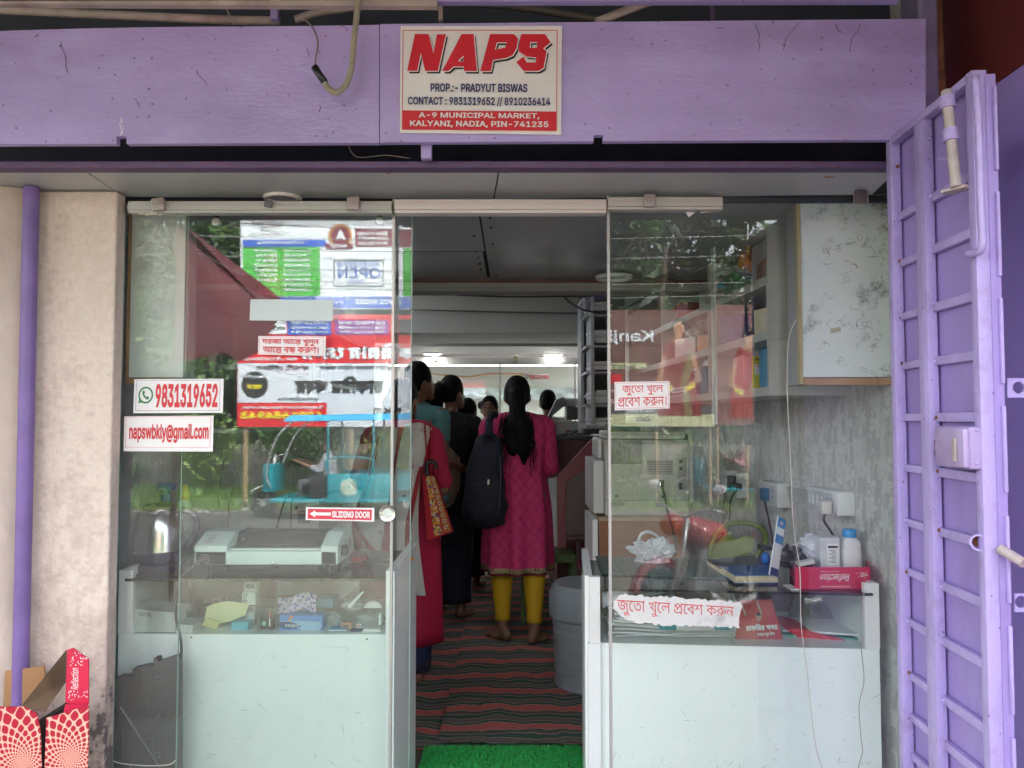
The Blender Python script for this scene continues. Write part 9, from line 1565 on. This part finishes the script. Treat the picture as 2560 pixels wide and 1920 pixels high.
def flap(pts,Y,th,m,name,uvc=None,sc=1.0,dy=None):
    P=[at(x,y,Y if dy is None else dy[i]) for i,(x,y) in enumerate(pts)]; g=G(); o=g.prism(P,(0,th,0)).out(name,m,bxx)
    if uvc:
        c=at(*uvc,Y); me=o.data; uv=me.uv_layers.new(); off=MW[bxx].translation
        for l in me.loops: p=me.vertices[l.vertex_index].co+off; uv.data[l.index].uv=((p.x-c.x)/sc,(p.z-c.z)/sc)
    return o
flap([(-40,1768),(60,1767),(92,1785),(100,1830),(106,2010),(-40,2010)],1.98,.004,bm_,'front_panel',(56,1905),.11)
flap([(116,1795),(170,1780),(221,1762),(221,1850),(215,2010),(108,2010)],1.98,.004,bm_,'front_panel',(176,1893),.11)
flap([(12,1678),(110,1665),(112,1690),(60,1768),(8,1766)],2.14,.004,kr,'back_flap')
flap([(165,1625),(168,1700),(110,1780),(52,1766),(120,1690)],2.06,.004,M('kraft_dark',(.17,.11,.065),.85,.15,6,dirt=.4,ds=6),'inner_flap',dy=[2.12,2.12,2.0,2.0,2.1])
sdm=M('crimson_card2',(.58,.015,.06),.42,.06,4)
so_=flap([(168,1625),(182,1620),(221,1648),(221,1760),(212,1766),(163,1757)],2.03,.004,sdm,'side_flap')
sqq=Q(at(205,1650,2.0295),at(205,1757,2.0295),at(172,1757,2.0295),at(178,1650,2.0295))
sqq=Q(at(176,1755,2.0295),at(176,1650,2.0295),at(200,1650,2.0295),at(200,1755,2.0295))
sqq.text(bxx,'Reflection',.30,.05,.80,.85,pwhite,.0,.0005,slant=.25)
random.seed(6); g=G()
for k in range(60):
    a=at(random.uniform(170,218),random.choice((random.uniform(1632,1665),random.uniform(1728,1752))),2.0293); s=random.uniform(.0015,.003); g.poly([a,a+V((s,0,0)),a+V((s,0,s)),a+V((0,0,s*1.2))])
g.out('print_speckle',pwhite,bxx,kind='stuff')
flap([(155,1795),(163,1762),(221,1762),(221,1763),(170,1781)],2.02,.004,sdm,'inner_flap')
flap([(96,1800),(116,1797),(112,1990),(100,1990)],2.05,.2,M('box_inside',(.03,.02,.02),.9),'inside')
# ================================================================ THE STREET BEHIND THE CAMERA (seen in the glass)
G().box(-40,40,-8.6,-3.2,-.249,-.235).out('road',M('worn_asphalt',(.075,.07,.065),.9,.25,1.2,dirt=.6,dcol=(.17,.15,.12),ds=2.5,bump=.4,bs=40),kind='structure')
G().box(-40,40,-13.5,-8.65,-.249,-.225).out('verge',M('grassy_earth',(.10,.12,.04),.95,.4,1.6,dirt=.8,dcol=(.13,.10,.07),ds=1.5,bump=.6,bs=15),kind='structure')
r=np.random.default_rng(3); n=9000; x=r.uniform(-9,9,n); y=r.uniform(-13,-8.7,n); h=r.uniform(.05,.22,n); a=r.uniform(0,6.28,n)
p=np.stack([x,y,np.full(n,-.225)],1); d=np.stack([np.cos(a)*.02,np.sin(a)*.02,np.zeros(n)],1); tp=p+np.stack([r.normal(0,.05,n),r.normal(0,.05,n),h],1)
me=bpy.data.meshes.new('grass'); me.from_pydata(np.stack([p-d,p+d,tp],1).reshape(-1,3).tolist(),[],np.arange(3*n).reshape(-1,3).tolist()); me.materials.append(M('grass_blade',(.10,.19,.035),.6,.4,2)); o=bpy.data.objects.new('grass',me); COL.objects.link(o); _tag(o,'rough green grass on the verge across the road','grass',None,'stuff')
g=G(); random.seed(19)
for k in range(110): 
    c=V((random.gauss(-6.0,.9),random.gauss(-8.3,.35),-.22)); s=random.uniform(.03,.09); g.obox(c,(s,s*.7,s*.3),rot('Z',random.uniform(0,180))@rot('X',random.uniform(-40,40)))
g.out('litter',M('litter_mix',(.28,.27,.26),.7,.6,4),kind='stuff',label='strewn plastic and paper litter at the road edge',cat='litter')
bwl=thing('boundary_wall','low grey concrete boundary wall across the road','wall',(0,-12.9,-.25))
x=-16
while x<16: G().box(x,x+1.96,-12.96,-12.86,-.25,.75).out('panel',M('mossy_concrete',(.15,.15,.13),.9,.3,3,dirt=.6,dcol=(.05,.07,.04),bump=.4),bwl); G().box(x-.08,x-.001,-12.99,-12.83,-.25,.85).out('post',M('mossy_concrete',(.15,.15,.13)),bwl); x+=2.06
# trees
bark=M('bark',(.07,.055,.04),.9,.3,6,bump=.8,bs=20)
random.seed(23)
tr_spec=[(-10.5,-15,7.5,2.6,0),(-7.4,-14.6,7.2,2.2,1),(-4.4,-15.6,8,2.6,0),(-1.2,-15.0,7.6,2.4,1),(1.6,-14.6,7.4,2.2,0),(3.9,-15.5,7.8,2.1,1),(7.4,-17.5,6.2,1.5,0),(8.9,-15,7.4,2.4,1),(12,-15.5,7.5,2.6,0)]
lab=['far left dark tree','left bright tree','dark tree behind the university hoarding','leafy tree behind the doorway line','dark bamboo-like tree left of the sari hoardings','bright creeper-clad tree over the sari hoardings','thin low tree where the sky shows through','bright tree at the right','far right dark tree']
for i,(x,y,h,rr_,c) in enumerate(tr_spec):
    t=thing('tree',lab[i]+' across the road','tree',(x,y,-.25),0,'trees across the road')
    G().tube(smoothpts([(x,y,-.25),(x+.1,y,1.5),(x-.1,y+.1,3.2),(x+.15,y,h*.75)],4),[.2-.011*k for k in range(13)],9).out('trunk',bark,t,smooth=True)
    for q in range(4): a=random.uniform(0,6.28); G().tube([(x,y,2.2+q*.5),(x+rr_*.4*math.cos(a),y+rr_*.3*math.sin(a),3.2+q*.6),(x+rr_*.75*math.cos(a),y+rr_*.5*math.sin(a),4.0+q*.7)],[.07,.05,.02],6).out('limb',bark,t,smooth=True)
    cen=[]
    for q in range(34): a=random.uniform(0,6.28); d=rr_*random.random()**.6; zz=random.uniform(.4,h-.3); s=random.uniform(.35,.8); cen.append((x+d*math.cos(a),y+d*.6*math.sin(a),zz,s,s,s*.8))
    if i==6: cen=cen[:15]
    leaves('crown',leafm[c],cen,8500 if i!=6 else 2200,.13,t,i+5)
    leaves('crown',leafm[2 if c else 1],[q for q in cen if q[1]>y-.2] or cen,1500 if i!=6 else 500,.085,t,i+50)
cen=[(x_,-19+random.uniform(-1,1),z_,1.5,.8,1.2) for x_ in np.arange(-22,23,1.5) for z_ in (.8,2.4,4.0,5.4,6.8) if not (6.8<x_<8.8 and z_>4.5)]
leaves('distant_trees',leafm[0],cen,40000,.28,seed=91,label='dense dark wood closing the view across the road',cat='trees',kind='stuff')
for k in range(9): 
    x=-9+k*2.2; leaves('bush',leafm[1+k%2],[(x+random.uniform(-.4,.4),-12.2,random.uniform(.0,.9),.8,.4,.5) for _ in range(4)],1100,.07,seed=80+k,label=['leftmost','second from left','third from left','fourth from left','middle','fourth from right','third from right','second from right','rightmost'][k]+' bush before the boundary wall',cat='bush',group='bushes along the boundary wall')
# overhead wires
for k,(ya,yb) in enumerate(((560,585),(598,590),(622,632),(648,640),(676,668),(700,712),(722,716),(748,738))):
    a,m_,b=mir(300,ya-14,11+k*.15),mir(1250,(ya+yb)/2+6,11+k*.15),mir(2450,yb-16,11+k*.15); G().tube(smoothpts([a,m_,b],8),.007,4).out('wire',M('wire_grey',(.25,.25,.26),.5) if k%2 else black,label='overhead wire over the road, number %s counted from the top'%['one','two','three','four','five','six','seven','eight'][k],cat='wire')
G().cyl(mir(1868,700,11.2),mir(1870,560,11.2),.012,.012,8).out('wire_spacer',M('pale_pole',(.6,.65,.7),.4),label='pale upright wire spacer rod over the road',cat='rod')
# ---- hoardings
DH=13.5
def hoard(name,label,x0,y0,x1,y1,m,D=DH):
    a,b,c,d=mir(x0,y0,D),mir(x1,y0,D),mir(x1,y1,D),mir(x0,y1,D)
    q=Q(b,a,d,c)   # tl seen from the shop side: the hoarding faces the shop, so its left edge has the larger x
    t=thing(name,label,'hoarding',(d.x/2+c.x/2,d.y,-.25)); n=q.n
    G().hexa([p-n*.04 for p in q.c],[p for p in q.c]).out('board',m,t)
    for u in (.03,.5,.97): G().cyl((q.p(u,1).x,q.p(u,1).y-.08,-.25),(q.p(u,0).x,q.p(u,0).y-.08,q.p(u,0).z),.03,.03,8).out('post',M('bamboo',(.25,.19,.10),.8),t)
    def uv(px,py): return ((x1-px)/(x1-x0),(py-y0)/(y1-y0))
    return t,q,uv
def RT(h,n,x0,y0,x1,y1,m,l=.006): t,q,uv=h; a=uv(x1,y0); b=uv(x0,y1); return q.rect(t,n,a[0],a[1],b[0],b[1],m,l)
def TX(h,s,x0,y0,x1,y1,m,b=.02,l=.016): t,q,uv=h; a=uv(x1,y0); c=uv(x0,y1); return q.text(t,s,a[0],a[1],c[0],c[1],m,b,l)
hw=M('flex_white',(.66,.70,.74),.35,.03,1); hb_=M('flex_blue',(.03,.10,.45),.4); hg=M('flex_green',(.07,.40,.06),.4); hr=M('flex_red',(.60,.015,.025),.4); hm=M('flex_maroon',(.18,.03,.05),.4); hy=M('flex_yellow',(.75,.60,.02),.4); hk=M('flex_black',(.02,.02,.02),.4); hv=M('flex_violet',(.25,.04,.25),.4); hgr=M('flex_pale_grey',(.55,.58,.64),.4,.06,2)
F_=lambda x,y:(460+x*.3376,520+y*.3376)
def fr(x0,y0,x1,y1): a=F_(x0,y0); b=F_(x1,y1); return a[0],a[1],b[0],b[1]
h=hoard('hoarding','white, blue and green university admissions hoarding across the road',600,548,1160,772,hw)
RT(h,'blue_band',*fr(430,232,1048,285),hb_); RT(h,'green_block',*fr(430,288,1005,650),hg); RT(h,'maroon_block',*fr(1265,150,1760,285),hm); RT(h,'blue_band',*fr(430,655,2070,740),hb_)
RT(h,'side_stripe',*fr(1800,150,1900,240),M('flex_orange',(.7,.3,.05),.4)); RT(h,'green_block',*fr(1620,292,2070,650),hg)
TX(h,'ADAMAS',*fr(500,98,740,116),hk,.01); TX(h,'UNIVERSITY',*fr(512,122,722,148),hk,.0); TX(h,'KOLKATA',*fr(560,158,672,172),hk,.02); TX(h,'PURSUE EXCELLENCE',*fr(480,184,742,198),hk,.0)
TX(h,'Our Schools of Learning',*fr(545,240,885,270),hw,.03)
for i,s in enumerate(('Engineering &','Technology','Health & Medical','Sciences','Smart Agriculture','Basic & Applied','Sciences','Liberal Arts &','Culture Studies')): TX(h,s,*fr(735,300+i*36,935,326+i*36),hw,.03)
for i,s in enumerate(('Life Science &','Biotechnology','Media &','Communication','Business','Education','Law')): TX(h,s,*fr(515+10*(i%3),300+i*36,685,326+i*36),hw,.03)
for i,s in enumerate(('State Private','University','West Bengal')): TX(h,s,*fr(1285,170+i*38,1508,202+i*38),hw,.03)
TX(h,'ADMISSIONS',*fr(1130,395,1450,430),hb_,.0); TX(h,'OPEN',*fr(1140,440,1450,515),hb_,.0); TX(h,'2025',*fr(1210,530,1330,562),hb_,.0)
t_,q_,uv_=h; a=uv_(*F_(1475,385)); b=uv_(*F_(1105,580)); q_.border(t_,'frame_line',a[0],a[1],b[0],b[1],.004,.01,hk,.006)
def disc(h,x,y,r,m,l=.008,n=24): t,q,uv=h; c=F_(x,y); q.shape(t,'disc',[uv(c[0]+r*math.cos(2*math.pi*k/n),c[1]+r*math.sin(2*math.pi*k/n)) for k in range(n)],m,l)
disc(h,1155,205,30,M('flex_gold',(.45,.22,.06),.4)); disc(h,1155,205,24,hm,.011); TX(h,'A',*fr(1120,165,1195,235),hw,.05); RT(h,'ribbon',*fr(1045,262,1250,300),hm,.012); TX(h,'NAAC',*fr(1085,266,1205,292),hw,.04)
TX(h,'www.adamasuniversity.ac.in',*fr(820,682,1180,710),hw,.01); TX(h,'62921 90233',*fr(1270,675,1610,712),hw,.05)
h=hoard('hoarding','large red and white Bengali career fair hoarding under the university one',592,786,1160,1067,hr)
RT(h,'white_card',*fr(430,835,755,932),hw); RT(h,'blue_card',*fr(762,832,1088,940),hb_); RT(h,'violet_card',*fr(1115,828,1515,938),hv); RT(h,'black_card',*fr(1590,822,1790,936),hk)
TX(h,'এসব জানতেই হবে',*fr(520,865,745,905),hk,.03)
for i,s in enumerate(('বেকারত্ব জয়','পছন্দের চাকরি','থাকছে নতুন দিশা')): TX(h,s,*fr(790,838+i*34,1070,864+i*34),hw,.02); TX(h,s,*fr(1140,838+i*34,1490,864+i*34),hw,.02)
TX(h,'চাকরির খবর',*fr(425,965,560,1070),hy,.03); TX(h,'কেরিয়ার মেলা',*fr(860,1000,1780,1120),hw,.05); TX(h,'সকাল ১০টা থেকে বিকাল ৫টা',*fr(440,1100,840,1132),hw,.02)
RT(h,'pale_block',*fr(395,1150,2070,1442),hgr); RT(h,'pale_block',*fr(1055,1442,2070,1620),hgr)
TX(h,'কল্যাণী, স্টেডিয়াম',*fr(530,1160,920,1205),hk,.02); TX(h,'বিনামূল্যে প্রবেশ করতে ফোন করুন',*fr(1000,1160,1780,1208),hk,.02)
TX(h,'চাকরির খবর',*fr(820,1245,1480,1375),hk,.06); disc(h,520,1310,34,hk); TX(h,'থাকছে নতুন দিশা',*fr(450,1235,600,1270),hw,.02,.02); pass
TX(h,'পছন্দের চাকরি',*fr(465,1295,575,1345),hy,.03,.02); TX(h,'Appointment&Career News',*fr(690,1400,1000,1432),hk,.01)
TX(h,'বিনামূল্যে প্রবেশ করতে ফোন করুন',*fr(430,1462,1030,1496),hw,.02); TX(h,'6291684943',*fr(415,1508,1025,1562),hy,.05); TX(h,'nosm',*fr(1400,1480,1600,1535),hk,.04)
RT(h,'red_line',*fr(400,802,2070,812),hr)
# sari hoardings: plain stand-ins
F2=lambda x,y:(1500+x*.3617,500+y*.3617)
def f2(x0,y0,x1,y1): a=F2(x0,y0); b=F2(x1,y1); return a[0],a[1],b[0],b[1]
def ladies(h,cx,cy,s,sar,sk_=None):
    t,q,uv=h; S=lambda pts,m,l,n='figure_print': q.shape(t,n,[uv(*F2(cx+x*s,cy+y*s)) for x,y in pts],m,l)
    skp=M('print_skin',(.42,.22,.14),.4)
    S([(-70,60),(-110,150),(-140,560),(150,560),(120,150),(70,60)],sar,.007)
    S([(-22,10),(-24,70),(26,70),(22,10)],skp,.009); S([(-60,62),(0,100),(60,62),(40,50),(-40,50)],skp,.010)
    S([(48*math.cos(a),-25+62*math.sin(a)) for a in [k*.3142 for k in range(20)]],hk,.008); S([(37*math.cos(a),-12+50*math.sin(a)) for a in [k*.3142 for k in range(20)]],skp,.011)
    S([(-20,-18),(-8,-20),(-8,-16),(-20,-14)],hk,.013); S([(8,-20),(20,-18),(20,-14),(8,-16)],hk,.013); S([(-9,18),(9,18),(0,23)],hr,.013)
    S([(70,120),(10,330),(40,560),(90,560),(60,340),(120,160)],M('print_gold',(.22,.16,.07),.4),.012)
    S([(-110,160),(-150,330),(-40,400),(-30,370),(-110,310),(-80,170)],skp,.013); S([(110,160),(150,330),(40,400),(30,370),(110,310),(80,170)],skp,.013)
    for k in range(4): S([(-105+k*14,352+k*7),(-96+k*14,340+k*7),(-84+k*14,372+k*7),(-92+k*14,384+k*7)],hy,.015); S([(105-k*14,352+k*7),(96-k*14,340+k*7),(84-k*14,372+k*7),(92-k*14,384+k*7)],hy,.015)
h=hoard('hoarding','sari advertisement hoarding with a woman in green and red, left of two',1500,775,1785,1066,M('flex_brown_rose',(.15,.07,.06),.4,.3,2))
TX(h,'Kanji',*f2(60,900,370,1000),hw,.03); RT(h,'pale_strip',*f2(75,1128,320,1168),M('flex_cream_green',(.5,.52,.3),.4)); TX(h,'Colors of',*f2(80,1132,245,1162),hk,.01); RT(h,'red_tile',*f2(75,1205,150,1270),hr)
RT(h,'dark_strip',*f2(0,1432,790,1478),M('flex_charcoal',(.08,.08,.09),.4)); TX(h,'TISSUE KAN',*f2(200,1438,390,1466),hw,.02); RT(h,'pale_strip',*f2(0,1480,790,1565),M('flex_cream_green',(.5,.52,.3),.4)); TX(h,'Kabi',*f2(250,1494,345,1530),hk,.01)
ladies(h,545,905,1.05,M('print_sari_red',(.22,.02,.02),.4))
h=hoard('hoarding','sari advertisement hoarding with a bride in red raising both hands, right of two',1790,762,1948,1062,M('flex_rose',(.20,.09,.09),.4,.25,2))
ladies(h,1030,960,.98,M('print_sari_red2',(.28,.015,.02),.4,.3,6))
# ---- electric rickshaws
teal=M('teal_paint',(.0,.20,.25),.35,.08); bluec=M('sky_blue_canopy',(.03,.30,.55),.45,.08); rub=M('rubber',(.02,.02,.02),.8); silv=M('silver_paint',(.5,.5,.5),.3,metal=.5)
def wheel(t,x,y,r,w=.05):
    G().lathe((x,y,r),[(r*.72,-w/2),(r*.97,-w/2),(r,0),(r*.97,w/2),(r*.72,w/2),(r*.72,-w/2)],22,'y').out('tyre',rub,t,local=True); g=G(); g.lathe((x,y,r),[(.001,-w*.3),(.05,-w*.3),(.05,w*.3),(.001,w*.3)],12,'y')
    for k in range(10): a=k*.628; g.tube([(x,y,r),(x+r*.74*math.cos(a),y,r+r*.74*math.sin(a))],.006,4)
    g.out('rim',silv,t,local=True)
def rickshaw(label,x,y,rz=0):
    t=thing('e_rickshaw',label,'rickshaw',(x,y,-.235),rz,'electric rickshaws')
    T=lambda p,r,n,m: G().tube(smoothpts(p,4),r,6).out(n,m,t,local=True,smooth=True)
    B=lambda *a,m=teal,n='body_panel',b=.01: G().box(*a,b).out(n,m,t,local=True,smooth='auto')
    G().hexa([(.35,-.52,1.52),(2.75,-.52,1.56),(2.75,.52,1.56),(.35,.52,1.52)],[(.45,-.45,1.62),(2.7,-.45,1.66),(2.7,.45,1.66),(.45,.45,1.62)],.01).out('canopy',bluec,t,local=True)
    for s in (-.48,.48):
        T([(.5,s,1.53),(.25,s,1.25),(.08,s*.8,.75),(.12,s*.7,.5)],.016,'windshield_frame',silv); T([(1.05,s,1.53),(1.05,s,.5)],.016,'post',teal); T([(1.75,s,1.55),(1.75,s,.35)],.016,'post',teal); T([(2.65,s,1.57),(2.65,s,.35)],.016,'post',teal)
        B(1.05,2.7,s-.012,s+.012,.32,.72); T([(1.06,s*1.03,.72),(1.06,s*1.03,.95),(1.7,s*1.03,.95),(1.7,s*1.03,.72)],.014,'side_rail',teal); wheel(t,2.25,s,.24)
        g=G(); c=V((1.38,s+(.016 if s>0 else -.016),.52))
        for k in range(14): a=k*.449; g.tube([c+V((.03*math.cos(a),0,.03*math.sin(a))),c+V((.13*math.cos(a+.25),0,.13*math.sin(a+.25)))],[.006,.014],5)
        g.out('rosette',M('cream_paint',(.6,.6,.45),.5),t,local=True)
    B(.0,.16,-.3,.3,.42,.85,n='front_cowl'); B(.16,2.7,-.5,.5,.28,.33,n='floor_pan'); B(.75,1.0,-.42,.42,.35,.68,m=black,n='driver_seat'); B(2.2,2.6,-.45,.45,.35,.70,m=black,n='rear_seat'); B(2.6,2.68,-.45,.45,.70,1.1,m=black,n='seat_back')
    T([(.18,-.28,1.0),(.1,-.1,.97),(.1,.1,.97),(.18,.28,1.0)],.013,'handlebar',silv); T([(.1,0,.97),(-.05,0,.24)],.025,'fork',silv); wheel(t,-.08,0,.22); G().lathe((-.02,0,.72),[(.001,-.05),(.07,-.05),(.07,.02),(.001,.03)],14,'x').out('headlight',silv,t,local=True)
    T([(-.32,-.06,.34),(-.24,0,.43),(-.08,0,.49),(.1,0,.43)],.02,'mudguard',silv)
    return t
a=mir(670,1290,12.3); rickshaw('teal electric rickshaw with a sky blue canopy and a driver in grey, on the road',a.x,a.y)
def driver(label,x,y,rz,shirtm):
    t,k,H,R=person(label,x,y,rz,1.6,-.235+.02-.32,sit=True,arms=(((-.22,.08,1.05),(-.18,.42,1.18)),((.22,.08,1.05),(.18,.42,1.18))),vox=.014)
    cloth('shirt',[(1.345,.058,.05,0,.0),(1.30,.17,.08,0,0),(1.2,.20,.12,0,0),(1.0,.18,.13,0,0),(.82,.2,.16,0,0)],shirtm,t,7,.03,1)
    for s in (-1,1): sleeve('sleeve',(s*.17,0,1.275),(s*.22,.08,1.05),(s*.2,.22,1.1),(.06,.05),shirtm,t)
    for s in (-1,1): G().tube([(s*.1,0,.86),(s*.11,.40,.85),(s*.11,.42,.46)],[.1,.075,.06],12).out('trouser_leg',M('grey_trousers',(.08,.08,.09),.8),t,local=True,smooth=True)
    P,caps,ell=cap_hair(t,k,H,R); blend('hair',caps,hairm,t,.014,3,ell)
driver('rickshaw driver in a grey shirt sitting in the left rickshaw',a.x+.95,a.y,90,M('grey_shirt',(.25,.26,.29),.8))
a=mir(1730,1240,14.2); rickshaw('second teal electric rickshaw farther right with a driver in pink',a.x,a.y)
driver('rickshaw driver in a pink shirt sitting in the right rickshaw',a.x+.95,a.y,90,M('pink_shirt',(.55,.25,.28),.8))
# ---- red motorcycle near the shop
a=mir(1645,1602,5.5); mt=thing('motorcycle','red motorcycle parked near the shop facing left','motorcycle',(a.x,a.y,-.25),math.radians(-38)); mt.scale=(.86,.86,.86); mred=M('motorcycle_red',(.34,.01,.015),.25,.05,coat=.6)
Z=.02
wheel(mt,0,0,.30,.09); wheel(mt,1.25,0,.30,.10)
for s in (-.08,.08): G().tube([(0,s,.30),(.22,s,.72),(.30,s,1.0)],.022,8).out('fork_tube',silv,mt,local=True,smooth=True)
G().tube(smoothpts([(-.30,0,.42),(-.18,0,.60),(.05,0,.66),(.26,0,.56)],4),[.045]*13,8).out('front_mudguard',mred,mt,local=True,smooth=True)
G().tube(smoothpts([(.42,-.36,1.06),(.34,-.22,1.08),(.32,0,1.0),(.34,.22,1.08),(.42,.36,1.06)],5),.013,7).out('handlebar',silv,mt,local=True,smooth=True)
blend('fuel_tank',[((.45,0,.88),(.78,0,.82),.12,.10),((.5,-.06,.84),(.5,.06,.84),.12,.12)],mred,mt,.014,4)
blend('seat',[((.8,0,.80),(1.35,0,.86),.075,.085),((.9,-.05,.80),(1.2,-.05,.84),.06,.06),((.9,.05,.80),(1.2,.05,.84),.06,.06)],black,mt,.014,4)
blend('engine',[((.45,0,.36),(.75,0,.36),.13,.13),((.5,0,.45),(.55,0,.66),.09,.09)],M('engine_grey',(.15,.15,.16),.4,metal=.4),mt,.016,3)
G().tube(smoothpts([(.5,.14,.35),(.8,.16,.22),(1.4,.17,.30),(1.5,.17,.33)],4),.035,8).out('exhaust',silv,mt,local=True,smooth=True)
G().tube([(1.3,0,.80),(1.62,0,.70)],[.07,.04],8).out('tail',mred,mt,local=True,smooth=True); G().lathe((.18,0,.95),[(.001,-.06),(.085,-.05),(.095,.03),(.06,.09)],18,'x').out('headlight',mred,mt,local=True,smooth=True)
for s in (-.28,.28): G().tube([(.36,s,1.07),(.38,s*1.15,1.22)],.007,5).out('mirror_stem',black,mt,local=True); G().ell((.38,s*1.25,1.25),(.02,.07,.045),12,8).out('mirror',M('mirror_white',(.75,.75,.75),.15),mt,local=True)
G().tube([(.3,0,.8),(.6,0,.6),(1.1,0,.5),(1.25,0,.32)],.025,6).out('frame',black,mt,local=True)
# ---- red tarpaulin lean-to at the left of the road
TD=7.0
P=[mir(440,560,TD),mir(470,575,TD),mir(690,742,TD+.6),mir(692,800,TD+.6),mir(640,880,TD+.4),mir(590,905,TD+.2),mir(560,880,TD+.1),mir(440,905,TD)]
tp_=thing('tarpaulin_stall','dark red tarpaulin lean-to standing at the near road edge on the left','stall',(P[0].x,P[0].y,-.25))
g=G(); tr=mathutils.geometry.tessellate_polygon([P]); f_=[g.bm.verts.new(p) for p in P]; b_=[g.bm.verts.new(p+V((0,-.02,0))) for p in P]
for q in tr: g.bm.faces.new([f_[i] for i in q]); g.bm.faces.new([b_[i] for i in q][::-1])
for i in range(len(P)): g.bm.faces.new((f_[i],f_[(i+1)%len(P)],b_[(i+1)%len(P)],b_[i]))
g.out('side_sheet',M('red_tarpaulin',(.08,.008,.014),.5,.3,2,bump=.3,bs=5),tp_)
G().hexa([P[1]+V((0,0,0)),P[2],P[2]+V((-.2,-1.4,0)),P[1]+V((-.2,-1.4,0))],[P[1]+V((0,0,.02)),P[2]+V((0,0,.02)),P[2]+V((-.2,-1.4,.02)),P[1]+V((-.2,-1.4,.02))]).out('roof_sheet',M('red_tarpaulin',(.08,.008,.014)),tp_)
for p in (P[0],): G().cyl((p.x,p.y-.05,-.25),(p.x,p.y-.05,p.z),.025,.025,8).out('post',bark,tp_)
# ---------------------------------------------------------------- pieces of a part hang under that part
SUB={'vent_slat':'vent_plate','port':'body','panel_detail':'body','seam':'body','socket_hole':'plate','rocker':'plate','rivet':'case','cover_plate':'case','slide':'case','logo_mark':'cover','zip':'main_bag','zip_pull':'main_bag','label_tab':'main_bag','eye':'body','eyebrow':'body','lips':'body','hair_strands':'hair','hair_clip':'hair','embroidered_cuff':'trouser_leg','motif':'dupatta','ribbon_border':'dupatta','mirror_stud':'stitched_band','print_line':'label','rosette':'body_panel','mirror':'mirror_stem','rim':'tyre','arrow':'red_band','boss':'plate','rib':'plate','recess_line':'plate','vent_slots':'dark_lid','vent_holes':'body','pen_body':'red_pen','rusty_core':'tube','print_hair':'print_face','cup':'ring'}
kids={}
for o in list(COL.objects):
    if o.parent is not None and o.parent.parent is None: kids.setdefault(o.parent,[]).append(o)
for t,ch in kids.items():
    first={}
    for c in ch: first.setdefault(c.name.split('.')[0],[]).append(c)
    for n,host in SUB.items():
        if n in first and host in first:
            hs=first[host]; 
            for i,c in enumerate(first[n]): c.parent=hs[min(i*len(hs)//len(first[n]),len(hs)-1)]
